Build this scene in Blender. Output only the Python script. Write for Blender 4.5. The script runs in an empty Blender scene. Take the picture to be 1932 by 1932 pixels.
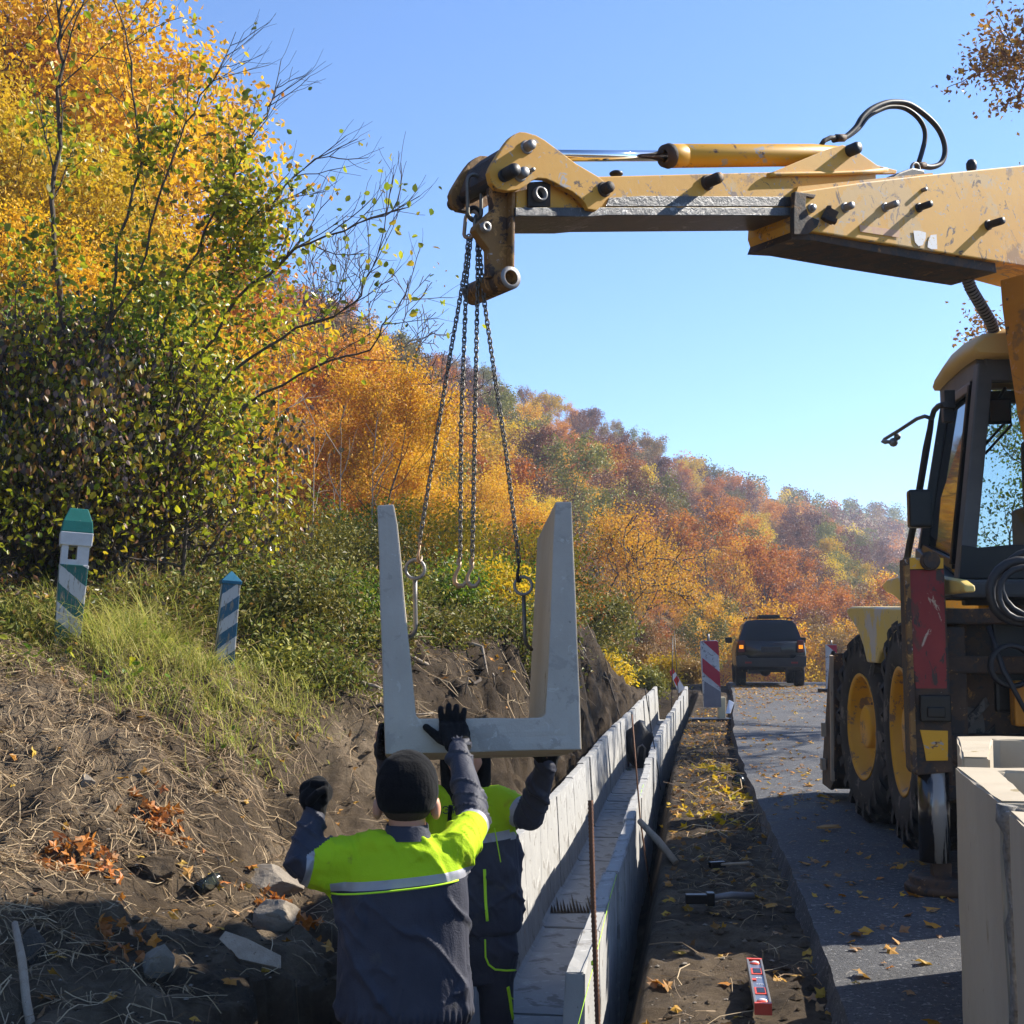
import bpy, bmesh, math, random
import numpy as np
from mathutils import Vector, Matrix

random.seed(7)
RNG = np.random.default_rng(7)
SC = bpy.context.scene
COL = SC.collection

# ------------------------------------------------------------------ camera, sky, sun, exposure
CAM_H = 1.4
F = 2400.0            # focal length in units of a 1932-unit wide picture
CX = 966.0
PITCH = math.atan((1215.0 - 966.0) / F)
cam = bpy.data.cameras.new('camera')
camo = bpy.data.objects.new('camera', cam)
COL.objects.link(camo)
cam.sensor_width = 36.0
cam.lens = 36.0 * F / 1932.0
cam.clip_start = 0.05
cam.clip_end = 3000
camo.location = (0, 0, CAM_H)
camo.rotation_euler = (math.pi / 2 + PITCH, 0, 0)
SC.camera = camo
SC.render.resolution_x = 1024
SC.render.resolution_y = 1024

SUN_EL = math.radians(37)
SUN_DIR = Vector((1.0, 0.40, 0)).normalized()            # horizontal direction to the sun
to_sun = Vector((SUN_DIR.x * math.cos(SUN_EL), SUN_DIR.y * math.cos(SUN_EL), math.sin(SUN_EL)))
world = bpy.data.worlds.new('World')
SC.world = world
world.use_nodes = True
wn = world.node_tree.nodes
wl = world.node_tree.links
bg = wn['Background']
sky = wn.new('ShaderNodeTexSky')
sky.sky_type = 'NISHITA'
sky.sun_disc = False
sky.sun_elevation = SUN_EL
sky.sun_rotation = math.atan2(SUN_DIR.x, SUN_DIR.y)
sky.altitude = 300
sky.air_density = 1.0
sky.dust_density = 0.1
sky.ozone_density = 3.0
tint = wn.new('ShaderNodeMix'); tint.data_type = 'RGBA'; tint.blend_type = 'MULTIPLY'
tint.inputs[0].default_value = 1.0; tint.inputs[7].default_value = (0.77, 0.905, 1.09, 1)
wl.new(sky.outputs[0], tint.inputs[6]); wl.new(tint.outputs[2], bg.inputs[0])
bg.inputs[1].default_value = 0.092
sl = bpy.data.lights.new('sun', 'SUN')
sl.energy = 5.0
sl.angle = math.radians(0.5)
sl.color = (1.0, 0.93, 0.82)
so = bpy.data.objects.new('sun', sl)
COL.objects.link(so)
so.rotation_euler = to_sun.to_track_quat('Z', 'Y').to_euler()
so.location = (20, 3, 30)
SC.view_settings.view_transform = 'Standard'
SC.view_settings.look = 'None'
SC.view_settings.gamma = 1
SC.view_settings.use_curve_mapping = False
SC.view_settings.exposure = 1.3
SC.render.engine = 'CYCLES'
SC.cycles.max_bounces = 6
SC.cycles.transparent_max_bounces = 8
SC.cycles.volume_bounces = 0
SC.cycles.use_denoising = True

# ------------------------------------------------------------------ reading positions off the picture
ct, st = math.cos(PITCH), math.sin(PITCH)
def ray(px, py):
    a = (px - CX) / F
    b = (CX - py) / F
    return Vector((a, ct - b * st, st + b * ct))
EYE = Vector((0, 0, CAM_H))
def W(px, py, Y):
    d = ray(px, py)
    return EYE + d * (Y / d.y)
def on_plane(px, py, p0, n):
    d = ray(px, py)
    return EYE + d * ((Vector(p0) - EYE).dot(Vector(n)) / d.dot(Vector(n)))
def on_ground(px, py, z=0.0):
    d = ray(px, py)
    return EYE + d * ((z - CAM_H) / d.z)
def lerp(a, b, t): return a + (b - a) * t
def sstep(a, b, x):
    t = np.clip((np.asarray(x, float) - a) / (b - a), 0, 1)
    return t * t * (3 - 2 * t)

# ------------------------------------------------------------------ vectorised value noise
_T = np.random.default_rng(3).random((64, 64, 64)).astype(np.float32)
def vnoise(P, f=1.0):
    P = np.asarray(P, float) * f
    i = np.floor(P).astype(int); t = P - i; t = t * t * (3 - 2 * t)
    r = 0
    for a in (0, 1):
        for b in (0, 1):
            for c in (0, 1):
                w = (t[:, 0] if a else 1 - t[:, 0]) * (t[:, 1] if b else 1 - t[:, 1]) * (t[:, 2] if c else 1 - t[:, 2])
                r = r + w * _T[(i[:, 0] + a) & 63, (i[:, 1] + b) & 63, (i[:, 2] + c) & 63]
    return r * 2 - 1
def fbm(P, f=1.0, o=4, g=0.5):
    r = 0; a = 1.0
    for k in range(o):
        r = r + a * vnoise(P, f * 2 ** k + k * 0.37); a *= g
    return r
def fbm2(x, y, f=1.0, o=4, g=0.5):
    return fbm(np.stack([x, y, np.zeros_like(x) + 3.3], 1), f, o, g)

# ------------------------------------------------------------------ objects
def tag(o, label=None, cat=None, group=None, kind=None):
    if label: o['label'] = label
    if cat: o['category'] = cat
    if group: o['group'] = group
    if kind: o['kind'] = kind
    return o
def thing(name, loc, label, cat, group=None, parent=None):
    o = bpy.data.objects.new(name, None)
    o.empty_display_size = 0.1
    COL.objects.link(o)
    o.location = Vector(loc)
    if label: tag(o, label, cat, group)
    return o
def wloc(o):
    p = Vector((0, 0, 0))
    while o is not None:
        p += o.location; o = o.parent
    return p
def sub(name, parent, loc=None):          # an empty used as a part that holds sub-parts
    o = bpy.data.objects.new(name, None); COL.objects.link(o)
    o.parent = parent
    o.location = Vector(loc) - wloc(parent) if loc is not None else Vector((0, 0, 0))
    return o
def link_mesh(name, me, parent=None, loc=None):
    o = bpy.data.objects.new(name, me)
    COL.objects.link(o)
    if parent is not None: o.parent = parent
    if loc is not None: o.location = loc
    return o
def np_mesh(name, V, faces, mats, midx=None, smooth=False):
    me = bpy.data.meshes.new(name)
    V = np.asarray(V, np.float32).reshape(-1, 3)
    if isinstance(faces, np.ndarray):
        k = faces.shape[1]; n = len(faces)
        me.vertices.add(len(V)); me.vertices.foreach_set('co', V.ravel())
        me.loops.add(n * k); me.loops.foreach_set('vertex_index', faces.astype(np.int32).ravel())
        me.polygons.add(n)
        me.polygons.foreach_set('loop_start', np.arange(0, n * k, k, dtype=np.int32))
        me.polygons.foreach_set('loop_total', np.full(n, k, np.int32))
    else:
        me.from_pydata([tuple(v) for v in V.tolist()], [], faces)
    for m in (mats if isinstance(mats, (list, tuple)) else [mats]): me.materials.append(m)
    if midx is not None: me.polygons.foreach_set('material_index', np.asarray(midx, np.int32))
    me.polygons.foreach_set('use_smooth', np.full(len(me.polygons), bool(smooth)))
    me.update(calc_edges=True)
    return me

class MB:
    """collects shapes given in world coordinates; build() links them as one mesh object"""
    def __init__(s): s.v = []; s.f = []; s.m = []; s.sm = []
    def add(s, vs, fs, m=0, smooth=False):
        b = len(s.v)
        s.v += [Vector(v) for v in vs]
        for f in fs: s.f.append([i + b for i in f]); s.m.append(m); s.sm.append(smooth)
        return s
    def box(s, c, h, R=None, m=0):
        c = Vector(c); R = R or Matrix.Identity(3)
        vs = [c + R @ Vector((x * h[0], y * h[1], z * h[2])) for x in (-1, 1) for y in (-1, 1) for z in (-1, 1)]
        return s.add(vs, [(0, 1, 3, 2), (4, 6, 7, 5), (0, 4, 5, 1), (2, 3, 7, 6), (0, 2, 6, 4), (1, 5, 7, 3)], m)
    def beam(s, a, b, w, h, up=(0, 0, 1), m=0):
        a = Vector(a); b = Vector(b); d = (b - a).normalized(); u = Vector(up)
        x = d.cross(u).normalized(); z = x.cross(d).normalized()
        R = Matrix((x, d, z)).transposed()
        return s.box((a + b) / 2, (w / 2, (b - a).length / 2, h / 2), R, m)
    def prism(s, poly, vec, m=0):
        n = len(poly); poly = [Vector(p) for p in poly]; vec = Vector(vec)
        vs = poly + [p + vec for p in poly]
        fs = [list(range(n)), list(range(2 * n - 1, n - 1, -1))] + [(i, i + n, (i + 1) % n + n, (i + 1) % n) for i in range(n)]
        return s.add(vs, fs, m)
    def tube(s, pts, r, n=8, m=0, caps=True, closed=False):
        pts = [Vector(p) for p in pts]; k = len(pts)
        rs = r if isinstance(r, (list, tuple)) else [r] * k
        vs = []; u = None
        for i, p in enumerate(pts):
            if closed: d = pts[(i + 1) % k] - pts[i - 1]
            else: d = pts[min(i + 1, k - 1)] - pts[max(i - 1, 0)]
            d.normalize()
            if u is None: u = d.orthogonal().normalized()
            else:
                u = u - d * u.dot(d)
                u = u.normalized() if u.length > 1e-6 else d.orthogonal().normalized()
            w = d.cross(u)
            for j in range(n):
                a = 2 * math.pi * j / n
                vs.append(p + (u * math.cos(a) + w * math.sin(a)) * rs[i])
        fs = []
        for i in range(k if closed else k - 1):
            for j in range(n):
                a0 = i * n + j; a1 = i * n + (j + 1) % n; b = ((i + 1) % k) * n
                fs.append((a0, a1, b + (j + 1) % n, b + j))
        s.add(vs, fs, m, True)
        if caps and not closed:
            s.add(vs[:n], [list(range(n - 1, -1, -1))], m)
            s.add(vs[-n:], [list(range(n))], m)
        return s
    def cyl(s, a, b, r, n=16, m=0): return s.tube([a, b], r, n, m)
    def ring(s, c, axis, prof, n=24, m=0):
        """lathe: prof = [(along axis, radius)...]"""
        ax = Vector(axis).normalized(); u = ax.orthogonal().normalized(); w = ax.cross(u); c = Vector(c)
        vs = [c + ax * t + (u * math.cos(2 * math.pi * j / n) + w * math.sin(2 * math.pi * j / n)) * r for t, r in prof for j in range(n)]
        fs = [(i * n + j, i * n + (j + 1) % n, (i + 1) * n + (j + 1) % n, (i + 1) * n + j) for i in range(len(prof) - 1) for j in range(n)]
        return s.add(vs, fs, m, True)
    def ball(s, c, r, n=10, m=0, R=None):
        c = Vector(c); r = r if isinstance(r, (tuple, list)) else (r, r, r); R = R or Matrix.Identity(3)
        vs = []; k = n // 2
        for i in range(k + 1):
            th = math.pi * i / k
            for j in range(n):
                ph = 2 * math.pi * j / n
                vs.append(c + R @ Vector((r[0] * math.sin(th) * math.cos(ph), r[1] * math.sin(th) * math.sin(ph), r[2] * math.cos(th))))
        fs = [(i * n + j, (i + 1) * n + j, (i + 1) * n + (j + 1) % n, i * n + (j + 1) % n) for i in range(k) for j in range(n)]
        return s.add(vs, fs, m, True)
    def build(s, name, mats, parent=None, bevel=0, seg=2, root_loc=None, label=None):
        off = wloc(parent) if parent is not None else (Vector(root_loc) if root_loc is not None else Vector((0, 0, 0)))
        me = bpy.data.meshes.new(name)
        bm = bmesh.new()
        bv = [bm.verts.new(v - off) for v in s.v]
        for f, m, sm in zip(s.f, s.m, s.sm):
            try:
                fc = bm.faces.new([bv[i] for i in f]); fc.material_index = m; fc.smooth = sm
            except ValueError: pass
        bmesh.ops.remove_doubles(bm, verts=bm.verts, dist=1e-5)
        bmesh.ops.recalc_face_normals(bm, faces=bm.faces)
        if bevel:
            es = [e for e in bm.edges if len(e.link_faces) == 2 and e.calc_face_angle(0) > 0.6 and not (e.link_faces[0].smooth and e.link_faces[1].smooth)]
            bmesh.ops.bevel(bm, geom=es, offset=bevel, segments=seg, affect='EDGES', profile=0.6, clamp_overlap=True)
        bm.to_mesh(me); bm.free()
        for m in (mats if isinstance(mats, (list, tuple)) else [mats]): me.materials.append(m)
        o = link_mesh(name, me, parent)
        if parent is None and root_loc is not None: o.location = root_loc
        if label: o['label'] = label
        return o

# ------------------------------------------------------------------ materials
def _nt(name):
    m = bpy.data.materials.new(name); m.use_nodes = True
    return m, m.node_tree.nodes, m.node_tree.links, m.node_tree.nodes['Principled BSDF']
def ramp(N, L, src, stops, mode='LINEAR'):
    r = N.new('ShaderNodeValToRGB'); r.color_ramp.interpolation = mode
    e = r.color_ramp.elements
    while len(e) < len(stops): e.new(0.5)
    for k, (p, c) in enumerate(stops):
        e[k].position = p; e[k].color = (c[0], c[1], c[2], 1) if isinstance(c, (tuple, list)) else (c, c, c, 1)
    L.new(src, r.inputs[0]); return r.outputs[0]
def nz(N, L, scale, detail=6, rough=0.6, vec=None, dist=0.0):
    n = N.new('ShaderNodeTexNoise'); n.inputs['Scale'].default_value = scale
    n.inputs['Detail'].default_value = detail; n.inputs['Roughness'].default_value = rough
    n.inputs['Distortion'].default_value = dist
    if vec is not None: L.new(vec, n.inputs['Vector'])
    return n.outputs['Fac']
def coord(N, L, scale=(1, 1, 1)):
    t = N.new('ShaderNodeTexCoord'); mp = N.new('ShaderNodeMapping'); mp.inputs['Scale'].default_value = scale
    L.new(t.outputs['Object'], mp.inputs['Vector']); return mp.outputs[0]
def mixc(N, L, fac, a, b):
    m = N.new('ShaderNodeMix'); m.data_type = 'RGBA'
    if hasattr(fac, 'links'): L.new(fac, m.inputs[0])
    else: m.inputs[0].default_value = fac
    for i, c in ((6, a), (7, b)):
        if hasattr(c, 'links'): L.new(c, m.inputs[i])
        else: m.inputs[i].default_value = (c[0], c[1], c[2], 1)
    return m.outputs[2]
def bump(N, L, p, h, strength=0.5, dist=0.01):
    b = N.new('ShaderNodeBump'); b.inputs['Strength'].default_value = strength; b.inputs['Distance'].default_value = dist
    L.new(h, b.inputs['Height']); L.new(b.outputs[0], p.inputs['Normal'])
def mat(name, c1, c2=None, scale=4, rough=0.7, metal=0.0, spots=None, bs=60, bst=0.3, bd=0.003, stretch=(1, 1, 1), sheen=0, coat=0):
    """c1/c2 mixed by noise; spots = [(colour, threshold, scale), ...] sharp-edged patches of wear"""
    m, N, L, p = _nt(name)
    v = coord(N, L, stretch)
    c = ramp(N, L, nz(N, L, scale, 8, 0.65, v), [(0.3, c1), (0.7, c2 or c1)])
    for q, (sc_, th, ss) in enumerate(spots or []):
        f = ramp(N, L, nz(N, L, ss, 10, 0.7, v, 0.3 * (q + 1)), [(th, 0.0), (min(th + 0.03, 1.0), 1.0)])
        c = mixc(N, L, f, c, sc_)
    L.new(c, p.inputs['Base Color'])
    p.inputs['Roughness'].default_value = rough; p.inputs['Metallic'].default_value = metal
    if not metal and not coat: p.inputs['Specular IOR Level'].default_value = 0.28
    if sheen: p.inputs['Sheen Weight'].default_value = sheen
    if coat: p.inputs['Coat Weight'].default_value = coat; p.inputs['Coat Roughness'].default_value = 0.1
    if bst: bump(N, L, p, nz(N, L, bs, 8, 0.7, v), bst, bd)
    return m
def leaf_mat(name, cols, trans=0.35, rough=0.55, objvar=0.0):
    m, N, L, p = _nt(name)
    g = N.new('ShaderNodeNewGeometry')
    n = len(cols)
    c = ramp(N, L, g.outputs['Random Per Island'], [(i / max(n - 1, 1), cc) for i, cc in enumerate(cols)])
    if objvar:
        oi = N.new('ShaderNodeObjectInfo')
        hs = N.new('ShaderNodeHueSaturation')
        mr = N.new('ShaderNodeMapRange'); mr.inputs[3].default_value = 0.5 - objvar; mr.inputs[4].default_value = 0.5 + objvar
        L.new(oi.outputs['Random'], mr.inputs[0]); L.new(mr.outputs[0], hs.inputs['Hue'])
        m2 = N.new('ShaderNodeMapRange'); m2.inputs[3].default_value = 0.75; m2.inputs[4].default_value = 1.2
        L.new(oi.outputs['Random'], m2.inputs[0]); L.new(m2.outputs[0], hs.inputs['Value'])
        L.new(c, hs.inputs['Color']); c = hs.outputs[0]
    L.new(c, p.inputs['Base Color']); p.inputs['Roughness'].default_value = rough
    p.inputs['Specular IOR Level'].default_value = 0.3
    t = N.new('ShaderNodeBsdfTranslucent'); L.new(c, t.inputs['Color'])
    mx = N.new('ShaderNodeMixShader'); mx.inputs[0].default_value = trans
    L.new(p.outputs[0], mx.inputs[1]); L.new(t.outputs[0], mx.inputs[2])
    L.new(mx.outputs[0], N['Material Output'].inputs['Surface'])
    return m

M_conc = mat('pale_concrete', (0.27, 0.268, 0.258), (0.345, 0.34, 0.325), 3.5, 0.85, spots=[((0.40, 0.395, 0.38), 0.580, 9), ((0.20, 0.19, 0.175), 0.560, 5), ((0.10, 0.095, 0.085), 0.640, 36), ((.34, .20, .12), 0.640, 3)], bs=70, bst=0.5, bd=0.004)
M_conc2 = mat('cast_concrete', (0.33, 0.30, 0.255), (0.42, 0.385, 0.33), 3.0, 0.85, spots=[((0.31, 0.285, 0.245), 0.55, 7), ((0.12, 0.11, 0.095), 0.67, 40), ((0.44, 0.41, 0.36), 0.60, 14)], bs=90, bst=0.5, bd=0.004)
M_conc3 = mat('formed_beige_concrete', (0.33, 0.275, 0.195), (0.42, 0.36, 0.265), 2.2, 0.88, spots=[((0.20, 0.15, 0.06), 0.630, 4), ((0.10, 0.09, 0.075), 0.650, 22)], bs=80, bst=0.4, bd=0.003, stretch=(1, 1, 0.35))
M_agg = mat('broken_aggregate', (0.10, 0.09, 0.075), (0.36, 0.34, 0.30), 30, 0.95, spots=[((0.45, 0.43, 0.40), 0.62, 55)], bs=45, bst=1.0, bd=0.02)
M_yel = mat('worn_yellow_paint', (0.52, 0.25, 0.028), (0.60, 0.32, 0.045), 1.5, 0.6, spots=[((0.50, 0.31, 0.11), 0.54, 2.0), ((0.26, 0.14, 0.05), 0.575, 1.3), ((0.20, 0.14, 0.10), 0.585, 8), ((0.34, 0.31, 0.28), 0.60, 17), ((0.06, 0.035, 0.025), 0.60, 5)], bs=30, bst=0.25, bd=0.003)
M_yel2 = mat('deep_yellow_paint', (0.56, 0.27, 0.012), (0.64, 0.33, 0.016), 1.5, 0.42, spots=[((0.30, 0.27, 0.24), 0.575, 16), ((0.10, 0.05, 0.03), 0.60, 8), ((0.36, 0.19, 0.05), 0.58, 3)], bs=30, bst=0.1, bd=0.002, stretch=(0.6, 0.6, 1))
M_org = mat('grimy_orange_paint', (0.50, 0.20, 0.018), (0.38, 0.14, 0.015), 2.5, 0.55, spots=[((0.07, 0.04, 0.02), 0.60, 9), ((0.24, 0.11, 0.03), 0.56, 3), ((0.45, 0.20, 0.08), 0.60, 16)], bs=30, bst=0.3, bd=0.004)
M_rust = mat('rusty_dark_steel', (0.035, 0.022, 0.015), (0.085, 0.048, 0.026), 6, 0.7, spots=[((0.03, 0.025, 0.022), 0.510, 8), ((0.26, 0.13, 0.04), 0.610, 14), ((0.30, 0.27, 0.24), 0.660, 25)], bs=50, bst=0.6, bd=0.006)
M_linkm = mat('rusty_yellow_steel', (.15, .075, .022), (.24, .125, .035), 5, .65, spots=[((.05, .03, .02), 0.490, 7), ((.32, .17, .05), 0.560, 13), ((.30, .27, .24), 0.620, 25)], bs=50, bst=.6, bd=.006)
M_grease = mat('greased_black_steel', (0.02, 0.022, 0.025), (0.05, 0.05, 0.052), 9, 0.35, 0.3, spots=[((0.18, 0.18, 0.18), 0.590, 10)], bs=40, bst=0.8, bd=0.008)
M_pin = mat('steel_pin', (0.16, 0.15, 0.14), (0.24, 0.23, 0.22), 20, 0.5, 0.6, bs=80, bst=0.3)
M_dark = mat('black_rubber', (0.012, 0.012, 0.013), (0.03, 0.03, 0.032), 8, 0.5, bs=60, bst=0.2)
M_black = mat('black_paint', (0.004, 0.004, 0.0045), (0.009, 0.0085, 0.008), 5, 0.35, spots=[((0.06, 0.05, 0.045), 0.63, 10)], bs=50, bst=0.2)
M_chrome = mat('chrome_rod', (0.75, 0.75, 0.76), None, 4, 0.08, 1.0, bst=0)
M_chain = mat('dark_steel_chain', (0.09, 0.085, 0.075), (0.17, 0.155, 0.13), 20, 0.5, 0.7, bs=80, bst=0.3)
M_hook = mat('rusty_hook', (0.30, 0.26, 0.20), (0.30, 0.14, 0.05), 14, 0.5, 0.5, bs=60, bst=0.4)
M_tyre = mat('dusty_tyre', (0.018, 0.017, 0.016), (0.036, 0.032, 0.028), 3, 0.85, spots=[((0.12, 0.10, 0.08), 0.560, 5)], bs=50, bst=0.3, bd=0.004)
M_rim = mat('yellow_wheel_rim', (0.62, 0.29, 0.012), (0.50, 0.22, 0.015), 3, 0.5, spots=[((0.20, 0.11, 0.05), 0.560, 6)], bs=30, bst=0.1)
M_red = mat('worn_red_paint', (0.15, 0.012, 0.014), (0.23, 0.025, 0.02), 3, 0.5, spots=[((0.10, 0.03, 0.02), 0.480, 4), ((0.38, 0.30, 0.22), 0.580, 8), ((0.04, 0.025, 0.02), 0.560, 11)], bs=30, bst=0.2, stretch=(1, 1, 0.5))
M_fender = mat('dusty_yellow_mudguard', (0.52, 0.40, 0.17), (0.60, 0.42, 0.07), 1.8, 0.5, spots=[((0.42, 0.40, 0.36), 0.53, 1.6), ((.15, .12, .09), .62, 9)], bs=30, bst=0.15)
M_asph = mat('asphalt', (0.055, 0.056, 0.060), (0.095, 0.096, 0.10), 1.6, 0.8, spots=[((0.12, 0.10, 0.08), 0.56, 1.1), ((0.24, 0.235, 0.23), 0.58, 34), ((0.028, 0.028, 0.030), 0.57, 55), ((0.20, 0.19, 0.175), 0.62, 6.0)], bs=55, bst=1.0, bd=0.02)
M_brown = mat('weathered_wood', (0.30, 0.22, 0.15), (0.42, 0.33, 0.24), 3, 0.85, spots=[((0.14, 0.09, 0.05), 0.62, 9)], bs=20, bst=0.8, bd=0.01, stretch=(6, 6, 1))
M_bark = mat('grey_brown_bark', (0.045, 0.034, 0.026), (0.10, 0.08, 0.062), 9, 0.9, bs=40, bst=0.8, bd=0.01)
M_pale_bark = mat('pale_bark', (0.20, 0.16, 0.12), (0.32, 0.27, 0.21), 9, 0.9, bs=40, bst=0.6, bd=0.01)
M_rebar = mat('rusty_rebar', (0.16, 0.07, 0.035), (0.10, 0.05, 0.03), 40, 0.7, 0.4, bs=200, bst=0.8, bd=0.004)
M_stone = mat('grey_tan_stone', (0.15, 0.125, 0.098), (0.24, 0.205, 0.16), 5, 0.9, spots=[((0.13, 0.10, 0.08), 0.62, 7)], bs=30, bst=0.8, bd=0.012)
M_stoned = mat('dark_stone', (0.06, 0.05, 0.043), (0.10, 0.085, 0.07), 6, 0.9, bs=30, bst=0.8, bd=0.012)
def glass(name, tint=(0.9, 0.95, 0.95), alpha=0.16, rough=0.03):
    m, N, L, p = _nt(name)
    p.inputs['Base Color'].default_value = (0.02, 0.025, 0.025, 1); p.inputs['Roughness'].default_value = rough
    p.inputs['Specular IOR Level'].default_value = 0.9
    t = N.new('ShaderNodeBsdfTransparent'); t.inputs[0].default_value = (*tint, 1)
    fr = N.new('ShaderNodeFresnel'); fr.inputs[0].default_value = 1.5
    ad = N.new('ShaderNodeMath'); ad.operation = 'ADD'; ad.inputs[1].default_value = alpha; ad.use_clamp = True
    L.new(fr.outputs[0], ad.inputs[0])
    mx = N.new('ShaderNodeMixShader'); L.new(ad.outputs[0], mx.inputs[0]); L.new(t.outputs[0], mx.inputs[1]); L.new(p.outputs[0], mx.inputs[2])
    L.new(mx.outputs[0], N['Material Output'].inputs['Surface']); return m
M_glass = glass('cab_glass', alpha=0.06)
M_cglass = glass('dark_car_glass', (0.25, 0.27, 0.3), 0.35)
M_plastic = glass('clear_plastic', (0.75, 0.9, 0.9), 0.25, 0.15)

# ------------------------------------------------------------------ the lie of the land
def xc(y):
    y = np.asarray(y, float)
    return 0.43 + 0.155 * (y - 8.74) - 0.18 * np.exp(-((y - 18) / 8.0) ** 2)
def road_z(y):
    return 0.30 * sstep(14, 33, y) - 3.0 * sstep(36, 75, y)
UA = [-0.62, -0.50, -0.44, 0.44, 0.60, 0.95, 1.2, 1.5, 1.9, 2.5, 3.5, 5, 8, 15, 60]
ZA = [-0.10, -0.55, -0.86, -0.86, -0.76, -0.14, 0.0, 0.12, 0.55, 1.0, 1.3, 1.55, 1.8, 2.2, 4]
UB = [-0.62, -0.50, -0.44, 0.44, 0.56, 0.8, 1.2, 1.8, 3, 5, 8, 15, 60]
ZB = [-0.10, -0.55, -0.86, -0.86, -0.05, 0.6, 1.45, 1.8, 1.9, 2.0, 2.1, 2.4, 4]
UC = [-0.62, -0.50, -0.44, 0.44, 0.6, 1.5, 4, 15, 60]
ZC = [-0.10, -0.5, -0.8, -0.8, 0.0, 0.25, 0.3, 0.5, 2]
def hill(x, y):
    s = (x + 18) * 0.887 + (y - 150) * (-0.4615)
    t = (x + 18) * 0.4615 + (y - 150) * 0.887
    H = np.interp(t, [-100, 100, 200, 300, 380, 500], [33, 34.5, 35.5, 40, 44, 47])
    k = np.clip(1 - s / 62.0, 0, 1.15)
    return H * k ** 1.12  - 3.5 * sstep(45, 90, y) * sstep(50, 75, s)
def base_h(x, y):
    x = np.asarray(x, float); y = np.asarray(y, float)
    u = xc(y) - x
    if x.ndim == 1: u = np.where(u > .5, np.maximum(u + (.20 * fbm2(x, y, 1.3, 4, .6) + .10 * fbm2(x, y, 5.0, 3)) * (1 - sstep(1.2, 3, u)), .46), u)
    a = np.interp(u, UA, ZA); b = np.interp(u, UB, ZB); c = np.interp(u, UC, ZC)
    a = np.where(u > .8, a * (0.12 + 0.88 * sstep(5.0, 8.6, y)), a)
    wb = sstep(8, 13, y); wc = sstep(22.5, 29, y)
    left = (a * (1 - wb) + b * wb) * (1 - wc) + c * wc
    right = -0.11 + np.zeros_like(x)
    right = np.where(u < -8.2, -0.05 + 0.12 * np.clip(-u - 8.2, 0, 12), right)
    z = np.where(u > -0.62, left, right) + road_z(y)
    trench = (np.abs(u) < 0.7) & (y < 31)
    past = sstep(30.5, 32, y)
    z = np.where(np.abs(u) < 0.7, z * (1 - past) + (road_z(y) - 0.05) * past, z)
    return z + hill(x, y)
def ground_h(x, y):
    x = np.asarray(x, float); y = np.asarray(y, float)
    u = xc(y) - x
    z = base_h(x, y)
    k = np.where(u > 0.62, 1.0, np.where(u < -0.62, 0.35, 0.15)) * (1 - 0.85 * ((u < -1.3) & (u > -8)))
    n = fbm2(x, y, 0.9, 3) * 0.12 * sstep(0.9, 2.5, u)
    r = 1 - np.abs(fbm2(x + 9, y, 3.0, 3))
    n = n + (r - 0.6) * 0.10 * k + fbm2(x, y + 5, 9.0, 3) * 0.035 * k + fbm2(x + 3, y, 30.0, 2) * 0.012 * k
    return z + n
def gz(x, y): return float(ground_h(np.array([x]), np.array([y]))[0])
# ------------------------------------------------------------------ ground, road
def soil_mat():
    m, N, L, p = _nt('dug_soil')
    v = coord(N, L)
    c = ramp(N, L, nz(N, L, 1.3, 10, 0.7, v), [(0.33, (0.036, 0.026, 0.017)), (0.49, (0.135, 0.098, 0.062)), (0.64, (0.27, 0.205, 0.135))])
    f = ramp(N, L, nz(N, L, 28, 8, 0.75, v), [(0.60, 0.0), (0.68, 1.0)])
    c = mixc(N, L, f, c, (0.20, 0.155, 0.105))
    f = ramp(N, L, nz(N, L, 11, 8, 0.7, v), [(0.60, 0.0), (0.66, 1.0)])
    c = mixc(N, L, f, c, (0.022, 0.016, 0.012))
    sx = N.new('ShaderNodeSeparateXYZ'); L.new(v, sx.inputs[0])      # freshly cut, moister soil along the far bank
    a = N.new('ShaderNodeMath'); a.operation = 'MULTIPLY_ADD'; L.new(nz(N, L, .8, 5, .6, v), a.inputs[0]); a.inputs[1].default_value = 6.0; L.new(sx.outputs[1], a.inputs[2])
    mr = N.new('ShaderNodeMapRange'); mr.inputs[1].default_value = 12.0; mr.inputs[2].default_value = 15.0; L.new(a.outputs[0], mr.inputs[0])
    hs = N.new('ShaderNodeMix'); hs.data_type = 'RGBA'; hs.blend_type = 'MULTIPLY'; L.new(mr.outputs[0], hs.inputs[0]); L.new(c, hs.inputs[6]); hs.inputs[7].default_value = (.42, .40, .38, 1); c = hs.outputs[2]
    L.new(c, p.inputs['Base Color']); p.inputs['Roughness'].default_value = 0.95
    p.inputs['Specular IOR Level'].default_value = 0.2
    bump(N, L, p, nz(N, L, 16, 14, 0.85, v), 1.0, 0.09)
    return m
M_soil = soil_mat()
M_litter = mat('forest_floor', (0.10, 0.06, 0.025), (0.20, 0.115, 0.035), 0.6, 0.95, spots=[((0.06, 0.07, 0.02), 0.58, 0.25)], bs=3, bst=1.0, bd=0.2)

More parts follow.
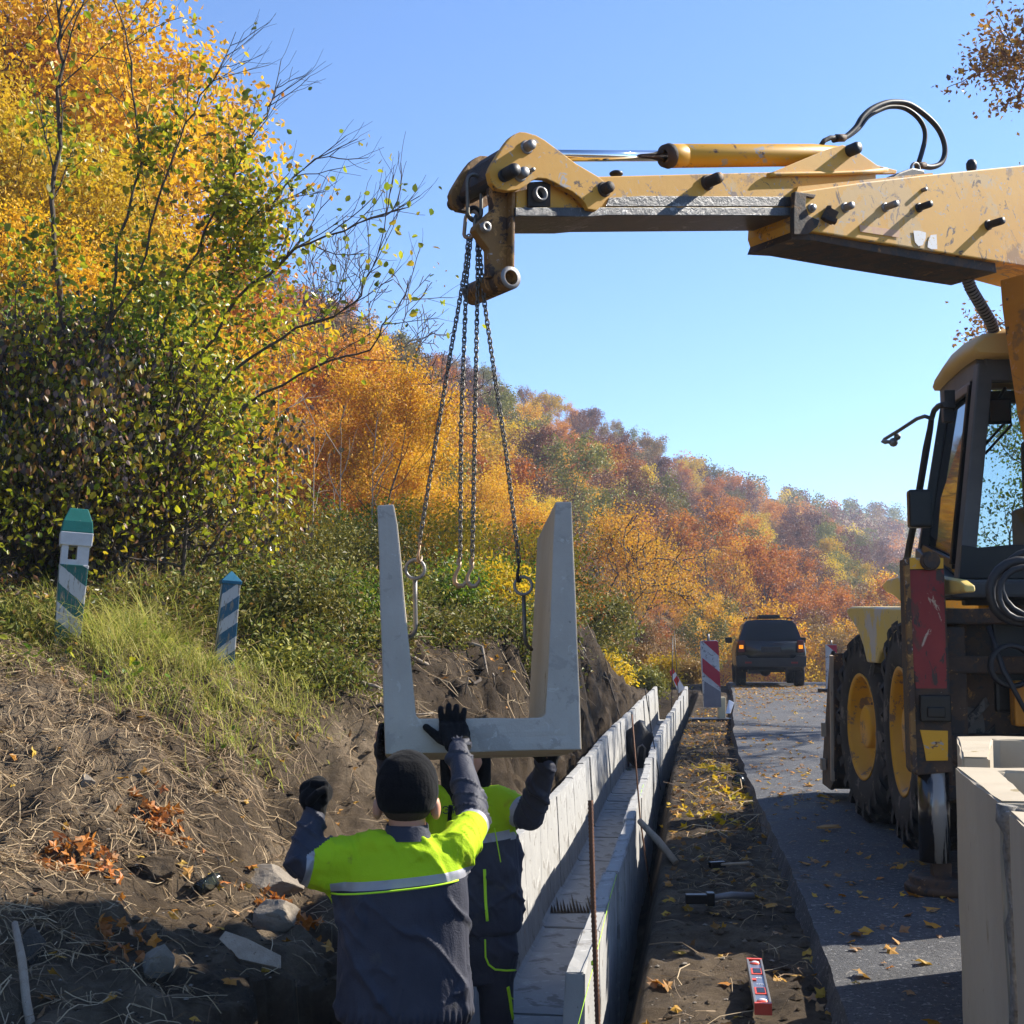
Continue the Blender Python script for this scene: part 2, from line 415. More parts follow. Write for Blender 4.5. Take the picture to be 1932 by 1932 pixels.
def grid_faces(nr, nc):
    i = np.arange(nr - 1)[:, None] * nc + np.arange(nc - 1)[None, :]
    return np.stack([i, i + 1, i + nc + 1, i + nc], -1).reshape(-1, 4)
ucol = np.concatenate([np.arange(-60, -9, 3.0), np.arange(-9, -1.6, 0.45), np.arange(-1.6, 3.6, 0.033), np.arange(3.6, 10, 0.10), np.arange(10, 50, 0.8)])[::-1]
yrow = np.concatenate([np.arange(-6, 3.6, 0.5), np.arange(3.6, 12, 0.036), np.arange(12, 30, 0.11), np.arange(30, 52, 0.5)])
U, Y = np.meshgrid(ucol, yrow)
Xg = xc(Y) - U
Zg = ground_h(Xg.ravel(), Y.ravel())
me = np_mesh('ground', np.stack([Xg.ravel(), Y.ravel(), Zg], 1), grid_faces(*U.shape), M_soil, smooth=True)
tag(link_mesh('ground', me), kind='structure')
# wide terrain: hills, valley and the land behind the camera
xs = np.arange(-420, 620, 5.0); ys = np.arange(-200, 820, 5.0)
Xh, Yh = np.meshgrid(xs, ys)
Zh = base_h(Xh.ravel(), Yh.ravel())
near = (Yh.ravel() < 52) & (Yh.ravel() > -8) & (Xh.ravel() > -50) & (Xh.ravel() < 62)
Zh = np.where(near, Zh - 1.6, Zh + 0.5 * vnoise(np.stack([Xh.ravel(), Yh.ravel(), 0 * Zh], 1), 0.1))
gf = grid_faces(*Xh.shape)
Zh = np.where((Yh.ravel() > 39) & near, Zh + 0.9, Zh)
inner = (Yh.ravel() < 39) & (Yh.ravel() > -3) & (Xh.ravel() > -44) & (Xh.ravel() < 52)
gf = gf[~inner[gf].all(1)]
me = np_mesh('hillside', np.stack([Xh.ravel(), Yh.ravel(), Zh], 1), gf, M_litter, smooth=True)
tag(link_mesh('hillside', me), kind='structure')
# asphalt slab with its broken edge
yr = np.concatenate([np.arange(-6, 12, 0.06), np.arange(12, 37, 0.25), np.arange(37, 80, 1.0)])
vc = np.array([-8.0, -7.9, -7.0, -5, -3.5, -2.6, -2.0, -1.7, -1.5, -1.44])
Ur, Yr = np.meshgrid(vc, yr)
edge = fbm2(np.zeros_like(yr), yr, 1.2, 5, .6) * 0.014
Ur = Ur + edge[:, None] * (Ur > -1.6)
top = np.stack([xc(Yr) - Ur, Yr, road_z(Yr) + 0 * Ur + 0.004 * np.sin(Ur * 2.1)], -1)
skirt = top[:, -1:, :].copy(); skirt[:, 0, 2] -= 0.16; skirt[:, 0, 0] -= 0.05 + 0.03 * fbm2(np.zeros_like(yr) + 4, yr, 9.0, 3)
Vr = np.concatenate([top, skirt], 1)
me = np_mesh('road', Vr.reshape(-1, 3), grid_faces(Vr.shape[0], Vr.shape[1]), M_asph)
tag(link_mesh('road', me), kind='structure')

# ------------------------------------------------------------------ drainage channel segments
PW, PH = 0.80, 0.90            # outer width, height
def u_profile():
    hw = PW / 2
    return [(-hw, 0), (hw, 0), (hw, PH), (hw - 0.075, PH), (hw - 0.115, 0.135), (hw - 0.135, 0.115), (-hw + 0.135, 0.115), (-hw + 0.115, 0.135), (-hw + 0.075, PH), (-hw, PH)]
def u_mesh(name, L, mats, rough=0.004, seed=0, endmat=0):
    """U shaped cast segment, x across, y along 0..L, z up; edges chipped a little"""
    bm = bmesh.new()
    pr = u_profile()
    a = [bm.verts.new((x, 0, z)) for x, z in pr]; b = [bm.verts.new((x, L, z)) for x, z in pr]
    n = len(pr)
    f0 = bm.faces.new(a[::-1]); f1 = bm.faces.new(b)
    f0.material_index = endmat; f1.material_index = endmat
    for i in range(n): bm.faces.new((a[i], a[(i + 1) % n], b[(i + 1) % n], b[i]))
    bmesh.ops.recalc_face_normals(bm, faces=bm.faces)
    bmesh.ops.bevel(bm, geom=[e for e in bm.edges if e.calc_face_angle(0) > 1.0], offset=0.006, segments=2, affect='EDGES')
    bmesh.ops.subdivide_edges(bm, edges=[e for e in bm.edges if e.calc_length() > 0.2], cuts=5, use_grid_fill=True)
    bmesh.ops.triangulate(bm, faces=[f for f in bm.faces if len(f.verts) > 4])
    r = random.Random(seed)
    for v in bm.verts:
        v.co += Vector((r.uniform(-1, 1), r.uniform(-1, 1), r.uniform(-1, 1))) * rough * 0.5
    me = bpy.data.meshes.new(name); bm.to_mesh(me); bm.free()
    for m in mats: me.materials.append(m)
    if endmat is None:
        for p_ in me.polygons: p_.material_index = 0
    return me
SEG = 0.75
umesh = [u_mesh('channel_segment', SEG - 0.012, [M_conc], seed=k) for k in range(4)]
ysg = 5.05; k = 0
ORD = ['first', 'second', 'third', 'fourth', 'fifth', 'sixth', 'seventh', 'eighth', 'ninth', 'tenth', 'eleventh', 'twelfth', 'thirteenth', 'fourteenth', 'fifteenth', 'sixteenth']
rs = random.Random(5)
while ysg < 30.5:
    yc = ysg + SEG / 2
    o = bpy.data.objects.new('channel_segment', umesh[k % 4]); COL.objects.link(o)
    dx = float(xc(ysg + SEG) - xc(ysg))
    jit = rs.uniform(-0.010, 0.010) * (1 if k > 1 else 0.3)
    zt = lerp(0.155, 0.10, min(1, (yc - 5) / 8)) + float(road_z(yc)) + rs.uniform(-0.008, 0.008)
    o.location = (float(xc(ysg)) + jit + 0.035 * max(0, 1 - (ysg - 5) / 5), ysg, zt - PH)
    o.rotation_euler = (math.atan((float(road_z(ysg + 1)) - float(road_z(ysg)))), 0, -math.atan2(dx, SEG) + rs.uniform(-0.008, 0.008))
    lab = {0: 'nearest laid U-shaped concrete channel segment, its open end beside the thick rebar stake',
           1: 'laid U-shaped concrete channel segment second from the near end of the drain'}.get(k, ORD[k] + ' laid U-shaped concrete segment counted from the near end of the drain' if k < len(ORD) else 'U-shaped pale concrete segment in the far half of the roadside drain')
    tag(o, lab, 'drain segment', 'concrete segments laid end to end in the drainage channel')
    ysg += SEG; k += 1

# the segment hanging on the chains
PV = Vector((-0.08, 1, -0.125)).normalized()
PN = (-PV.x, -PV.y, -PV.z)
P0 = (0, 5.3 , 1.4)
pp = [(712, 953), (744, 951), (750, 990), (785, 1347), (791, 1355), (1022, 1354), (1029, 1347), (1047, 947), (1079, 946), (1098, 1414), (726, 1424)]
poly = [on_plane(x, y, P0, PN) for x, y in pp]
hang = thing('hanging_segment', on_plane(900, 1420, P0, PN) + PV * 0.4, 'U-shaped concrete channel segment hanging from four chains above the two workers', 'drain segment')
hb = MB(); hb.prism(poly, PV * 0.76)
ho = hb.build('concrete_body', [M_conc2, M_conc3], hang, bevel=0.007)
for p_ in ho.data.polygons:
    p_.material_index = 0 if abs(p_.normal.dot(PV)) > 0.6 else 1
bm = bmesh.new(); bm.from_mesh(ho.data)
bmesh.ops.triangulate(bm, faces=[f for f in bm.faces if len(f.verts) > 4])
bmesh.ops.subdivide_edges(bm, edges=[e for e in bm.edges if e.calc_length() > 0.1], cuts=4, use_grid_fill=True)
bmesh.ops.triangulate(bm, faces=bm.faces)
P = np.array([v.co for v in bm.verts]); d = fbm(P, 25, 3) * 0.0035
for v, q in zip(bm.verts, d): v.co += Vector((q, q * 0.6, q))
bm.to_mesh(ho.data); bm.free()

# stored segments at the right, standing on end on the road: walls to the left and right, floor slab at the far end
def stored(near, far, L, label):
    near = Vector(near); far = Vector(far); d = far - near
    me = u_mesh('stored_segment', L, [M_conc3, M_agg], 0.006, seed=int(abs(near.x * 1000)), endmat=0)
    d.z = 0; k = d.length / PH; a = math.atan2(d.x, d.y)
    for v in me.vertices: v.co = Vector(((v.co.x + PW / 2) * k, (PH - v.co.z) * k, v.co.y))
    me.flip_normals()
    me.transform(Matrix.Rotation(-a, 4, 'Z'))
    t = bpy.data.objects.new('stored_segment', me); COL.objects.link(t); t.location = (near.x, near.y, 0)
    return tag(t, label, 'drain segment', 'concrete segments stored standing on the road')
stored(on_ground(1886, 1511, .98), on_ground(1801, 1446, .98), 0.98, 'beige concrete segment standing on end at the right edge, middle of three, diagonal stain')
stored(on_ground(1814, 1429, 1.0), on_ground(1804, 1388, 1.0), 1.0, 'stored concrete segment standing behind the others, nearest the excavator outrigger')
stored(on_ground(1990, 1606, .965), on_ground(1904, 1532, .965), 0.965, 'stored concrete segment standing nearest the camera at the lower right corner')
rr = random.Random(4); e = Vector((.978, -.21, 0))
b = MB(); base_ = on_ground(1890, 1513, .98) + e * .016; base_.z = 0
pts = [base_ + e * rr.uniform(-.008, .012) + Vector((0, rr.uniform(-.006, .006), 0.01 + i * 0.0385)) for i in range(26)]
b.tube(pts, [0.020 + rr.uniform(-.006, .008) for _ in pts], 6)
pts = [base_ + e * (i * .035) + Vector((0, rr.uniform(-.006, .006), .955 + rr.uniform(-.010, .004))) for i in range(16)]
b.tube(pts, [0.018 + rr.uniform(-.006, .006) for _ in pts], 6)
tag(b.build('mortar_seam', M_agg, root_loc=base_), 'rough crumbling mortar seam down the corner of the middle stored segment', 'mortar')
q = MB(); p_ = lerp(on_ground(1886, 1511, .98), on_ground(1801, 1446, .98), .4); p_.z = .62; n_ = Vector((-.976, .218, 0))
q.add([p_ + n_ * .002 + Vector((0.015 * s_, .07 * s_, 0)) + Vector((0, 0, z)) for s_, z in ((.9, 0), (.4, -.02), (-.3, -.25), (-.75, -.45), (-.6, -.30), (.2, -.04), (.75, .035))], [list(range(7))])

# ------------------------------------------------------------------ backhoe
HD = math.radians(7)
Fv = Vector((math.sin(HD), math.cos(HD), 0)); Rv = Vector((math.cos(HD), -math.sin(HD), 0))
O = Vector((3.65, 8.157, 0))
RM = Matrix((Rv, Fv, Vector((0, 0, 1)))).transposed()
def ML(X, Y, Z): return O + Rv * X + Fv * Y + Vector((0, 0, Z))
def LX(px, py, X): return on_plane(px, py, ML(X, 0, 0), Rv)     # pixel onto the plane X = const
def LY(px, py, Y): return on_plane(px, py, ML(0, Y, 0), Fv)     # pixel onto the plane Y = const
hoe = thing('backhoe_loader', O, 'yellow backhoe loader parked on the asphalt with outrigger down and boom stretched to the left', 'backhoe')
def Z6(x, y): return ((2000 + .41420 * x) * .75469, (1400 + .41420 * y) * .75469)
def Z5(x, y): return ((2000 + .37259 * x) * .75469, (780 + .37259 * y) * .75469)
def Zc(x, y): return (1645.2 + .2930 * x, 679.2 + .2930 * y)
def Z3(x, y): return (1358.5 + .29688 * x, 181.1 + .29688 * y)
def Z2(x, y): return (800.0 + .32813 * x, 181.1 + .32813 * y)

def wheel(c, ax, R, w, parent, side):
    """c centre, ax unit axis pointing outward"""
    s = sub('wheel', parent, c)
    t = MB(); h = w / 2
    prof = [(-h * 0.9, R * 0.55), (-h, R * 0.70), (-h * 0.95, R * 0.86), (-h * 0.7, R * 0.945), (0, R * 0.955), (h * 0.7, R * 0.945), (h * 0.95, R * 0.86), (h, R * 0.70), (h * 0.97, R * 0.60), (h * 0.86, R * 0.545)]
    t.ring(c, ax, prof, 40)
    t.build('tyre', M_tyre, s)
    lg = MB(); u = ax.orthogonal().normalized()
    if abs(u.z) > 0.9: u = ax.cross(u)
    wv = ax.cross(u); nl = 22
    for sgn in (-1, 1):
        for j in range(nl):
            a0 = 2 * math.pi * (j + (0.5 if sgn > 0 else 0)) / nl
            def P(a, t_, r): return c + ax * t_ + (u * math.cos(a) + wv * math.sin(a)) * r
            da = 0.055; sk = 0.30
            vs = []
            for (tt, aa, lo) in ((0.02 * sgn, 0, .955), (h * 0.75 * sgn, sk * 0.7, .945), (h * 1.03 * sgn, sk, .86), (h * 1.0 * sgn, sk * 1.06, .78)):
                top_ = {.955: 1.0, .945: .995, .86: .93, .78: .79}[lo]
                vs += [P(a0 + aa - da, tt, R * lo * 0.99), P(a0 + aa - da * .8, tt, R * top_), P(a0 + aa + da * .8, tt, R * top_), P(a0 + aa + da, tt, R * lo * 0.99)]
            fs = []
            for q in range(3):
                for e in range(3):
                    fs.append((q * 4 + e, q * 4 + e + 1, q * 4 + e + 5, q * 4 + e + 4))
            fs += [(0, 1, 2, 3), (12, 13, 14, 15)]
            lg.add(vs, fs)
    lg.build('tread', M_tyre, s)
    r = MB()
    r.ring(c, ax, [(h * 0.86, R * 0.545), (h * 0.93, R * 0.56), (h * 0.93, R * 0.535), (h * 0.80, R * 0.515), (h * 0.62, R * 0.50), (h * 0.45, R * 0.47), (h * 0.30, R * 0.445), (h * 0.18, R * 0.40), (h * 0.16, R * 0.25), (h * 0.10, R * 0.05), (h * 0.10, 0.001)], 40)
    r.build('rim', M_rim, s)
    hb_ = MB(); hb_.ring(c, ax, [(h * 0.1, R * 0.23), (h * 0.72, R * 0.225), (h * 0.78, R * 0.20), (h * 0.78, 0.001)], 24)
    hb_.build('hub', M_rim, s)
    for j in range(10):
        a = 2 * math.pi * j / 10
        q = c + (u * math.cos(a) + wv * math.sin(a)) * R * 0.32 + ax * h * 0.15
        MB().cyl(q, q + ax * 0.03, 0.014, 6).build('wheel_nut', M_rust, s)
    return s
# rear pair slightly lifted by the outriggers; front pair steered a little
fax = -(Rv * math.cos(math.radians(7)) + Fv * math.sin(math.radians(7)))
wheel(ML(-0.955, 0, 0.84), -Rv, 0.745, 0.43, hoe, -1)
wheel(ML(0.955, 0, 0.84), Rv, 0.745, 0.43, hoe, 1)
wheel(ML(-0.935, 1.93, 0.75), fax, 0.75, 0.42, hoe, -1)
wheel(ML(0.955, 1.93, 0.75), -fax, 0.75, 0.42, hoe, 1)
b = MB()
b.beam(ML(-0.75, 0, .84), ML(0.75, 0, .84), .22, .22); b.beam(ML(-0.75, 1.93, .75), ML(0.75, 1.93, .75), .2, .2)
b.box(ML(0, 0.9, 0.85), (0.38, 1.9, 0.28), RM)
b.build('chassis', M_black, hoe, bevel=0.01)
b = MB(); b.box(ML(0, 2.0, 1.45), (0.42, 1.0, 0.36), RM)
b.build('engine_hood', M_yel2, hoe, bevel=0.06)
# mudguards traced from the side
def side_poly(pts, Z, X): return [LX(*Z(x, y), X) for x, y in pts]
b = MB(); b.prism(side_poly([(275, 312), (283, 292), (305, 281), (420, 283), (640, 292), (690, 360), (560, 470), (480, 560), (462, 622), (402, 618), (380, 520), (345, 420), (300, 355)], Z6, -1.15), Rv * 0.34)
b.build('mudguard', M_fender, hoe, bevel=0.03, seg=3)
b = MB(); b.prism(side_poly([(495, 165), (500, 145), (520, 120), (640, 85), (760, 85), (950, 120), (990, 150), (995, 195), (900, 205), (760, 230), (640, 256), (602, 250), (560, 215), (515, 195)], Z6, -1.02), Rv * 0.06)
b.build('mudguard', M_fender, hoe, bevel=0.03, seg=3)
# dark inner wheel arch
b = MB(); b.box(ML(-0.45, -0.1, 1.30), (0.28, 0.62, 0.30), RM); b.box(ML(0.45, -0.1, 1.30), (0.28, 0.62, 0.30), RM)
b.build('lower_body', M_black, hoe, bevel=0.02)

# loader bucket and arms
b = MB(); pr = [(3.05, 1.32), (3.0, 1.0), (3.02, 0.55), (3.15, 0.22), (3.4, 0.10), (4.0, 0.08), (4.0, 0.11), (3.42, 0.15), (3.2, 0.28), (3.08, 0.58), (3.05, 1.0), (3.12, 1.32)]
b.prism([ML(-1.18, y, z) for y, z in pr], Rv * 2.36)
for X in (-1.2, 1.18):
    b.prism([ML(X, 3.05, 1.34), ML(X, 3.2, 1.30), ML(X, 3.95, 0.30), ML(X, 4.02, 0.08), ML(X, 3.4, 0.09), ML(X, 3.13, 0.2), ML(X, 2.98, .6), ML(X, 2.97, 1.0)], Rv * 0.03)
b.build('loader_bucket', M_rust, hoe, bevel=0.004)
b = MB(); b.box(ML(-1.235, 3.5, 0.62), (0.02, 0.03, 0.06), RM); b.box(ML(-1.235, 3.62, 0.30), (0.02, 0.05, 0.05), RM)
b.beam(ML(-1.21, 3.0, 1.30), ML(-1.21, 3.14, 0.2), 0.03, 0.06)
b.build('wear_plate', M_brown, hoe, bevel=0.003)
for X in (-0.62, 0.62):
    b = MB(); b.prism([ML(X, 0.6, 1.45), ML(X, 1.7, 1.50), ML(X, 2.6, 1.15), ML(X, 3.05, 0.55), ML(X, 3.0, 0.35), ML(X, 2.4, .85), ML(X, 1.6, 1.2), ML(X, .6, 1.2)], Rv * 0.12)
    b.build('loader_arm', M_yel2, hoe, bevel=0.01)

# cab
def CP(X, Y, Z): return ML(X, Y, Z)
cLRb, cLRt = CP(-0.80, -0.28, 1.72), CP(-0.60, -0.20, 3.18)
cLFb, cLFt = CP(-0.80, 0.98, 2.05), CP(-0.60, 0.92, 3.18)
cRRb, cRRt = CP(0.80, -0.28, 1.72), CP(0.60, -0.20, 3.18)
cRFb, cRFt = CP(0.80, 0.98, 1.72), CP(0.60, 0.92, 3.18)
b = MB()
b.beam(cLRb, cLRt, 0.10, 0.09, (0, 1, 0)); b.beam(cRRb, cRRt, 0.10, 0.09, (0, 1, 0)); b.beam(cLFb, cLFt, 0.055, 0.06, (0, 1, 0)); b.beam(cRFb, cRFt, 0.055, 0.06, (0, 1, 0))
b.beam(cLRt, cLFt, 0.09, 0.14); b.beam(cRRt, cRFt, 0.09, 0.14); b.beam(cLRt, cRRt, 0.09, 0.22); b.beam(cLFt, cRFt, 0.07, 0.09)
b.beam(cLRb, cLFb, 0.09, 0.09); b.beam(cRRb, cRFb, 0.08, 0.10); b.beam(cLRb, cRRb, 0.10, 0.16); b.beam(cLFb, cRFb, 0.06, 0.08)
b.build('cab_frame', mat('grey_cab_frame', (0.06, 0.062, 0.062), (0.10, 0.098, 0.09), 3, 0.5, bs=40, bst=.2), hoe, bevel=0.012)
def pane(name, q, m, th=0.006):
    q = [Vector(v) for v in q]; n = (q[1] - q[0]).cross(q[2] - q[0]).normalized() * th
    MB().prism(q, n).build(name, m, hoe)
pane('side_window', [cLRb, cLFb, cLFt, cLRt], M_glass)
pane('side_window', [cRRb, cRFb, cRFt, cRRt], M_glass)
pane('rear_window', [cLRb, cRRb, cRRt, cLRt], M_glass)
pane('windscreen', [cLFb, cRFb, cRFt, cLFt], M_glass)
# inner door frame and hinges
b = MB()
dx = Rv * -0.025
A = [lerp(lerp(cLRb, cLFb, .14), lerp(cLRt, cLFt, .14), .10), lerp(lerp(cLRb, cLFb, .88), lerp(cLRt, cLFt, .88), .06), lerp(lerp(cLRb, cLFb, .88), lerp(cLRt, cLFt, .88), .93), lerp(lerp(cLRb, cLFb, .14), lerp(cLRt, cLFt, .14), .93)]
for i in range(4): b.beam(A[i] + dx, A[(i + 1) % 4] + dx, 0.03, 0.06)
b.build('door_frame', M_black, hoe, bevel=0.006)
for zx, zy in ((495, 255), (488, 345), (385, 1010), (370, 1110)):
    c = LX(*Zc(zx, zy), -0.74); q = MB(); q.box(c, (0.035, 0.035, 0.06), RM); q.build('hinge', M_dark, hoe, bevel=0.006)
# roof: rounded shell
rp = []
for t in range(9):
    a = t / 8 * math.pi
for (Y_, z0, z1) in ((-0.42, 3.22, 3.33), (-0.32, 3.22, 3.39), (0.15, 3.25, 3.45), (0.55, 3.27, 3.46), (0.84, 3.25, 3.40), (0.92, 3.24, 3.32)):
    rp.append((Y_, z0, z1))
b = MB(); ring = []
for (Y_, z0, z1) in rp:
    row = []
    for (fx, fz) in ((-1, 0), (-1.02, .35), (-.93, .8), (-.7, 1), (0, 1.1), (.7, 1), (.93, .8), (1.02, .35), (1, 0), (.8, -.1), (-.8, -.1)):
        row.append(CP(fx * 0.68, Y_, lerp(z0, z1, fz)))
    ring.append(row)
vs = [p for r in ring for p in r]; n = 11; fs = []
for i in range(len(ring) - 1):
    for j in range(n): fs.append((i * n + j, i * n + (j + 1) % n, (i + 1) * n + (j + 1) % n, (i + 1) * n + j))
b.add(vs, fs, 0, True); b.add(ring[0], [list(range(n))]); b.add(ring[-1], [list(range(n))[::-1]])
b.build('cab_roof', mat('faded_yellow_roof', (0.52, 0.36, 0.14), (0.58, 0.36, 0.10), 2, 0.55, bs=30, bst=.1), hoe)
# interior
b = MB(); b.box(ML(0.0, 0.15, 2.0), (0.26, 0.26, 0.08), RM); b.box(ML(0.0, 0.34, 2.42), (0.24, 0.07, 0.36), RM)
b.build('driver_seat', M_dark, hoe, bevel=0.05, seg=3)
b = MB(); b.box(ML(0, 0.75, 1.95), (0.18, 0.16, 0.40), RM); b.ring(ML(0, 0.5, 2.42), (Fv * -0.6 + Vector((0, 0, .8))), [(0, .17), (.02, .19), (.04, .17), (.02, .155), (0, .17)], 24); b.box(ML(-0.55, 0.1, 1.85), (0.16, 0.28, 0.16), RM)
for k in range(3): b.tube([ML(-0.2 + .15 * k, -0.15, 1.8), ML(-0.2 + .15 * k, -0.12, 2.2)], .012, 6)
b.build('controls', M_black, hoe, bevel=0.01)
b = MB(); b.prism([LY(*Z5(1085, 1560), -0.33), LY(*Z5(1200, 1580), -0.33), LY(*Z5(1420, 1560), -0.33), LY(*Z5(1900, 1560), -0.33), LY(*Z5(1900, 1790), -0.33), LY(*Z5(1070, 1790), -0.33)], Fv * 0.03)
b.build('rear_panel', M_black, hoe, bevel=0.006)
c = LY(1885, 776, -0.05); b = MB(); b.box(c, (0.075, 0.015, 0.085), RM); b.tube([c + Vector((0, 0, .08)), c + Vector((.05, 0, .16))], .012, 6)
b.build('inside_mirror', [M_dark], hoe, bevel=0.02, seg=3)
b = MB(); b.box(c - Fv * 0.018, (0.062, 0.003, 0.072), RM); b.build('mirror_glass', mat('dull_mirror', (.16, .15, .12), (.26, .24, .2), 6, .12, .8, bst=0), hoe, bevel=.002)
for q in ((725, 550, 895, 360), (728, 605, 900, 415)):
    MB().tube([LY(*Zc(q[0], q[1]), 0.9), LY(*Zc(q[2], q[3]), 0.9)], 0.010, 6).build('wiper_arm', M_dark, hoe)
# handrail, mirrors on their brackets
hr = [LX(*Zc(x, y), -0.95) for x, y in ((475, 285), (430, 295), (400, 325), (383, 380), (375, 440), (352, 560), (270, 1050), (240, 1200), (208, 1375))]
MB().tube(hr, [.018, .018, .018, .018, .02, .024, .024, .024, .022], 8).build('handrail', M_dark, hoe)
ma = [LX(*Zc(x, y), -1.0) for x, y in ((385, 378), (340, 362), (290, 378), (180, 450), (80, 510), (68, 525), (85, 532), (125, 525))]
MB().tube(ma, .013, 8).build('mirror_bracket', M_dark, hoe)
b = MB(); c = LX(*Zc(138, 530), -1.0); b.ball(c, .034); b.ball(c + Vector((.03, 0, .04)), .026); b.cyl(c - Rv * .01, c - Rv * .08 + Vector((0, 0, .01)), .014, 8)
b.build('ball_joint', M_pin, hoe)
b = MB(); c = LX(1735, 960, -0.98); b.box(c, (0.075, 0.05, 0.125), RM); b.build('wing_mirror', M_black, hoe, bevel=0.02, seg=3)

# outrigger: housing, sliding leg, foot
YL = -0.99
def LYp(pts, Z): return [LY(*Z(x, y), YL) for x, y in pts]
b = MB(); b.prism(LYp([(640, 0 - 14), (868, -14), (905, 780), (925, 1280), (700, 1300), (682, 1270), (672, 1000), (655, 560)], Z6), Fv * 0.22)
b.build('outrigger_housing', M_rust, hoe, bevel=0.008)
b = MB(); b.prism([p - Fv * .006 for p in LYp([(655, 62), (865, 62), (885, 775), (700, 775), (672, 560)], Z6)], Fv * 0.006)
b.build('red_marker_board', M_red, hoe)
b = MB(); b.prism([p - Fv * .010 for p in LYp([(648, -12), (864, -12), (864, 52), (652, 56)], Z6)], Fv * 0.010)
b.build('yellow_top_plate', M_yel2, hoe, bevel=.003)
b = MB(); b.prism([p - Fv * .008 for p in LYp([(722, 1025), (892, 1030), (892, 1210), (760, 1212), (745, 1120)], Z6)], Fv * 0.008)
b.build('yellow_lower_plate', M_yel2, hoe, bevel=.003)
b = MB(); b.beam(LY(*Z6(640, -14), YL) - Fv * .004, LY(*Z6(688, 1280), YL) - Fv * .004,   .030, .03, (0, 1, 0)); b.build('edge_flange', M_linkm, hoe, bevel=.003)
b = MB()
c = LY(*Z6(778, 8), YL) - Fv * .02; b.cyl(c, c - Fv * .05, .043, 20); b.ring(c, -Fv, [(0, .055), (.025, .055), (.025, .043)], 20)
b.build('outrigger_pin', M_rust, hoe)
b = MB(); c = LY(*Z6(812, 895), YL); b.box(c - Fv * .01, (.085, .03, .075), RM); b.box(c - Fv * .045 + Vector((.0, 0, -.02)), (.05, .01, .03), RM)
b.build('tail_lamp_box', M_black, hoe, bevel=.012, seg=3)
la = lerp(LY(*Z6(712, 1290), YL + .09), LY(*Z6(900, 1290), YL + .09), .5); lb_ = lerp(LY(*Z6(725, 1818), YL + .09), LY(*Z6(905, 1818), YL + .09), .5)
b = MB(); b.cyl(la + Vector((0, 0, .1)), lb_, (LY(*Z6(900, 1290), YL + .09) - LY(*Z6(712, 1290), YL + .09)).length / 2, 28)
b.build('outrigger_leg', mat('glossy_black_leg', (.006, .006, .0065), (.012, .011, .010), 4, .22, spots=[((.22, .20, .17), .60, 7)], bs=40, bst=.15, stretch=(1, 1, .12), coat=.5), hoe)
fc = LY(1775, 1640, YL + .09); fc.z = 0
b = MB(); b.ring(fc, (0, 0, 1), [(0.0, .001), (0.0, .20), (.035, .205), (.05, .19), (.05, .17), (.085, .18), (.095, .14), (.095, .001)], 20); b.box(fc + Vector((0, 0, .12)), (.05, .05, .05), RM)
b.build('outrigger_foot', M_rust, hoe)
# far outrigger, same but simple
b = MB(); b.box(ML(1.13, -.88, 1.28), (.11, .11, .62), RM); b.box(ML(1.13, -.88, .35), (.085, .085, .35), RM); b.ring(ML(1.13, -.88, 0), (0, 0, 1), [(0, .001), (0, .2), (.06, .18), (.06, .001)], 20)
b.build('outrigger_housing', M_rust, hoe, bevel=.01)
# rear frame
b = MB()
b.beam(ML(-1.1, -.80, 1.56), ML(1.1, -.80, 1.56), .12, .09); b.beam(ML(-1.1, -.80, 1.28), ML(1.1, -.80, 1.28), .12, .10)
b.beam(ML(-1.1, -.80, 0.80), ML(1.1, -.80, 0.80), .16, .16); b.beam(ML(-1.1, -.80, 0.55), ML(1.1, -.80, 0.55), .12, .08)
b.box(ML(0, -.62, 1.05), (1.0, .06, .52), RM); b.box(ML(-.98, -.78, 1.0), (.06, .07, .50), RM); b.box(ML(.98, -.78, 1.0), (.06, .07, .50), RM)
b.build('rear_frame', M_rust, hoe, bevel=.012)
b = MB(); b.box(ML(-0.45, -.83, 1.06), (.22, .06, .13), RM); b.build('valve_cover', M_org, hoe, bevel=.02)
b = MB(); b.box(ML(0, -.55, 1.72), (.98, .25, .05), RM); b.build('rear_deck', mat('grey_deck', (.03, .032, .034), (.06, .06, .06), 5, .6), hoe, bevel=.02)
kp = ML(0, -1.05, 0)
b = MB(); b.box(ML(0, -1.0, 1.05), (.22, .22, .62), RM); b.ring(ML(0, -1.12, .4), (0, 0, 1), [(0, .001), (0, .11), (1.35, .11), (1.35, .001)], 20)
b.build('kingpost', M_org, hoe, bevel=.02)
# looping hoses behind the cab
b = MB()
for k, (cx_, cy_, rr_, yy) in enumerate(((1926, 1116, 58, -1.05), (1934, 1120, 50, -1.10), (1950, 1100, 62, -1.0))):
    pts = []
    for i in range(15):
        a = math.radians(60 + i * 19)
        pts.append(LY(cx_ + rr_ * math.cos(a), cy_ - rr_ * math.sin(a), yy - i * .004))
    b = MB(); b.tube(pts, .028 if k == 0 else .018, 8); b.build('hydraulic_hose', M_dark, hoe)
for k in range(4):
    b = MB(); b.tube([ML(-.8 + .28 * k, -.9, 1.5), ML(-.75 + .28 * k, -1.0, 1.25), ML(-.6 + .25 * k, -.98, .95), ML(-.4 + .2 * k, -.95, 1.1)], .016, 6); b.build('hydraulic_hose', M_dark, hoe)
b = MB(); b.ring(LY(*Z6(1290, 640), -1.0), Fv, [(0, .11), (.03, .13), (.06, .13), (.06, .10), (0, .11)], 24); b.build('hose_reel', M_dark, hoe)

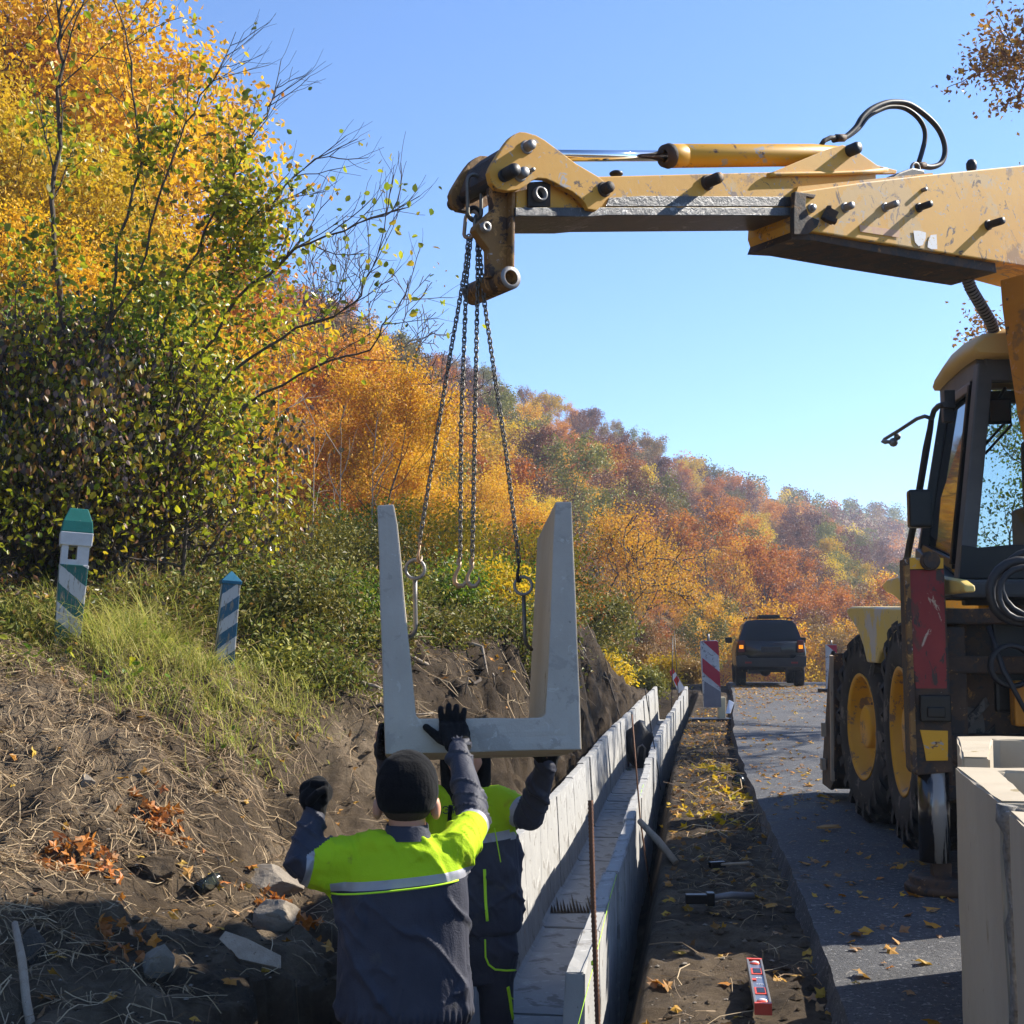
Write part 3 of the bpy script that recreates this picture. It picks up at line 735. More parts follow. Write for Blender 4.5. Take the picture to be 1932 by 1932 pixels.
# ------------------------------------------------------------------ boom and extending dipper
Tn = Vector((0.55, -0.835, 0)).normalized()       # faces the camera side
D0 = Vector((-0.12, 5.42, 2.2))
DEP = 0.36
def D(px, py, off=0.0): return on_plane(px, py, D0 - Tn * off, Tn)
def dpoly(pts, Z=None, off=0.0):
    return [D(*(Z(x, y) if Z else (x, y)), off) for x, y in pts]
tipT = Vector((-Tn.y, Tn.x, 0))
b = MB(); b.prism(dpoly([(1962, 508), (1966, 560), (1978, 650), (1996, 770), (2016, 860), (2050, 960), (2100, 1060), (2170, 1150), (2240, 1150), (2200, 1040), (2150, 930), (2110, 800), (2085, 640), (2085, 530)], off=-0.22), -Tn * 0.27)
b.build('boom', M_org, hoe, bevel=.008)
# outer dipper housing
b = MB(); b.prism(dpoly([(490, 608), (900, 548), (1300, 502), (1932, 438), (2250, 405), (2420, 500), (2450, 800), (2350, 1080), (2100, 1130), (1932, 1082), (1750, 1050), (1000, 930), (600, 862), (500, 862), (480, 800)], Z3), -Tn * DEP)
b.build('dipper_housing', M_yel, hoe, bevel=.008)
b = MB(); b.prism([p + Vector((0, 0, -.004)) for p in dpoly([(470, 852), (600, 868), (1000, 936), (1750, 1056), (1760, 1120), (1400, 1060), (1000, 990), (600, 915), (450, 905)], Z3, .03)], -Tn * (DEP - .03))
b.build('lower_shoe', M_rust, hoe, bevel=.006)
b = MB(); b.prism(dpoly([(478, 606), (612, 625), (600, 650), (548, 640), (545, 700), (565, 760), (635, 790), (620, 830), (560, 880), (470, 880), (470, 700)], Z3, -.012), -Tn * .03)
b.build('collar_plate', M_rust, hoe, bevel=.004)
b = MB(); b.prism([D(1503, 362, .02), D(1506, 352, .02), D(1760, 326, .02), D(1760, 332, .02)], -Tn * (DEP - .05)); b.build('top_edge_plate', M_yel, hoe)
# inner dipper
b = MB(); b.prism(dpoly([(530, 548), (900, 470), (1000, 462), (1932, 438), (2600, 424), (2600, 640), (530, 645)], Z2, .05), -Tn * (DEP - .12))
b.build('inner_dipper', M_yel, hoe, bevel=.006)
b = MB(); b.prism(dpoly([(1065, 585), (1250, 574), (1932, 578), (2200, 580), (2200, 632), (1932, 634), (1045, 634)], Z2, .044), -Tn * .02)
b.build('greasy_wear_strip', M_grease, hoe, bevel=.002)
b = MB(); b.prism(dpoly([(525, 640), (2250, 640), (2250, 688), (1050, 686), (960, 694), (525, 690)], Z2, .02), -Tn * (DEP - .06))
b.build('slide_rail', M_grease, hoe, bevel=.004)
# sleeve near the tip
def pin(zx, zy, r, L=.055, Z=Z2, off=0.0, m=M_pin, name='pin', head=True):
    c = D(*Z(zx, zy), off); k = .32813 if Z is Z2 else .29688
    rr_ = r * k / F * c.y
    q = MB(); q.ring(c, Tn, [(-.02, rr_), (L * .85, rr_), (L, rr_ * .86), (L, .001)], 18)
    if head: q.ring(c, Tn, [(0, rr_ * 1.35), (.012, rr_ * 1.35), (.012, rr_)], 18)
    return q.build(name, m, hoe)
# front cheek plates (one each side) of the dipper tip
ck = [(372, 440), (385, 405), (400, 378), (435, 320), (470, 268), (495, 238), (520, 220), (550, 208), (580, 210), (640, 227), (690, 255), (740, 292), (805, 340), (870, 390), (935, 428), (1000, 466), (1035, 495), (1056, 525), (1060, 560), (1050, 590), (1030, 620), (990, 660), (938, 652), (925, 620), (900, 590), (850, 552), (800, 528), (750, 500), (700, 478), (650, 474), (615, 490), (590, 512), (540, 540), (480, 548), (420, 536), (385, 500)]
for off in (-0.005, 0.33):
    b = MB(); b.prism([p - Tn * off for p in dpoly(ck, Z2, 0)], -Tn * 0.035); b.build('cheek_plate', M_yel if off < 0 else M_linkm, hoe, bevel=.004)
b = MB(); b.prism(dpoly([(380, 470), (430, 330), (520, 250), (560, 330), (520, 480), (440, 530)], Z2, .04), -Tn * .29); b.build('tip_casting', M_rust, hoe, bevel=.03, seg=3)
pin(585, 298, 31); pin(465, 455, 40, .09, m=M_dark, head=False); pin(545, 455, 33); pin(603, 436, 13, .04)
pin(1030, 540, 34, .06, m=M_rust); pin(1625, 500, 34, .10, off=.05, m=M_rust)
pin(820, 350, 40, .07, Z3, .05, M_dark, head=False); pin(1285, 600, 14, .03, Z3, head=False); pin(790, 712, 25, .06, Z3); pin(1045, 710, 23, .09, Z3); pin(1260, 712, 23, .09, Z3, m=M_dark); pin(575, 716, 22, .03, Z3); pin(1700, 822, 25, .11, Z3, m=M_dark)
# cross pin through the tip, its far end showing
b = MB(); a = D(*Z2(465, 455), -.02); b.cyl(a, a - Tn * .46 , .028, 16); b.build('pin', M_dark, hoe)
b = MB(); c = D(*Z2(655, 570), .035); b.ring(c, Tn, [(0, .034), (.03, .034), (.03, .024), (-.03, .024)], 24); b.build('sleeve_bush', M_pin, hoe)
b = MB(); b.prism([D(*Z2(x, y), .045) for x, y in ((590, 500), (720, 490), (720, 640), (590, 640))], Tn * .012); b.build('bush_plate', M_rust, hoe, bevel=.004)
b = MB(); b.add([D(*Z2(655 + 31 * math.cos(a), 570 + 31 * math.sin(a)), .032) for a in [i * math.pi / 8 for i in range(16)]], [list(range(16))]); b.build('bush_bore', M_black, hoe)
b = MB(); c = D(*Z2(700, 725), .1); b.ball(D(*Z3(1598, 455), .1) + Vector((0, 0, .01)), (.035, .03, .045), 10); b.ball(D(*Z2(1105, 447), .15), (.035, .03, .016), 10)
b.build('grease_lump', M_dark, hoe)
# hanging link with the open bush
b = MB(); b.prism(dpoly([(385, 500), (525, 545), (522, 985), (500, 1010), (420, 1045), (378, 1040), (375, 880), (330, 820), (292, 768), (300, 742), (330, 715), (405, 645)], Z2, .07), -Tn * .05)
b.prism(dpoly([(505, 545), (527, 545), (522, 985), (503, 985)], Z2, .03), -Tn * .16)
b.build('hanging_link', M_linkm, hoe, bevel=.006)
b = MB(); c = D(*Z2(502, 1043), 0); b.ring(c, -Tn, [(0, .040), (-.004, .046), (.01, .052), (.33, .052), (.33, .030), (0, .032), (0, .040)], 28); b.build('bush_tube', M_linkm, hoe)
b = MB(); c = D(*Z2(502, 1043), -.006); b.ring(c, -Tn, [(0, .033), (0, .050), (.006, .052)], 28); b.build('bush_collar', M_pin, hoe)
b = MB(); b.ring(D(*Z2(347, 757), .05), Tn, [(0, .024), (.022, .024), (.022, .011), (.0, .011)], 16); b.build('eye', M_pin, hoe)
# cylinder
ca = D(*Z2(560, 335), .17); 
r0 = D(*Z2(700, 343), .17); r1 = D(*Z2(1400, 345), .17); r2 = D(1596, 292, .17)
MB().cyl(r0, r1, .0275, 20).build('piston_rod', M_chrome, hoe)
ax = (r2 - r1).normalized(); Lc = (r2 - r1).length
b = MB(); b.ring(r1 - ax * .02, ax, [(0, .03), (0, .050), (.02, .060), (.12, .060), (.125, .0575), (.13, .060), (Lc * .8, .060), (Lc * .95, .05), (Lc, .03)], 28)
b.build('hydraulic_cylinder', M_yel2, hoe)
b = MB(); b.ring(r1 - ax * .024, ax, [(0, .03), (0, .056), (.03, .0635), (.045, .0605)], 28); b.build('cylinder_seal', M_rust, hoe)
# triangular brackets for the cylinder eye
for off in (.05, .25):
    b = MB(); b.prism(dpoly([(330, 492), (345, 478), (690, 335), (780, 310), (850, 335), (1000, 440), (1125, 472), (1120, 492), (700, 500), (340, 510)], Z3, .05), -Tn * .022)
    for i_ in range(len(b.v)): b.v[i_] = b.v[i_] - Tn * (off - .05)
    b.build('bracket_plate', M_yel, hoe, bevel=.003)
b = MB(); b.tube([D(*Z3(x, y), .035) for x, y in ((305, 505), (345, 498), (500, 495), (720, 492), (900, 485), (1060, 470))], .013, 8); b.build('weld_bead', M_yel, hoe)
# hoses
def hose(pts, r, Z=Z3, off=.15, name='hydraulic_hose', m=M_dark):
    from mathutils.geometry import interpolate_bezier
    P = [D(*Z(x, y), off) for x, y in pts]; out = []
    for i in range(len(P) - 1):
        p0, p1 = P[i], P[i + 1]; t0 = (P[i + 1] - P[max(i - 1, 0)]) / 6; t1 = (P[min(i + 2, len(P) - 1)] - P[i]) / 6
        out += interpolate_bezier(p0, p0 + t0, p1 - t1, p1, 6)[:-1]
    out.append(P[-1])
    MB().tube(out, r, 8).build(name, m, hoe)
hose([(735, 268), (790, 266), (860, 205), (900, 140), (960, 85), (1040, 48), (1110, 38), (1200, 52), (1300, 118), (1380, 200), (1422, 290), (1428, 370), (1400, 430), (1340, 452), (1280, 444)], .017)
hose([(720, 282), (800, 262), (880, 205), (940, 130), (1010, 90), (1080, 68), (1170, 76), (1250, 130), (1295, 200), (1303, 270), (1285, 350), (1262, 425)], .015, off=.20)
b = MB(); b.tube([D(*Z3(x, y), .15) for x, y in ((640, 318), (660, 285), (700, 266), (745, 266))], .014, 8); b.cyl(D(*Z3(735, 268), .15), D(*Z3(790, 266), .15), .022, 6)
b.build('hose_fitting', M_rust, hoe)
b = MB(); b.cyl(D(*Z3(1250, 445), .15), D(*Z3(1300, 440), .15), .021, 6); b.build('hose_fitting', M_rust, hoe)
b = MB(); c = D(*Z3(1240, 468), .12); q = []
for i in range(14):
    a = i * 2 * math.pi / 14; q.append(D(*Z3(1240 + 27 * math.cos(a), 468 + 42 * math.sin(a)), .12))
b.tube(q, .009, 6, closed=True); b.build('hose_guide_ring', M_pin, hoe)
b = MB(); b.prism(dpoly([(1085, 525), (1140, 485), (1180, 470), (1225, 455), (1300, 470), (1305, 500), (1200, 520)], Z3, .08), -Tn * .1); b.build('hose_clamp_block', M_dark, hoe, bevel=.01)
b = MB(); b.ball(D(*Z3(1598, 458), .1), (.03, .03, .04), 10); b.build('rubber_stop', M_dark, hoe)
# torn bracket by the collar
b = MB(); b.box(D(*Z3(695, 760), -.03), (.035, .02, .035), Matrix.Rotation(.5, 3, 'Y')); b.box(D(*Z3(705, 790), -.04), (.03, .02, .012), Matrix.Rotation(.3, 3, 'Y')); b.box(D(*Z3(690, 725), -.02), (.012, .02, .02)); b.build('bent_clip', M_rust, hoe, bevel=.004)
# white paint left on the housing
def patch(name, pts, Z, m, off=-.004):
    MB().prism(dpoly(pts, Z, off), Tn * .001).build(name, m, hoe)
M_wp = mat('flaking_white_paint', (.62, .62, .60), (.70, .68, .64), 20, .6, spots=[((.55, .38, .14), .58, 60)], bst=.1)
patch('white_paint_patch', [(1228, 856), (1262, 856), (1308, 868), (1306, 905), (1288, 948), (1262, 955), (1238, 930)], Z3, M_wp)
patch('white_paint_patch', [(1338, 884), (1375, 880), (1380, 972), (1345, 975), (1318, 962), (1322, 920)], Z3, M_wp)
patch('faded_decal', [(885, 820), (1140, 855), (1138, 900), (890, 862)], Z3, mat('faded_pink_print', (.52, .33, .16), (.50, .26, .17), 30, .6, spots=[((.55, .36, .12), .55, 20)], bst=.1))
# spiral-wrapped hose down from the dipper to the cab roof
sp = [D(x, y, o_) for x, y, o_ in ((1820, 512, .22), (1832, 545, .24), (1850, 575, .26), (1868, 605, .30), (1880, 635, .34), (1888, 670, .4), (1893, 710, .5))]
MB().tube(sp, .032, 10).build('wrapped_hose', M_dark, hoe)
b = MB()
tot = 34
for i in range(tot):
    t = i / tot * (len(sp) - 1); k = int(t); c = lerp(sp[k], sp[k + 1], t - k); ax_ = (sp[k + 1] - sp[k]).normalized()
    b.ring(c, ax_, [(0, .033), (.004, .038), (.012, .038), (.016, .033)], 10)
b.build('spiral_guard', M_pin, hoe)

# ------------------------------------------------------------------ chain sling
YS = 5.62
sling = thing('chain_sling', W(893, 430, YS), 'four-legged dark steel chain sling hanging from the dipper tip, two of its hooks empty', 'chain sling')
def oblong(c, up, side, a, bb_, r, n=20):
    pts = []
    for i in range(n):
        t = 2 * math.pi * i / n
        x = math.cos(t) * bb_; z = math.sin(t) * bb_
        z += (a - bb_) * (1 if math.sin(t) > 0 else -1)
        pts.append(c + side * x + up * z)
    return pts
zz = Vector((0, 0, 1)); xx = Vector((1, 0, 0)); yy = Vector((0, 1, 0))
b = MB(); b.tube(oblong(W(895, 372, YS - .02), zz, (xx * .85 + yy * .5).normalized(), .105, .036, .009), .009, 8, closed=True); b.build('master_link', M_chain, sling)
b = MB(); b.tube(oblong(W(888, 424, YS), (zz + xx * .1).normalized(), (xx * .9 - yy * .4).normalized(), .062, .030, .008), .009, 8, closed=True); b.build('coupling_link', M_hook, sling)
b = MB(); b.tube(oblong(W(902, 430, YS), zz, (xx * .5 + yy * .8).normalized(), .055, .028, .008), .009, 8, closed=True); b.build('coupling_link', M_chain, sling)
b = MB(); b.tube(oblong(W(895, 404, YS), zz, (xx * .8 + yy * .4).normalized(), .03, .03, .008), .011, 8, closed=True); b.build('shackle', M_dark, sling)
PIT = 9.05 / F * YS
lr = .0036; la = .0155; lb = .0088
lk = MB(); lk.tube(oblong(Vector((0, 0, 0)), zz, xx, la, lb, lr, 12), lr, 5, closed=True)
lo = lk.build('link', M_chain); lo.parent = sling; lme = lo.data
first = [lo]
def chain(path):
    pts = [W(x, y, Y_) for x, y, Y_ in path]
    L = [0]
    for i in range(1, len(pts)): L.append(L[-1] + (pts[i] - pts[i - 1]).length)
    n = int(L[-1] / PIT)
    for k in range(n + 1):
        s_ = k * L[-1] / n; i = 1
        while i < len(L) - 1 and L[i] < s_: i += 1
        t = (s_ - L[i - 1]) / (L[i] - L[i - 1]); c = lerp(pts[i - 1], pts[i], t); d = (pts[i] - pts[i - 1]).normalized()
        if first: o = first.pop()
        else:
            o = bpy.data.objects.new('link', lme); COL.objects.link(o); o.parent = sling
        q = d.to_track_quat('Z', 'Y').to_matrix()
        R = q @ Matrix.Rotation(math.radians((28 if k % 2 else 118) + 6 * math.sin(k * 1.7)), 3, 'Z')
        o.rotation_euler = R.to_euler(); o.location = c - sling.location
chain([(884, 448, YS), (879, 500, YS), (851, 660, YS), (814, 884, YS), (792, 1018, YS)])
chain([(888, 450, YS), (880, 531, YS), (870, 802, YS), (868, 1052, YS)])
chain([(901, 452, YS), (901, 542, YS), (896, 802, YS), (891, 1052, YS)])
chain([(903, 452, YS), (913, 564, YS), (935, 720, YS), (955, 856, YS), (978, 1052, YS)])
def J(c, s, parent, rot=0, m=M_hook):
    """lifting hook, c = eye position"""
    R = Matrix.Rotation(rot, 3, 'Z')
    pts = [(0, 0), (-.004, -.03), (-.018, -.055), (-.030, -.085), (-.028, -.115), (-.008, -.135), (.018, -.132), (.034, -.110), (.036, -.085)]
    rr_ = [.009, .010, .010, .012, .014, .015, .013, .010, .005]
    q = MB(); q.tube([c + R @ Vector((x, 0, z)) * s for x, z in pts], [v * s for v in rr_], 8)
    q.tube(oblong(c + Vector((0, 0, .008)), zz, R @ yy, .014 * s, .012 * s, .004), .005 * s, 6, closed=True)
    q.box(c + R @ Vector((-.012, 0, .0)) * s, (.008 * s, .010 * s, .018 * s))
    return q.build('hook', m, parent)
J(W(868, 1060, YS), .80, sling); J(W(892, 1060, YS), .80, sling)
J(W(792, 1028, YS), .55, sling, 1.2); J(W(979, 1062, YS), .60, sling, 1.2, M_dark)
def eyebar(c, ro, ri, rod, label, r):
    t = thing('lifting_eye_bar', c, label, 'lifting bar', 'bent steel lifting bars hooked under the chains')
    q = MB(); q.tube([c + Vector((math.cos(a), .15 * math.sin(a), math.sin(a))) * (ro + ri) / 2 for a in [i * math.pi / 12 for i in range(24)]], (ro - ri) / 2, 8, closed=True)
    q.build('ring', M_pin, t)
    q = MB(); q.tube(rod, r, 8); q.build('bent_rod', M_pin if r > .0095 else M_chain, t)
eyebar(W(783, 1074, 5.62), .050, .034, [W(783, 1094, 5.62), W(783, 1130, 5.62), W(784, 1175, 5.62), W(784, 1187, 5.62), W(779, 1197, 5.62), W(768, 1203, 5.64)], 'left lifting eye bar with its foot in the left wall of the hanging segment', .010)
eyebar(W(987, 1105, 5.62), .046, .032, [W(988, 1123, 5.62), W(990, 1201, 5.62), W(993, 1215, 5.62), W(1003, 1226, 5.66)], 'right lifting eye bar with its foot in the right wall of the hanging segment', .009)
# ------------------------------------------------------------------ the two workers
def capsule(vs, fs, p0, p1, r0, r1, n=14):
    p0 = Vector(p0); p1 = Vector(p1); d = (p1 - p0); L = d.length; d = d.normalized() if L > 1e-6 else Vector((0, 0, 1))
    u = d.orthogonal().normalized(); w = d.cross(u); rings = []
    for i in range(5):
        a = math.pi / 2 * (i / 4.0); rings.append((p0 - d * r0 * math.cos(a), r0 * math.sin(a)))
    for i in range(1, 4): rings.append((lerp(p0, p1, i / 4), lerp(r0, r1, i / 4)))
    for i in range(5):
        a = math.pi / 2 * (i / 4.0); rings.append((p1 + d * r1 * math.sin(a), r1 * math.cos(a)))
    b = len(vs)
    for c, r in rings:
        for j in range(n):
            t = 2 * math.pi * j / n; vs.append(c + (u * math.cos(t) + w * math.sin(t)) * max(r, 1e-4))
    for i in range(len(rings) - 1):
        for j in range(n): fs.append((b + i * n + j, b + i * n + (j + 1) % n, b + (i + 1) * n + (j + 1) % n, b + (i + 1) * n + j))
    fs.append([b + j for j in range(n)][::-1]); fs.append([b + (len(rings) - 1) * n + j for j in range(n)])
def loft(vs, fs, rings, n=24):
    """rings = [(centre, rx, ry, xdir)...] horizontal-ish ellipses"""
    b = len(vs)
    for c, rx, ry, xd in rings:
        xd = Vector(xd).normalized(); yd = Vector((0, 0, 1)).cross(xd).normalized()
        for j in range(n):
            t = 2 * math.pi * j / n; cs, sn = math.cos(t), math.sin(t)
            e = 0.8
            cs = math.copysign(abs(cs) ** e, cs); sn = math.copysign(abs(sn) ** e, sn)
            vs.append(Vector(c) + xd * rx * cs + yd * ry * sn)
    for i in range(len(rings) - 1):
        for j in range(n): fs.append((b + i * n + j, b + i * n + (j + 1) % n, b + (i + 1) * n + (j + 1) % n, b + (i + 1) * n + j))
    fs.append([b + j for j in range(n)][::-1]); fs.append([b + (len(rings) - 1) * n + j for j in range(n)])
def fuse(name, caps, lofts, voxel, smooth, parent, mats, disp=None, matfn=None, ells=(), cuts=()):
    vs, fs = [], []
    for c in caps: capsule(vs, fs, *c)
    for l in lofts: loft(vs, fs, l)
    for c, r in ells:
        q = MB(); q.ball(c, r, 18); b = len(vs); vs += q.v; fs += [[i + b for i in f] for f in q.f]
    off = wloc(parent)
    me = bpy.data.meshes.new(name + '_src'); me.from_pydata([tuple(v - off) for v in vs], [], fs); me.update()
    bm = bmesh.new(); bm.from_mesh(me); bmesh.ops.remove_doubles(bm, verts=bm.verts, dist=1e-5); bmesh.ops.recalc_face_normals(bm, faces=bm.faces); bm.to_mesh(me); bm.free()
    o = bpy.data.objects.new(name, me); COL.objects.link(o)
    m = o.modifiers.new('r', 'REMESH'); m.mode = 'VOXEL'; m.voxel_size = voxel
    m = o.modifiers.new('s', 'SMOOTH'); m.iterations = smooth; m.factor = 0.6
    dg = bpy.context.evaluated_depsgraph_get(); ev = o.evaluated_get(dg)
    me2 = bpy.data.meshes.new_from_object(ev); o.modifiers.clear(); o.data = me2; me2.name = name
    bpy.data.meshes.remove(me)
    o.parent = parent
    n = len(me2.vertices)
    co = np.zeros(n * 3, np.float32); me2.vertices.foreach_get('co', co); co = co.reshape(-1, 3)
    no = np.zeros(n * 3, np.float32); me2.vertices.foreach_get('normal', no); no = no.reshape(-1, 3)
    wco = co + np.array(off)
    if disp is not None:
        co2 = co + no * disp(wco, no)[:, None]
        me2.vertices.foreach_set('co', co2.astype(np.float32).ravel())
    if cuts:
        bm = bmesh.new(); bm.from_mesh(me2)
        for (pc_, pn_, test) in cuts:
            fcs = [f for f in bm.faces if test(f.calc_center_median() + off)]
            es = {e for f in fcs for e in f.edges}; vv = {v for f in fcs for v in f.verts}
            bmesh.ops.bisect_plane(bm, geom=list(vv) + list(es) + fcs, dist=1e-5, plane_co=Vector(pc_) - off, plane_no=Vector(pn_).normalized())
        bm.to_mesh(me2); bm.free()
    for mm in mats: me2.materials.append(mm)
    if matfn is not None:
        pc = np.zeros(len(me2.polygons) * 3, np.float32); me2.polygons.foreach_get('center', pc)
        me2.polygons.foreach_set('material_index', matfn(pc.reshape(-1, 3) + np.array(off)).astype(np.int32))
    else: me2.polygons.foreach_set('material_index', np.zeros(len(me2.polygons), np.int32))
    me2.polygons.foreach_set('use_smooth', np.ones(len(me2.polygons), bool))
    me2.update()
    return o
def seg_t(P, a, b):
    a = np.array(a); b = np.array(b); d = b - a
    t = ((P - a) @ d) / (d @ d); q = a + np.clip(t, 0, 1)[:, None] * d
    return t, np.linalg.norm(P - q, axis=1)
def cloth(name, c1, c2, rough=.85, sheen=.25, bs=180, spots=None):
    m, N, L, p = _nt(name)
    v = coord(N, L)
    c = ramp(N, L, nz(N, L, 5, 6, .6, v), [(.3, c1), (.7, c2)])
    for sc_, th, ss in (spots or []):
        f = ramp(N, L, nz(N, L, ss, 6, .6, v), [(th, 0.), (min(th + .12, 1), 1.)]); c = mixc(N, L, f, c, sc_)
    L.new(c, p.inputs['Base Color']); p.inputs['Roughness'].default_value = rough; p.inputs['Sheen Weight'].default_value = sheen
    p.inputs['Specular IOR Level'].default_value = .22
    a = N.new('ShaderNodeMath'); a.operation = 'ADD'
    L.new(nz(N, L, bs, 3, .5, v), a.inputs[0]); s_ = N.new('ShaderNodeMath'); s_.operation = 'MULTIPLY'; s_.inputs[1].default_value = 9.0
    v2 = coord(N, L, (1, 1, .5)); L.new(nz(N, L, 9, 2, .4, v2, 1.2), s_.inputs[0]); L.new(s_.outputs[0], a.inputs[1])
    bump(N, L, p, a.outputs[0], .35, .006)
    return m
C_navy = cloth('navy_work_cloth', (.022, .024, .036), (.042, .044, .060), .6, .05, spots=[((.07, .065, .06), .62, 6)])
C_hv = cloth('hi_vis_yellow_cloth', (.33, .50, .008), (.39, .57, .010), .85, .0, spots=[((.30, .30, .02), .58, 7), ((.16, .16, .03), .66, 16)])
C_refl = mat('reflective_tape', (.26, .26, .28), (.33, .33, .35), 8, .45, .15, bs=200, bst=.3, bd=.002)
C_pipe = mat('yellow_green_piping', (.48, .80, .03), None, 8, .7, bst=0)
C_knit = cloth('black_knit', (.002, .002, .0023), (.005, .005, .0055), 1.0, .02, bs=140)
C_skin = mat('skin', (.52, .27, .17), (.46, .22, .13), 8, .5, bs=120, bst=.2, bd=.001)
C_skin.node_tree.nodes['Principled BSDF'].inputs['Subsurface Weight'].default_value = .25
C_skin.node_tree.nodes['Principled BSDF'].inputs['Subsurface Radius'].default_value = (.02, .008, .004)
C_hair = mat('short_dark_hair', (.035, .022, .014), (.06, .04, .028), 90, .9, bs=300, bst=1., bd=.004)
C_boot = mat('muddy_boot', (.02, .018, .016), (.07, .05, .035), 6, .85, bst=.5)
def folds(P, no, segs, amp=.012):
    amp *= 1.9
    """soft cloth folds: long diagonal creases on the trunk, rings round the sleeves"""
    def ridge(Q, f): return np.clip(1 - np.abs(vnoise(Q, f)) / .42, 0, 1) ** 1.7 * 1.5 - .5
    c = .78; s_ = .62
    Q1 = np.stack([(P[:, 0] * c + P[:, 2] * s_), P[:, 1] * .8, (P[:, 2] * c - P[:, 0] * s_) * 0.25], 1)
    Q2 = np.stack([(P[:, 0] * .5 - P[:, 2] * .85), P[:, 1] * .6, (P[:, 2] * .5 + P[:, 0] * .85) * 0.3], 1)
    d = amp * (ridge(Q1, 11.0) * .7 + ridge(Q2 + 5, 9.0) * .5 + ridge(Q1 + 3, 22) * .22) - amp * .4
    for (p, q, k) in segs:
        t, dist = seg_t(P, p, q); L = np.linalg.norm(np.array(q) - np.array(p))
        w = np.exp(-(dist / .095) ** 4) * (t > -.05) * (t < 1.1)
        ax_ = (np.array(q) - np.array(p)) / L
        a = (P - np.array(p)) @ ax_
        R = P - np.array(p) - a[:, None] * ax_
        Qs = np.stack([a * 1.0 + R[:, 0] * .5, R[:, 0] * .35, R[:, 1] * .35 + R[:, 2] * .2], 1)
        r = ridge(Qs, 16.0) * .8 + ridge(Qs + 2, 27.0) * .35 - .35
        d = d * (1 - w * .85) + w * k * .022 * r
    return np.maximum(d, -.007)
def glove(name, wrist, palm, fdirs, flen, fbase, thumb, parent, rp=.036, rf=.0135, pw=(.5, 0, .5), voxel=.0035):
    caps = [(Vector(wrist) - (Vector(palm) - Vector(wrist)).normalized() * .05, Vector(wrist), rp * .95, rp * .85)]
    wrist = Vector(wrist); palm = Vector(palm); across = Vector(pw).normalized()
    for k in range(4):
        o = across * (k - 1.5) * .0262
        caps.append((wrist + o * .6, palm + o, rp * .75, rp * .52))
        caps.append((palm + o - (palm - wrist) * .35, palm + o + (palm - wrist).normalized() * .025, rp * .55, rp * .42))
        p = palm + o + (palm - wrist).normalized() * .03
        f = rf * (1 if k in (1, 2) else .93)
        for dd, ll in zip(fdirs[k], flen[k]):
            q = p + Vector(dd).normalized() * ll; caps.append((p, q, f, f * .94)); p = q; f *= .94
    p = Vector(thumb[0])
    for q, r in thumb[1:]:
        q = Vector(q); caps.append((p, q, r * 1.08, r)); p = q
    return fuse(name, caps, [], voxel, 3, parent, [C_knit])

# ---- worker seen from behind
Y1 = 4.60
def A(px, py, dy=0.0): return W(px, py, Y1 + dy)
w1 = thing('person', (-0.38, Y1, -0.80), 'person seen from behind in black knit cap and yellow and navy jacket, both arms raised', 'person')
sL, eL, wL = A(662, 1625), A(572, 1622, -.06), A(594, 1530, .02)
sR, eR, wR = A(856, 1606, .02), A(895, 1552, .24), W(864, 1412, 5.12)
hip = A(763, 1905)
# body: head, neck, trunk, limbs as one skin
hc = A(768, 1492)
body_caps = [(A(768, 1530), A(768, 1600, .01), .066, .068), (sL, eL, .042, .034), (eL, wL, .034, .026), (wL, A(597, 1505, .03), .026, .022), (sR, eR, .042, .034), (eR, wR, .034, .026), (wR, W(858, 1385, 5.2), .026, .022),
             (A(720, 1930), Vector((-.50, Y1 - .02, -.35)), .085, .06), (Vector((-.50, Y1 - .02, -.35)), Vector((-.50, Y1 - .03, -.72)), .058, .042),
             (A(805, 1930), Vector((-.26, Y1 + .02, -.35)), .085, .06), (Vector((-.26, Y1 + .02, -.35)), Vector((-.25, Y1, -.72)), .058, .042),
             (Vector((-.50, Y1 - .05, -.75)), Vector((-.51, Y1 + .12, -.76)), .04, .035), (Vector((-.25, Y1 - .02, -.75)), Vector((-.25, Y1 + .15, -.76)), .04, .035),
             (hc + Vector((0, .075, -.045)), hc + Vector((0, .07, -.075)), .05, .045), (hc + Vector((0, .108, -.02)), hc + Vector((0, .112, -.035)), .012, .014)]
xd = (1, 0.02, 0)
body_loft = [[(A(768, 1590), .12, .07, xd), (A(765, 1640), .17, .095, xd), (A(763, 1750), .16, .10, xd), (A(763, 1850), .15, .10, xd), (A(763, 1935), .165, .11, xd)]]
# ears
ears = [(hc + Vector((-.104, -.005, -.062)), (.019, .028, .044)), (hc + Vector((.104, -.005, -.062)), (.019, .028, .044)), (hc + Vector((0, .01, 0)), (.085, .10, .115))]
fuse('body', body_caps, body_loft, .012, 2, w1, [C_skin], ells=ears)
q = MB(); hcc = hc + Vector((0, .005, 0)); q.ball(hcc + Vector((0, -.010, -.055)), (.089, .089, .058), 20)
hr_ = q.build('hair', C_hair, w1)
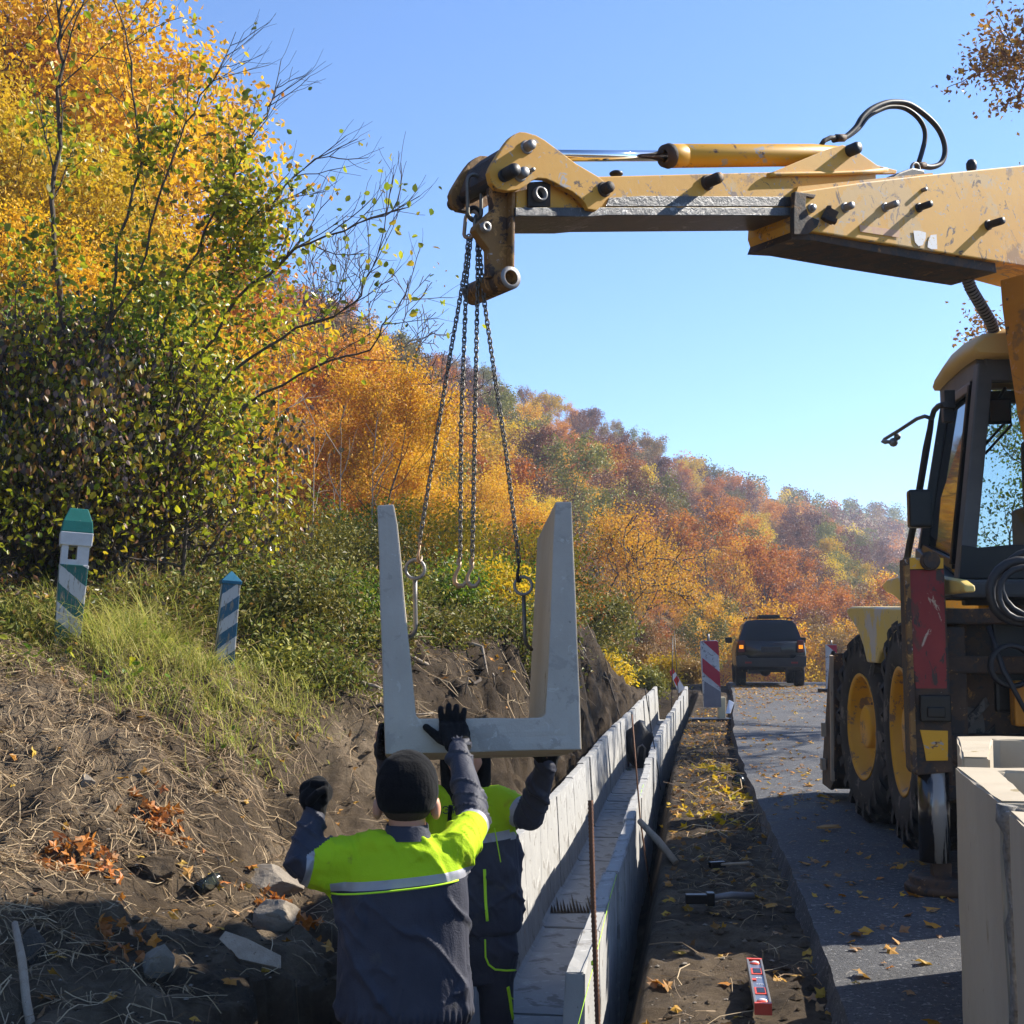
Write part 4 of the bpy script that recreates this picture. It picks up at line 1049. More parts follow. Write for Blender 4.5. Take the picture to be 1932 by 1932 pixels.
# cap: knitted dome
vs, fs = [], []
cap_c = A(768, 1492)
rr_ = [(1530, .090, .094), (1526, .102, .106), (1514, .109, .114), (1495, .1145, .120), (1470, .111, .116), (1450, .100, .104), (1433, .080, .083), (1421, .050, .053), (1415, .018, .02)]
rings = []
for py, rx, ry in rr_:
    c = A(768, py); tilt = (py - 1542) * 0.0
    rings.append((c + Vector((0, .004, 0)), rx, ry, xd))
loft(vs, fs, rings, 30)
def capdisp(P, no): return .0004 * np.sin(np.arctan2(P[:, 0] - cap_c.x, P[:, 1] - cap_c.y) * 46) + .0022 * vnoise(P, 18)
o = fuse('knit_cap', [], [rings], .006, 6, w1, [C_knit], disp=capdisp)
bmc = o.data
bmm = bmesh.new(); bmm.from_mesh(bmc)
for v in bmm.verts:      # the rim rides up over the ears and dips at the nape
    wz = v.co + w1.location
    k = max(0.0, (wz.y - Y1 + .06) / .18); low = max(0, 1 - (wz.z - A(768, 1545).z) / .10)
    v.co.z += k * .050 * low
bmm.to_mesh(bmc); bmm.free()
# jacket
jk_caps = [(A(612, 1640, -.01), A(645, 1690, -.005), .058, .046), (A(600, 1640, -.03), A(640, 1650, -.01), .075, .08), (sL, eL, .092, .070), (eL, lerp(eL, wL, .45), .066, .060), (lerp(eL, wL, .45), wL, .060, .046), (A(715, 1605), sL, .075, .083),
           (sR, eR, .085, .068), (eR, lerp(eR, wR, .5), .068, .062), (lerp(eR, wR, .5), wR, .062, .047), (A(815, 1610), sR, .07, .08),
           (A(640, 1655, -.01), A(655, 1690, 0), .035, .05)]
jk_loft = [[(A(768, 1572), .085, .075, xd), (A(768, 1584), .125, .085, xd), (A(766, 1604), .19, .105, xd), (A(764, 1640), .225, .13, xd), (A(763, 1700), .235, .145, xd), (A(761, 1780), .238, .15, xd), (A(762, 1850), .242, .155, xd), (A(763, 1890), .247, .16, xd), (A(764, 1905), .244, .155, xd), (A(765, 1930), .22, .14, xd)]]
zst = lambda x: 1.4 - (1648 - 1215 - (x - A(638, 0).x) / (A(888, 0).x - A(638, 0).x) * 26) / F * Y1
def jmat(P):
    z0 = zst(P[:, 0])
    m = np.where(P[:, 2] > z0, 0, np.where(P[:, 2] > z0 - .030, 2, 1))
    for (s_, e_, w_) in ((sL, eL, wL), (sR, eR, wR)):
        tu, du = seg_t(P, s_, e_); tf, df = seg_t(P, e_, w_)
        L = (Vector(e_) - Vector(s_)).length
        inarm = (np.minimum(du, df) < (.150 if s_ is sL else .098)) & ((tu > .12) | (df < du))
        up = du <= df
        a = tu * L
        cut = L * .86
        arm = np.where(up & (a < cut), 0, np.where(up & (a < cut + .026), 2, 1))
        m = np.where(inarm & ((P[:, 0] < A(652, 0).x) | (P[:, 0] > A(872, 0).x) | (P[:, 1] > Y1 + .14)), arm, m)
    low = (P[:, 2] < A(0, 1722).z); m = np.where(low & (m == 0), 1, m)
    return m
def jdisp(P, no):
    d = folds(P, no, [(sL, eL, .7), (eL, wL, 1.0), (sR, eR, .8), (eR, wR, 1.4)], .010)
    zc = A(0, 1890).z
    k = np.exp(-((P[:, 2] - A(0, 1912).z) / .035) ** 2)        # gathered elastic hem
    d = d * (1 - k) + k * .005 * np.sin(P[:, 0] * 260 + P[:, 1] * 90)
    return d
fuse('jacket', jk_caps, jk_loft, .0075, 5, w1, [C_hv, C_navy, C_refl], disp=jdisp, matfn=jmat,
     cuts=[(Vector((A(638, 0).x, 0, zst(A(638, 0).x))), (-(zst(A(888, 0).x) - zst(A(638, 0).x)), 0, A(888, 0).x - A(638, 0).x), lambda c: True),
           (Vector((A(638, 0).x, 0, zst(A(638, 0).x) - .03)), (-(zst(A(888, 0).x) - zst(A(638, 0).x)), 0, A(888, 0).x - A(638, 0).x), lambda c: True)] +
          [(lerp(s_, e_, t_), e_ - s_, tst) for (s_, e_, tst) in ((sL, eL, lambda c: c.x < A(655, 0).x), (sR, eR, lambda c: c.y > Y1 + .10)) for t_ in (.86, .86 + .026 / (e_ - s_).length)])
q = MB()
rg = []
for (py, rx, ry, sy) in ((1582, .092, .082, 0), (1568, .078, .074, .0), (1557, .076, .072, .004), (1554, .073, .069, .004), (1566, .069, .066, .004)):
    rg.append((A(768, py, sy), rx, ry, xd))
vs, fs = [], []
loft(vs, fs, rg, 28); q.add(vs, fs[:-2], 0, True)
q.build('collar', C_navy, w1)
# piping under the tape, trousers, boots
q = MB(); pts = []
for i in range(20):
    x = lerp(A(642, 0).x, A(886, 0).x, i / 19); pts.append(Vector((x, 0, zst(x) - .033)))
tr = []
for x0 in pts:
    u_ = (x0.x - A(763, 0).x) / .235; yy_ = Y1 - .150 * max(0, 1 - abs(u_) ** 2.5) ** .4 - .004; tr.append(Vector((x0.x, yy_, x0.z)))
q.tube(tr[1:-1], .0035, 6); q.build('piping', C_pipe, w1)
fuse('trousers', [(A(720, 1930), Vector((-.50, Y1 - .02, -.35)), .11, .082), (Vector((-.50, Y1 - .02, -.35)), Vector((-.50, Y1 - .03, -.66)), .08, .075), (A(805, 1930), Vector((-.26, Y1 + .02, -.35)), .11, .082), (Vector((-.26, Y1 + .02, -.35)), Vector((-.25, Y1, -.66)), .08, .075)],
     [[(A(763, 1900), .2, .13, xd), (A(763, 1940), .21, .14, xd), (A(763, 1990), .19, .13, xd)]], .012, 4, w1, [C_navy], disp=lambda P, no: folds(P, no, [], .008))
for x_, dy in ((-.50, -.05), (-.25, -.02)):
    q = MB(); q.ball((x_, Y1 + dy + .07, -.745), (.058, .15, .055), 14); q.cyl((x_, Y1 + dy, -.74), (x_, Y1 + dy, -.60), .06, 14); q.build('boot', C_boot, w1)
# gloves
fc_ = A(596, 1500, .03)
u1 = Vector((.35, .1, .9)); 
fc_ = A(596, 1496, .02)
fcaps = [(A(592, 1545, .02), A(596, 1515, .02), .040, .042), (A(588, 1506, .02), A(604, 1496, .02), .046, .046), (A(583, 1490, .04), A(600, 1482, .04), .036, .036)]
for k in range(4):
    zz_ = 1478 + k * 10; dy_ = -.01 + k * .004
    fcaps += [(A(592, zz_, dy_ + .01), A(613, zz_ + 2, dy_ - .012), .0150, .0145), (A(613, zz_ + 2, dy_ - .012), A(614, zz_ + 5, dy_ + .035), .0140, .0130)]
fcaps += [(A(585, 1512, -.02), A(600, 1496, -.045), .017, .015), (A(600, 1496, -.045), A(612, 1490, -.04), .015, .0135)]
fuse('glove', fcaps, [], .0038, 3, w1, [C_knit])
pl = W(856, 1374, 5.215)
fd = [[(-.22, .02, 1), (-.12, .35, .9), (-.05, .9, .5)], [(-.08, .0, 1), (-.03, .3, .9), (0, .9, .5)], [(.03, .0, 1), (.05, .3, .9), (0, .9, .5)], [(.17, .0, 1), (.15, .3, .9), (.05, .9, .5)]]
glove('glove', wR + Vector((0, .02, .01)), pl, fd, [[.030, .022, .02], [.034, .026, .022], [.032, .024, .022], [.024, .020, .018]], None,
      [W(848, 1402, 5.17), (W(830, 1394, 5.19), .020), (W(815, 1381, 5.21), .0175), (W(804, 1372, 5.22), .015)], w1, rp=.042, rf=.0150, pw=(1, 0, 0.02))

# ---- worker facing the camera, head hidden behind the hanging segment
Y2 = 6.42
def B(px, py, dy=0.0): return W(px, py, Y2 + dy)
w2 = thing('person', (B(885, 0).x, Y2, -0.745), 'person in hooded yellow and dark jacket standing behind the hanging segment, face hidden', 'person')
s2, e2, v2 = B(938, 1512), B(1000, 1540, -.12), B(1030, 1445, -.28)
s3, e3, v3 = B(828, 1512), B(752, 1525, -.15), W(722, 1410, 5.98)
h2 = B(876, 1432)
body2 = [(B(878, 1470), B(880, 1520), .06, .065), (s2, e2, .05, .042), (e2, v2, .042, .03), (v2, v2 + Vector((0, -.03, .05)), .026, .02), (s3, e3, .05, .042), (e3, v3, .04, .03), (v3, W(717, 1385, 5.95), .03, .025),
         (B(845, 1770), Vector((B(845, 0).x - .02, Y2, -.25)), .09, .062), (Vector((B(845, 0).x - .02, Y2, -.25)), Vector((B(845, 0).x - .02, Y2 + .04, -.66)), .06, .045),
         (B(925, 1770), Vector((B(935, 0).x, Y2, -.25)), .09, .062), (Vector((B(935, 0).x, Y2, -.25)), Vector((B(938, 0).x, Y2 + .04, -.66)), .06, .045),
         (h2 + Vector((0, -.07, -.06)), h2 + Vector((0, -.06, -.085)), .045, .04), (h2 + Vector((0, -.105, .0)), h2 + Vector((0, -.118, -.03)), .012, .017)]
fuse('body', body2, [[(B(880, 1510), .13, .08, (1, 0, 0)), (B(882, 1600), .16, .10, (1, 0, 0)), (B(884, 1700), .15, .10, (1, 0, 0)), (B(885, 1790), .16, .11, (1, 0, 0))]], .013, 2, w2, [C_skin],
     ells=[(h2, (.08, .10, .12)), (h2 + Vector((-.085, 0, -.02)), (.012, .02, .03)), (h2 + Vector((.085, 0, -.02)), (.012, .02, .03))])
jz = lambda x: B(0, 1572).z + (x - B(885, 0).x) * 0.13
def j2mat(P):
    z0 = jz(P[:, 0]) ; m = np.where(P[:, 2] > z0, 0, np.where(P[:, 2] > z0 - .042, 2, 1))
    for (s_, e_, w_) in ((s2, e2, v2), (s3, e3, v3)):
        tu, du = seg_t(P, s_, e_); tf, df = seg_t(P, e_, w_); L = (Vector(e_) - Vector(s_)).length
        up = du <= df; a = tu * L
        arm = np.where(up & (a < L * .62), 0, np.where(up & (a < L * .62 + .032), 2, 1))
        m = np.where(((P[:, 0] > B(962, 0).x) | (P[:, 0] < B(805, 0).x)) & (np.minimum(du, df) < .14), arm, m)
    return m
fuse('jacket', [(s2, e2, .09, .078), (e2, v2, .078, .058), (B(900, 1505), s2, .075, .085), (s3, e3, .09, .07), (e3, v3, .07, .05), (B(860, 1505), s3, .075, .085), (B(955, 1545), B(966, 1568, -.02), .05, .022)],
     [[(B(879, 1485), .085, .08, (1, 0, 0)), (B(880, 1495), .14, .09, (1, 0, 0)), (B(882, 1520), .22, .115, (1, 0, 0)), (B(884, 1580), .25, .13, (1, 0, 0)), (B(885, 1660), .262, .14, (1, 0, 0)), (B(886, 1720), .268, .145, (1, 0, 0)), (B(887, 1750), .262, .14, (1, 0, 0)), (B(887, 1760), .24, .13, (1, 0, 0))]],
     .0085, 5, w2, [C_hv, C_navy, C_refl], disp=lambda P, no: folds(P, no, [(s2, e2, .8), (e2, v2, 1.2)], .012), matfn=j2mat,
     cuts=[(Vector((B(885, 0).x, 0, jz(B(885, 0).x) - k_)), (-.13, 0, 1), lambda c: True) for k_ in (0, .042)] + [(lerp(s2, e2, t_), e2 - s2, lambda c: c.x > B(950, 0).x) for t_ in (.62, .62 + .032 / (e2 - s2).length)])
fuse('hood', [(B(842, 1432, .02), B(846, 1475, .0), .035, .04), (B(846, 1475, .0), B(868, 1518, -.10), .042, .03), (B(914, 1432, .02), B(912, 1475, 0), .035, .04), (B(912, 1475, 0), B(880, 1518, -.10), .042, .03), (B(845, 1432, .02), B(860, 1385, .04), .035, .04), (B(912, 1432, .02), B(895, 1385, .04), .035, .04), (B(860, 1385, .05), B(895, 1385, .05), .045, .045), (B(855, 1440, .09), B(900, 1440, .09), .06, .06), (B(858, 1400, .09), B(898, 1400, .09), .06, .06), (B(855, 1480, .07), B(902, 1480, .07), .06, .06)], [], .010, 5, w2, [C_knit])
fuse('trousers', [(B(843, 1775), Vector((B(843, 0).x - .02, Y2 - .01, -.25)), .115, .09), (Vector((B(843, 0).x - .02, Y2 - .01, -.25)), Vector((B(843, 0).x - .02, Y2 + .03, -.62)), .09, .082), (B(932, 1775), Vector((B(938, 0).x, Y2 - .01, -.25)), .118, .095), (Vector((B(938, 0).x, Y2 - .01, -.25)), Vector((B(941, 0).x, Y2 + .03, -.62)), .095, .085)],
     [[(B(886, 1745), .235, .125, (1, 0, 0)), (B(887, 1790), .245, .135, (1, 0, 0)), (B(888, 1850), .22, .12, (1, 0, 0))]], .010, 4, w2, [C_navy], disp=lambda P, no: folds(P, no, [], .010))
for x_ in (B(841, 0).x - .02, B(941, 0).x):
    q = MB(); q.ball((x_, Y2 - .06, -.70), (.055, .15, .05), 14); q.cyl((x_, Y2 + .03, -.70), (x_, Y2 + .03, -.56), .06, 14); q.build('boot', C_boot, w2)
def onbody(obj, pts, r, name, m):
    """lay a thin cord on the surface in front, following the cloth"""
    me_ = obj.data; off = wloc(obj.parent)
    from mathutils.bvhtree import BVHTree
    bv = BVHTree.FromPolygons([v.co + off for v in me_.vertices], [list(p.vertices) for p in me_.polygons])
    out = []
    for i in range(len(pts) - 1):
        for k in range(6):
            x, y = lerp(pts[i][0], pts[i + 1][0], k / 6), lerp(pts[i][1], pts[i + 1][1], k / 6)
            h = bv.ray_cast(EYE, ray(x, y).normalized())
            if h[0] is not None: out.append(h[0] + Vector((0, -.002, 0)))
    if len(out) > 1: MB().tube(out, r, 5).build(name, m, w2)
chs = {o.name.split('.')[0]: o for o in w2.children}
jk2, tr2 = chs['jacket'], chs['trousers']
onbody(jk2, [(933, 1562), (938, 1590), (946, 1634)], .003, 'piping', C_pipe)
onbody(jk2, [(914, 1640), (916, 1700), (920, 1745)], .008, 'piping', C_pipe)
onbody(tr2, [(915, 1772), (916, 1806), (922, 1820), (934, 1829), (955, 1831), (976, 1830)], .005, 'piping', C_pipe)
onbody(tr2, [(958, 1862), (962, 1885), (968, 1930)], .009, 'piping', C_pipe)
onbody(tr2, [(958, 1862), (962, 1880), (970, 1886), (982, 1887)], .003, 'piping', C_pipe)
onbody(jk2, [(850, 1520), (848, 1545), (845, 1575), (842, 1620)], .012, 'zip', C_knit)
glove('glove', v2, v2 + Vector((.01, -.03, .07)), [[(-.1, -.4, .7), (-.3, -.5, .2)]] * 4, [[.04, .04]] * 4, None, [v2 + Vector((-.03, 0, .03)), (v2 + Vector((-.06, -.02, .06)), .015), (v2 + Vector((-.075, -.05, .08)), .013)], w2, rp=.04, rf=.013, pw=(1, .3, 0))
pl2 = W(722, 1382, 5.82)
glove('glove', v3 + Vector((0, -.05, .0)), pl2 + Vector((-.005, 0, -.02)), [[(-.10, -1, .35), (.15, -1, -.1)], [(-.12, -1, .2), (.2, -1, -.1)], [(-.10, -1, .0), (.2, -1, -.2)], [(-.05, -1, -.2), (.2, -1, -.3)]], [[.035, .035]] * 4, None, [v3 + Vector((.0, -.05, .02)), (pl2 + Vector((.0, .02, -.06)), .015), (pl2 + Vector((.02, 0, -.08)), .013)], w2, rp=.038, rf=.0128, pw=(.05, -.15, 1))
# print on the chest
def text_obj(name, s, loc, size, m, parent, rot=(math.pi / 2, 0, 0), align='CENTER', ext=.0006):
    cu = bpy.data.curves.new(name, 'FONT'); cu.body = s; cu.size = size; cu.align_x = align; cu.extrude = ext
    t = bpy.data.objects.new(name, cu); COL.objects.link(t); dg = bpy.context.evaluated_depsgraph_get()
    me_ = bpy.data.meshes.new_from_object(t.evaluated_get(dg)); bpy.data.objects.remove(t); bpy.data.curves.remove(cu)
    me_.materials.append(m); o = bpy.data.objects.new(name, me_); COL.objects.link(o); o.parent = parent
    o.location = Vector(loc) - (wloc(parent) if parent else Vector((0, 0, 0))); o.rotation_euler = rot
    return o
tx = B(838, 1536, -.142)
to_ = text_obj('chest_print', 'УкрЭТН', tx, .052, C_navy, w2, (math.pi / 2, -.10, -.12))
# ------------------------------------------------------------------ vegetation
L_gold = leaf_mat('golden_leaves', [(.62, .31, .010), (.70, .40, .015), (.54, .24, .008), (.72, .46, .02), (.46, .28, .014)], .45, objvar=.010)
L_yell = leaf_mat('yellow_leaves', [(.62, .42, .02), (.52, .36, .015), (.70, .44, .02), (.38, .34, .02)], .45, objvar=.010)
L_oran = leaf_mat('orange_leaves', [(.48, .16, .012), (.56, .22, .014), (.38, .11, .012), (.52, .26, .02)], .4, objvar=.010)
L_rust = leaf_mat('rust_leaves', [(.19, .065, .032), (.26, .095, .035), (.13, .045, .028), (.27, .13, .05)], .2, objvar=.012)
L_oliv = leaf_mat('olive_leaves', [(.15, .15, .022), (.24, .21, .03), (.09, .10, .02), (.32, .26, .03)], .22, objvar=.012)
L_tan = leaf_mat('tan_leaves', [(.30, .17, .045), (.36, .22, .045), (.22, .12, .035), (.34, .22, .06)], .22, objvar=.012)
L_grn = leaf_mat('green_leaves', [(.06, .12, .012), (.10, .19, .015), (.22, .30, .02), (.04, .085, .012), (.42, .40, .02)], .4, .4)
L_mix = leaf_mat('turning_green_leaves', [(.07, .11, .012), (.22, .28, .014), (.42, .42, .018), (.04, .065, .012), (.52, .40, .02), (.14, .09, .02), (.34, .38, .018), (.48, .44, .02)], .5, .35)
L_dark = leaf_mat('purple_brown_leaves', [(.030, .022, .024), (.10, .075, .075), (.035, .04, .012), (.26, .11, .03), (.15, .11, .11), (.36, .30, .03), (.05, .065, .012), (.02, .02, .012), (.40, .22, .03)], .3, .35)
L_bramb = leaf_mat('undergrowth_leaves', [(.07, .11, .015), (.16, .19, .025), (.10, .08, .02), (.30, .27, .04), (.05, .075, .015), (.22, .12, .03)], .35)
G_grass = leaf_mat('green_yellow_grass', [(.24, .30, .03), (.46, .42, .10), (.10, .16, .02), (.58, .50, .18), (.34, .38, .05), (.40, .30, .12)], .45, .5)
G_dry = leaf_mat('dry_straw', [(.16, .10, .055), (.12, .08, .05), (.42, .30, .16), (.30, .20, .10), (.52, .40, .24), (.22, .14, .075), (.36, .27, .16)], .2, .7)
G_fall = leaf_mat('fallen_leaves', [(.45, .25, .03), (.40, .15, .02), (.55, .36, .04), (.24, .12, .05), (.34, .20, .09), (.50, .24, .03)], .25, .6)
G_orangeleaf = leaf_mat('fallen_rust_leaves', [(.42, .13, .02), (.50, .20, .03), (.30, .10, .03), (.36, .20, .08)], .25, .5)

def rot_frames(rng, n, up_bias=0.0):
    d = rng.normal(size=(n, 3)); d[:, 2] += up_bias; d /= np.linalg.norm(d, axis=1)[:, None] + 1e-9
    e = rng.normal(size=(n, 3)); e -= d * (e * d).sum(1)[:, None]; e /= np.linalg.norm(e, axis=1)[:, None] + 1e-9
    return d, e, np.cross(d, e)
def leaf_quads(C, S, rng, aspect=.62, up=0.3, droop=False):
    """one folded four-cornered leaf per centre: normal d, length e, width f"""
    n = len(C); d, e, f = rot_frames(rng, n, up)
    if droop:
        e = np.stack([rng.normal(size=n) * .35, rng.normal(size=n) * .35, -np.ones(n)], 1); e /= np.linalg.norm(e, axis=1)[:, None]
        f = np.cross(d, e); f /= np.linalg.norm(f, axis=1)[:, None] + 1e-9; d = np.cross(e, f)
    S = S[:, None]
    w = aspect * .5 * (0.8 + .4 * rng.random((n, 1)))
    V = np.stack([C - e * S * .5, C + f * S * w + d * S * .08 + e * S * .05, C + e * S * .5 - d * S * .06, C - f * S * w + d * S * .08 + e * S * .05], 1)
    return V.reshape(-1, 3), np.arange(n * 4).reshape(n, 4)
def leaf_hex(C, S, rng, aspect=.7, up=0.2, droop=False):
    n = len(C); d, e, f = rot_frames(rng, n, up)
    if droop:
        e = np.stack([rng.normal(size=n) * .4, rng.normal(size=n) * .4, -np.ones(n)], 1); e /= np.linalg.norm(e, axis=1)[:, None]
        f = np.cross(d, e); f /= np.linalg.norm(f, axis=1)[:, None] + 1e-9; d = np.cross(e, f)
    S = S[:, None]; w = aspect * .5 * (0.8 + .4 * rng.random((n, 1)))
    cup = (rng.random((n, 1)) - .3) * .22
    V = np.stack([C - e * S * .5, C + f * S * w * .9 - e * S * .22 + d * S * cup, C + f * S * w * .8 + e * S * .16 + d * S * cup, C + e * S * .5 - d * S * .1, C - f * S * w * .8 + e * S * .16 + d * S * cup, C - f * S * w * .9 - e * S * .22 + d * S * cup], 1)
    b = np.arange(n)[:, None] * 6
    F_ = np.concatenate([b + np.array([[0, 1, 2, 3]]), b + np.array([[0, 3, 4, 5]])], 0)
    return V.reshape(-1, 3), F_
def leaf_star(C, S, rng, up=2.5):
    """lobed, slightly curled leaf: ten rim points round a centre"""
    n = len(C); d, e, f = rot_frames(rng, n, up); V = [C + d * (S * .10)[:, None]]
    for k in range(10):
        a = 2 * math.pi * k / 10; r = (.50 if k % 2 == 0 else .27) * (1.0 if k else .35) * (.85 + .3 * rng.random(n)) * S
        V.append(C + (e * math.cos(a) + f * math.sin(a)) * r[:, None] + d * (S * (rng.random(n) - .35) * .22)[:, None])
    V = np.stack(V, 1).reshape(-1, 3); b = np.arange(n)[:, None] * 11
    return V, np.concatenate([b + np.array([[0, 1 + k, 1 + (k + 1) % 10]]) for k in range(10)], 0)
def seg_mesh(segs, n=5):
    """segs: list of (p0, p1, r0, r1) -> open tubes"""
    A_ = np.array([s[0] for s in segs]); B_ = np.array([s[1] for s in segs]); r0 = np.array([s[2] for s in segs]); r1 = np.array([s[3] for s in segs])
    d = B_ - A_; d /= np.linalg.norm(d, axis=1)[:, None] + 1e-9
    ref = np.where(np.abs(d[:, 2:3]) > .9, np.array([[1., 0, 0]]), np.array([[0, 0, 1.]]))
    u = np.cross(d, ref); u /= np.linalg.norm(u, axis=1)[:, None] + 1e-9; w = np.cross(d, u)
    V = []
    for (C_, r) in ((A_, r0), (B_, r1)):
        for j in range(n):
            a = 2 * math.pi * j / n; V.append(C_ + (u * math.cos(a) + w * math.sin(a)) * r[:, None])
    V = np.stack(V, 1).reshape(-1, 3); k = len(segs)
    b = np.arange(k)[:, None] * 2 * n
    F_ = np.concatenate([b + np.array([[j, (j + 1) % n, n + (j + 1) % n, n + j]]) for j in range(n)], 0)
    return V, F_
def grow(p, d, L, r, lev, segs, tips, rng, spread=.6, ratio=.68, kids=3, wob=.18, up=.06, steps=4):
    p = np.array(p, float); d = np.array(d, float)
    for k in range(steps):
        d = d + rng.normal(size=3) * wob + np.array([0, 0, up]); d /= np.linalg.norm(d)
        q = p + d * L / steps; r1 = r * (1 - .45 / steps)
        segs.append((p, q, r, r1)); p = q; r = r1
        if lev > 0 and k >= 1:
            for _ in range(1 if (k < steps - 1 or kids < 3) else kids - 1):
                e = rng.normal(size=3); e -= d * e.dot(d); e /= np.linalg.norm(e) + 1e-9
                a = spread * (0.7 + .6 * rng.random())
                nd = d * math.cos(a) + e * math.sin(a)
                grow(p, nd, L * ratio * (.75 + .4 * rng.random()), r * .62, lev - 1, segs, tips, rng, spread, ratio, kids, wob, up, steps)
        if lev <= 1: tips.append(p)
def tree_meshes(name, seed, H, r0, levels, nleaf, lsize, leafm, spread=.75, trunk=.30, sigma=.35, ratio=.66, barkm=None, hexa=False, wob=.14, lean=(0, 0), squash=1.0, stems=1, up=.08, twig_r=.004, droop=False, aspect=.62, minr=0.0):
    rng = np.random.default_rng(seed); segs = []; tips = []
    for s_ in range(stems):
        d = np.array([lean[0] + rng.normal() * (.05 if stems == 1 else .35), lean[1] + rng.normal() * (.05 if stems == 1 else .35), 1.0]); d /= np.linalg.norm(d)
        p = np.array([rng.normal() * .1 * (stems > 1), rng.normal() * .1 * (stems > 1), -.2]); r = r0 * (1 if stems == 1 else .8)
        n = 7
        for k in range(n):
            q = p + d * H * .80 / n; d = d + rng.normal(size=3) * .06 + np.array([0, 0, .05]); d /= np.linalg.norm(d)
            r1 = r * .82; segs.append((p, q, r, r1)); p = q; r = r1
            h = (k + 1) / n * .80
            if h > trunk:
                for _ in range(2 if stems == 1 else 1):
                    a = rng.random() * 6.283; el = .25 + .5 * (h)
                    nd = np.array([math.cos(a) * math.cos(el), math.sin(a) * math.cos(el), math.sin(el)])
                    grow(p, nd, H * .26 * (1.25 - .6 * h) * squash, r * .6, levels - 1, segs, tips, rng, spread, ratio, 3, wob, up)
        grow(p, d, H * .18, r * .8, levels - 1, segs, tips, rng, spread, ratio, 3, wob, up)
    T = np.array(tips)
    idx = rng.integers(0, len(T), nleaf)
    C = T[idx] + rng.normal(size=(nleaf, 3)) * sigma * np.array([1, 1, .75])
    S = lsize * (.65 + .7 * rng.random(nleaf))
    LV, LF = (leaf_hex if hexa else leaf_quads)(C, S, rng, aspect=aspect, droop=droop)
    segs = [s for s in segs if s[2] > twig_r]
    big = [s for s in segs if s[2] > r0 * .25]; sm = [s for s in segs if s[2] <= r0 * .25]
    segs = [(a_, b_, max(x_, minr), max(y_, minr)) for a_, b_, x_, y_ in segs]
    big = [s for s in segs if s[2] > r0 * .25]; sm = [s for s in segs if s[2] <= r0 * .25]
    V1, F1 = seg_mesh(big, 7)
    if sm:
        V2, F2 = seg_mesh(sm, 3); V = np.concatenate([V1, V2]); F_ = np.concatenate([F1, F2 + len(V1)])
    else: V, F_ = V1, F1
    return np_mesh('trunk', V, F_, barkm or M_bark, smooth=True), np_mesh('crown', LV, LF, leafm)
def plant_tree(name, meshes, loc, scale, rz, label, cat, group=None, zs=1.0, parts=('trunk', 'crown')):
    t = thing(name, loc, label, cat, group)
    t.rotation_euler = (0, 0, rz); t.scale = (scale, scale, scale * zs)
    for pn, me_ in zip(parts, meshes):
        o = bpy.data.objects.new(pn, me_); COL.objects.link(o); o.parent = t
        if pn == 'crown': o['kind'] = 'stuff'
    return t
rt = np.random.default_rng(11)
MATS = {'golden': L_gold, 'yellow': L_yell, 'orange': L_oran, 'rust-coloured': L_rust, 'olive green': L_oliv, 'tan': L_tan}
# detailed trees for the slope right behind the bank
near_T = {}
for k, (cn, cm) in enumerate((('golden', L_gold), ('yellow', L_yell), ('orange', L_oran))):
    near_T[cn] = [tree_meshes('t', 20 + k, 12.0, .17, 3, 26000, .14, cm, sigma=.42, trunk=.25, minr=.011), tree_meshes('t', 40 + k, 12.0, .14, 3, 26000, .13, cm, sigma=.36, trunk=.35, spread=.6, minr=.011)]
mid_T = {cn: [tree_meshes('t', 60 + 7 * k + q, 11.0, .15, 3, 7600, .235, cm, sigma=.34, trunk=.22, twig_r=.012, squash=1.12, minr=.03) for q in range(2)] for k, (cn, cm) in enumerate(MATS.items())}
bare_T = [tree_meshes('t', 91, 10.0, .11, 4, 260, .10, L_tan, sigma=.06, trunk=.3, twig_r=.0012, minr=.012)]
# tall golden trees at the upper left, each placed by hand: px, top py, Y, H
big = [(20, -120, 27, 'golden'), (75, -40, 31, 'golden'), (95, 40, 35, 'orange'), (-70, 60, 22, 'yellow'), (60, 260, 23, 'yellow'), (150, 330, 30, 'golden'), (20, 420, 19, 'golden'),
       (300, 560, 38, 'golden'), (270, 620, 30, 'golden'), (470, 600, 46, 'golden'), (180, 560, 24, 'golden'), (430, 740, 32, 'golden'), (540, 610, 52, 'orange'), (600, 640, 60, 'golden'), (360, 660, 34, 'golden')]
for i, (px, py, Y_, cn) in enumerate(big):
    c = W(px, 1215, Y_); z = gz(c.x, Y_) - .1; top = CAM_H + (1215 - py) / F * Y_
    H_ = top - z; mm = near_T[cn][i % 2]
    plant_tree('autumn_tree', mm, (c.x, Y_, z), H_ / 12.6, rt.random() * 6.28, cn + '-leaved tall tree ' + ('at the top left edge' if px < 100 and py < 100 else 'at the left edge behind the bare stems' if px < 130 else 'high up behind the spreading bush' if py < 100 else 'against the sky right of the spreading bush' if px > 390 and py < 650 else 'low behind the undergrowth near the thin saplings' if px > 390 else 'half hidden behind the spreading bush'), 'tree', 'tall autumn trees on the slope behind the bushes')
# bare twiggy tree in front of the sky
c = W(650, 0, 44); z = gz(c.x, 44); plant_tree('bare_tree', bare_T[0], (c.x, 44, z), (CAM_H + (1215 - 520) / F * 44 - z) / 10, 1.0, 'nearly bare grey twiggy tree against the sky, left of the lifting chains', 'tree')
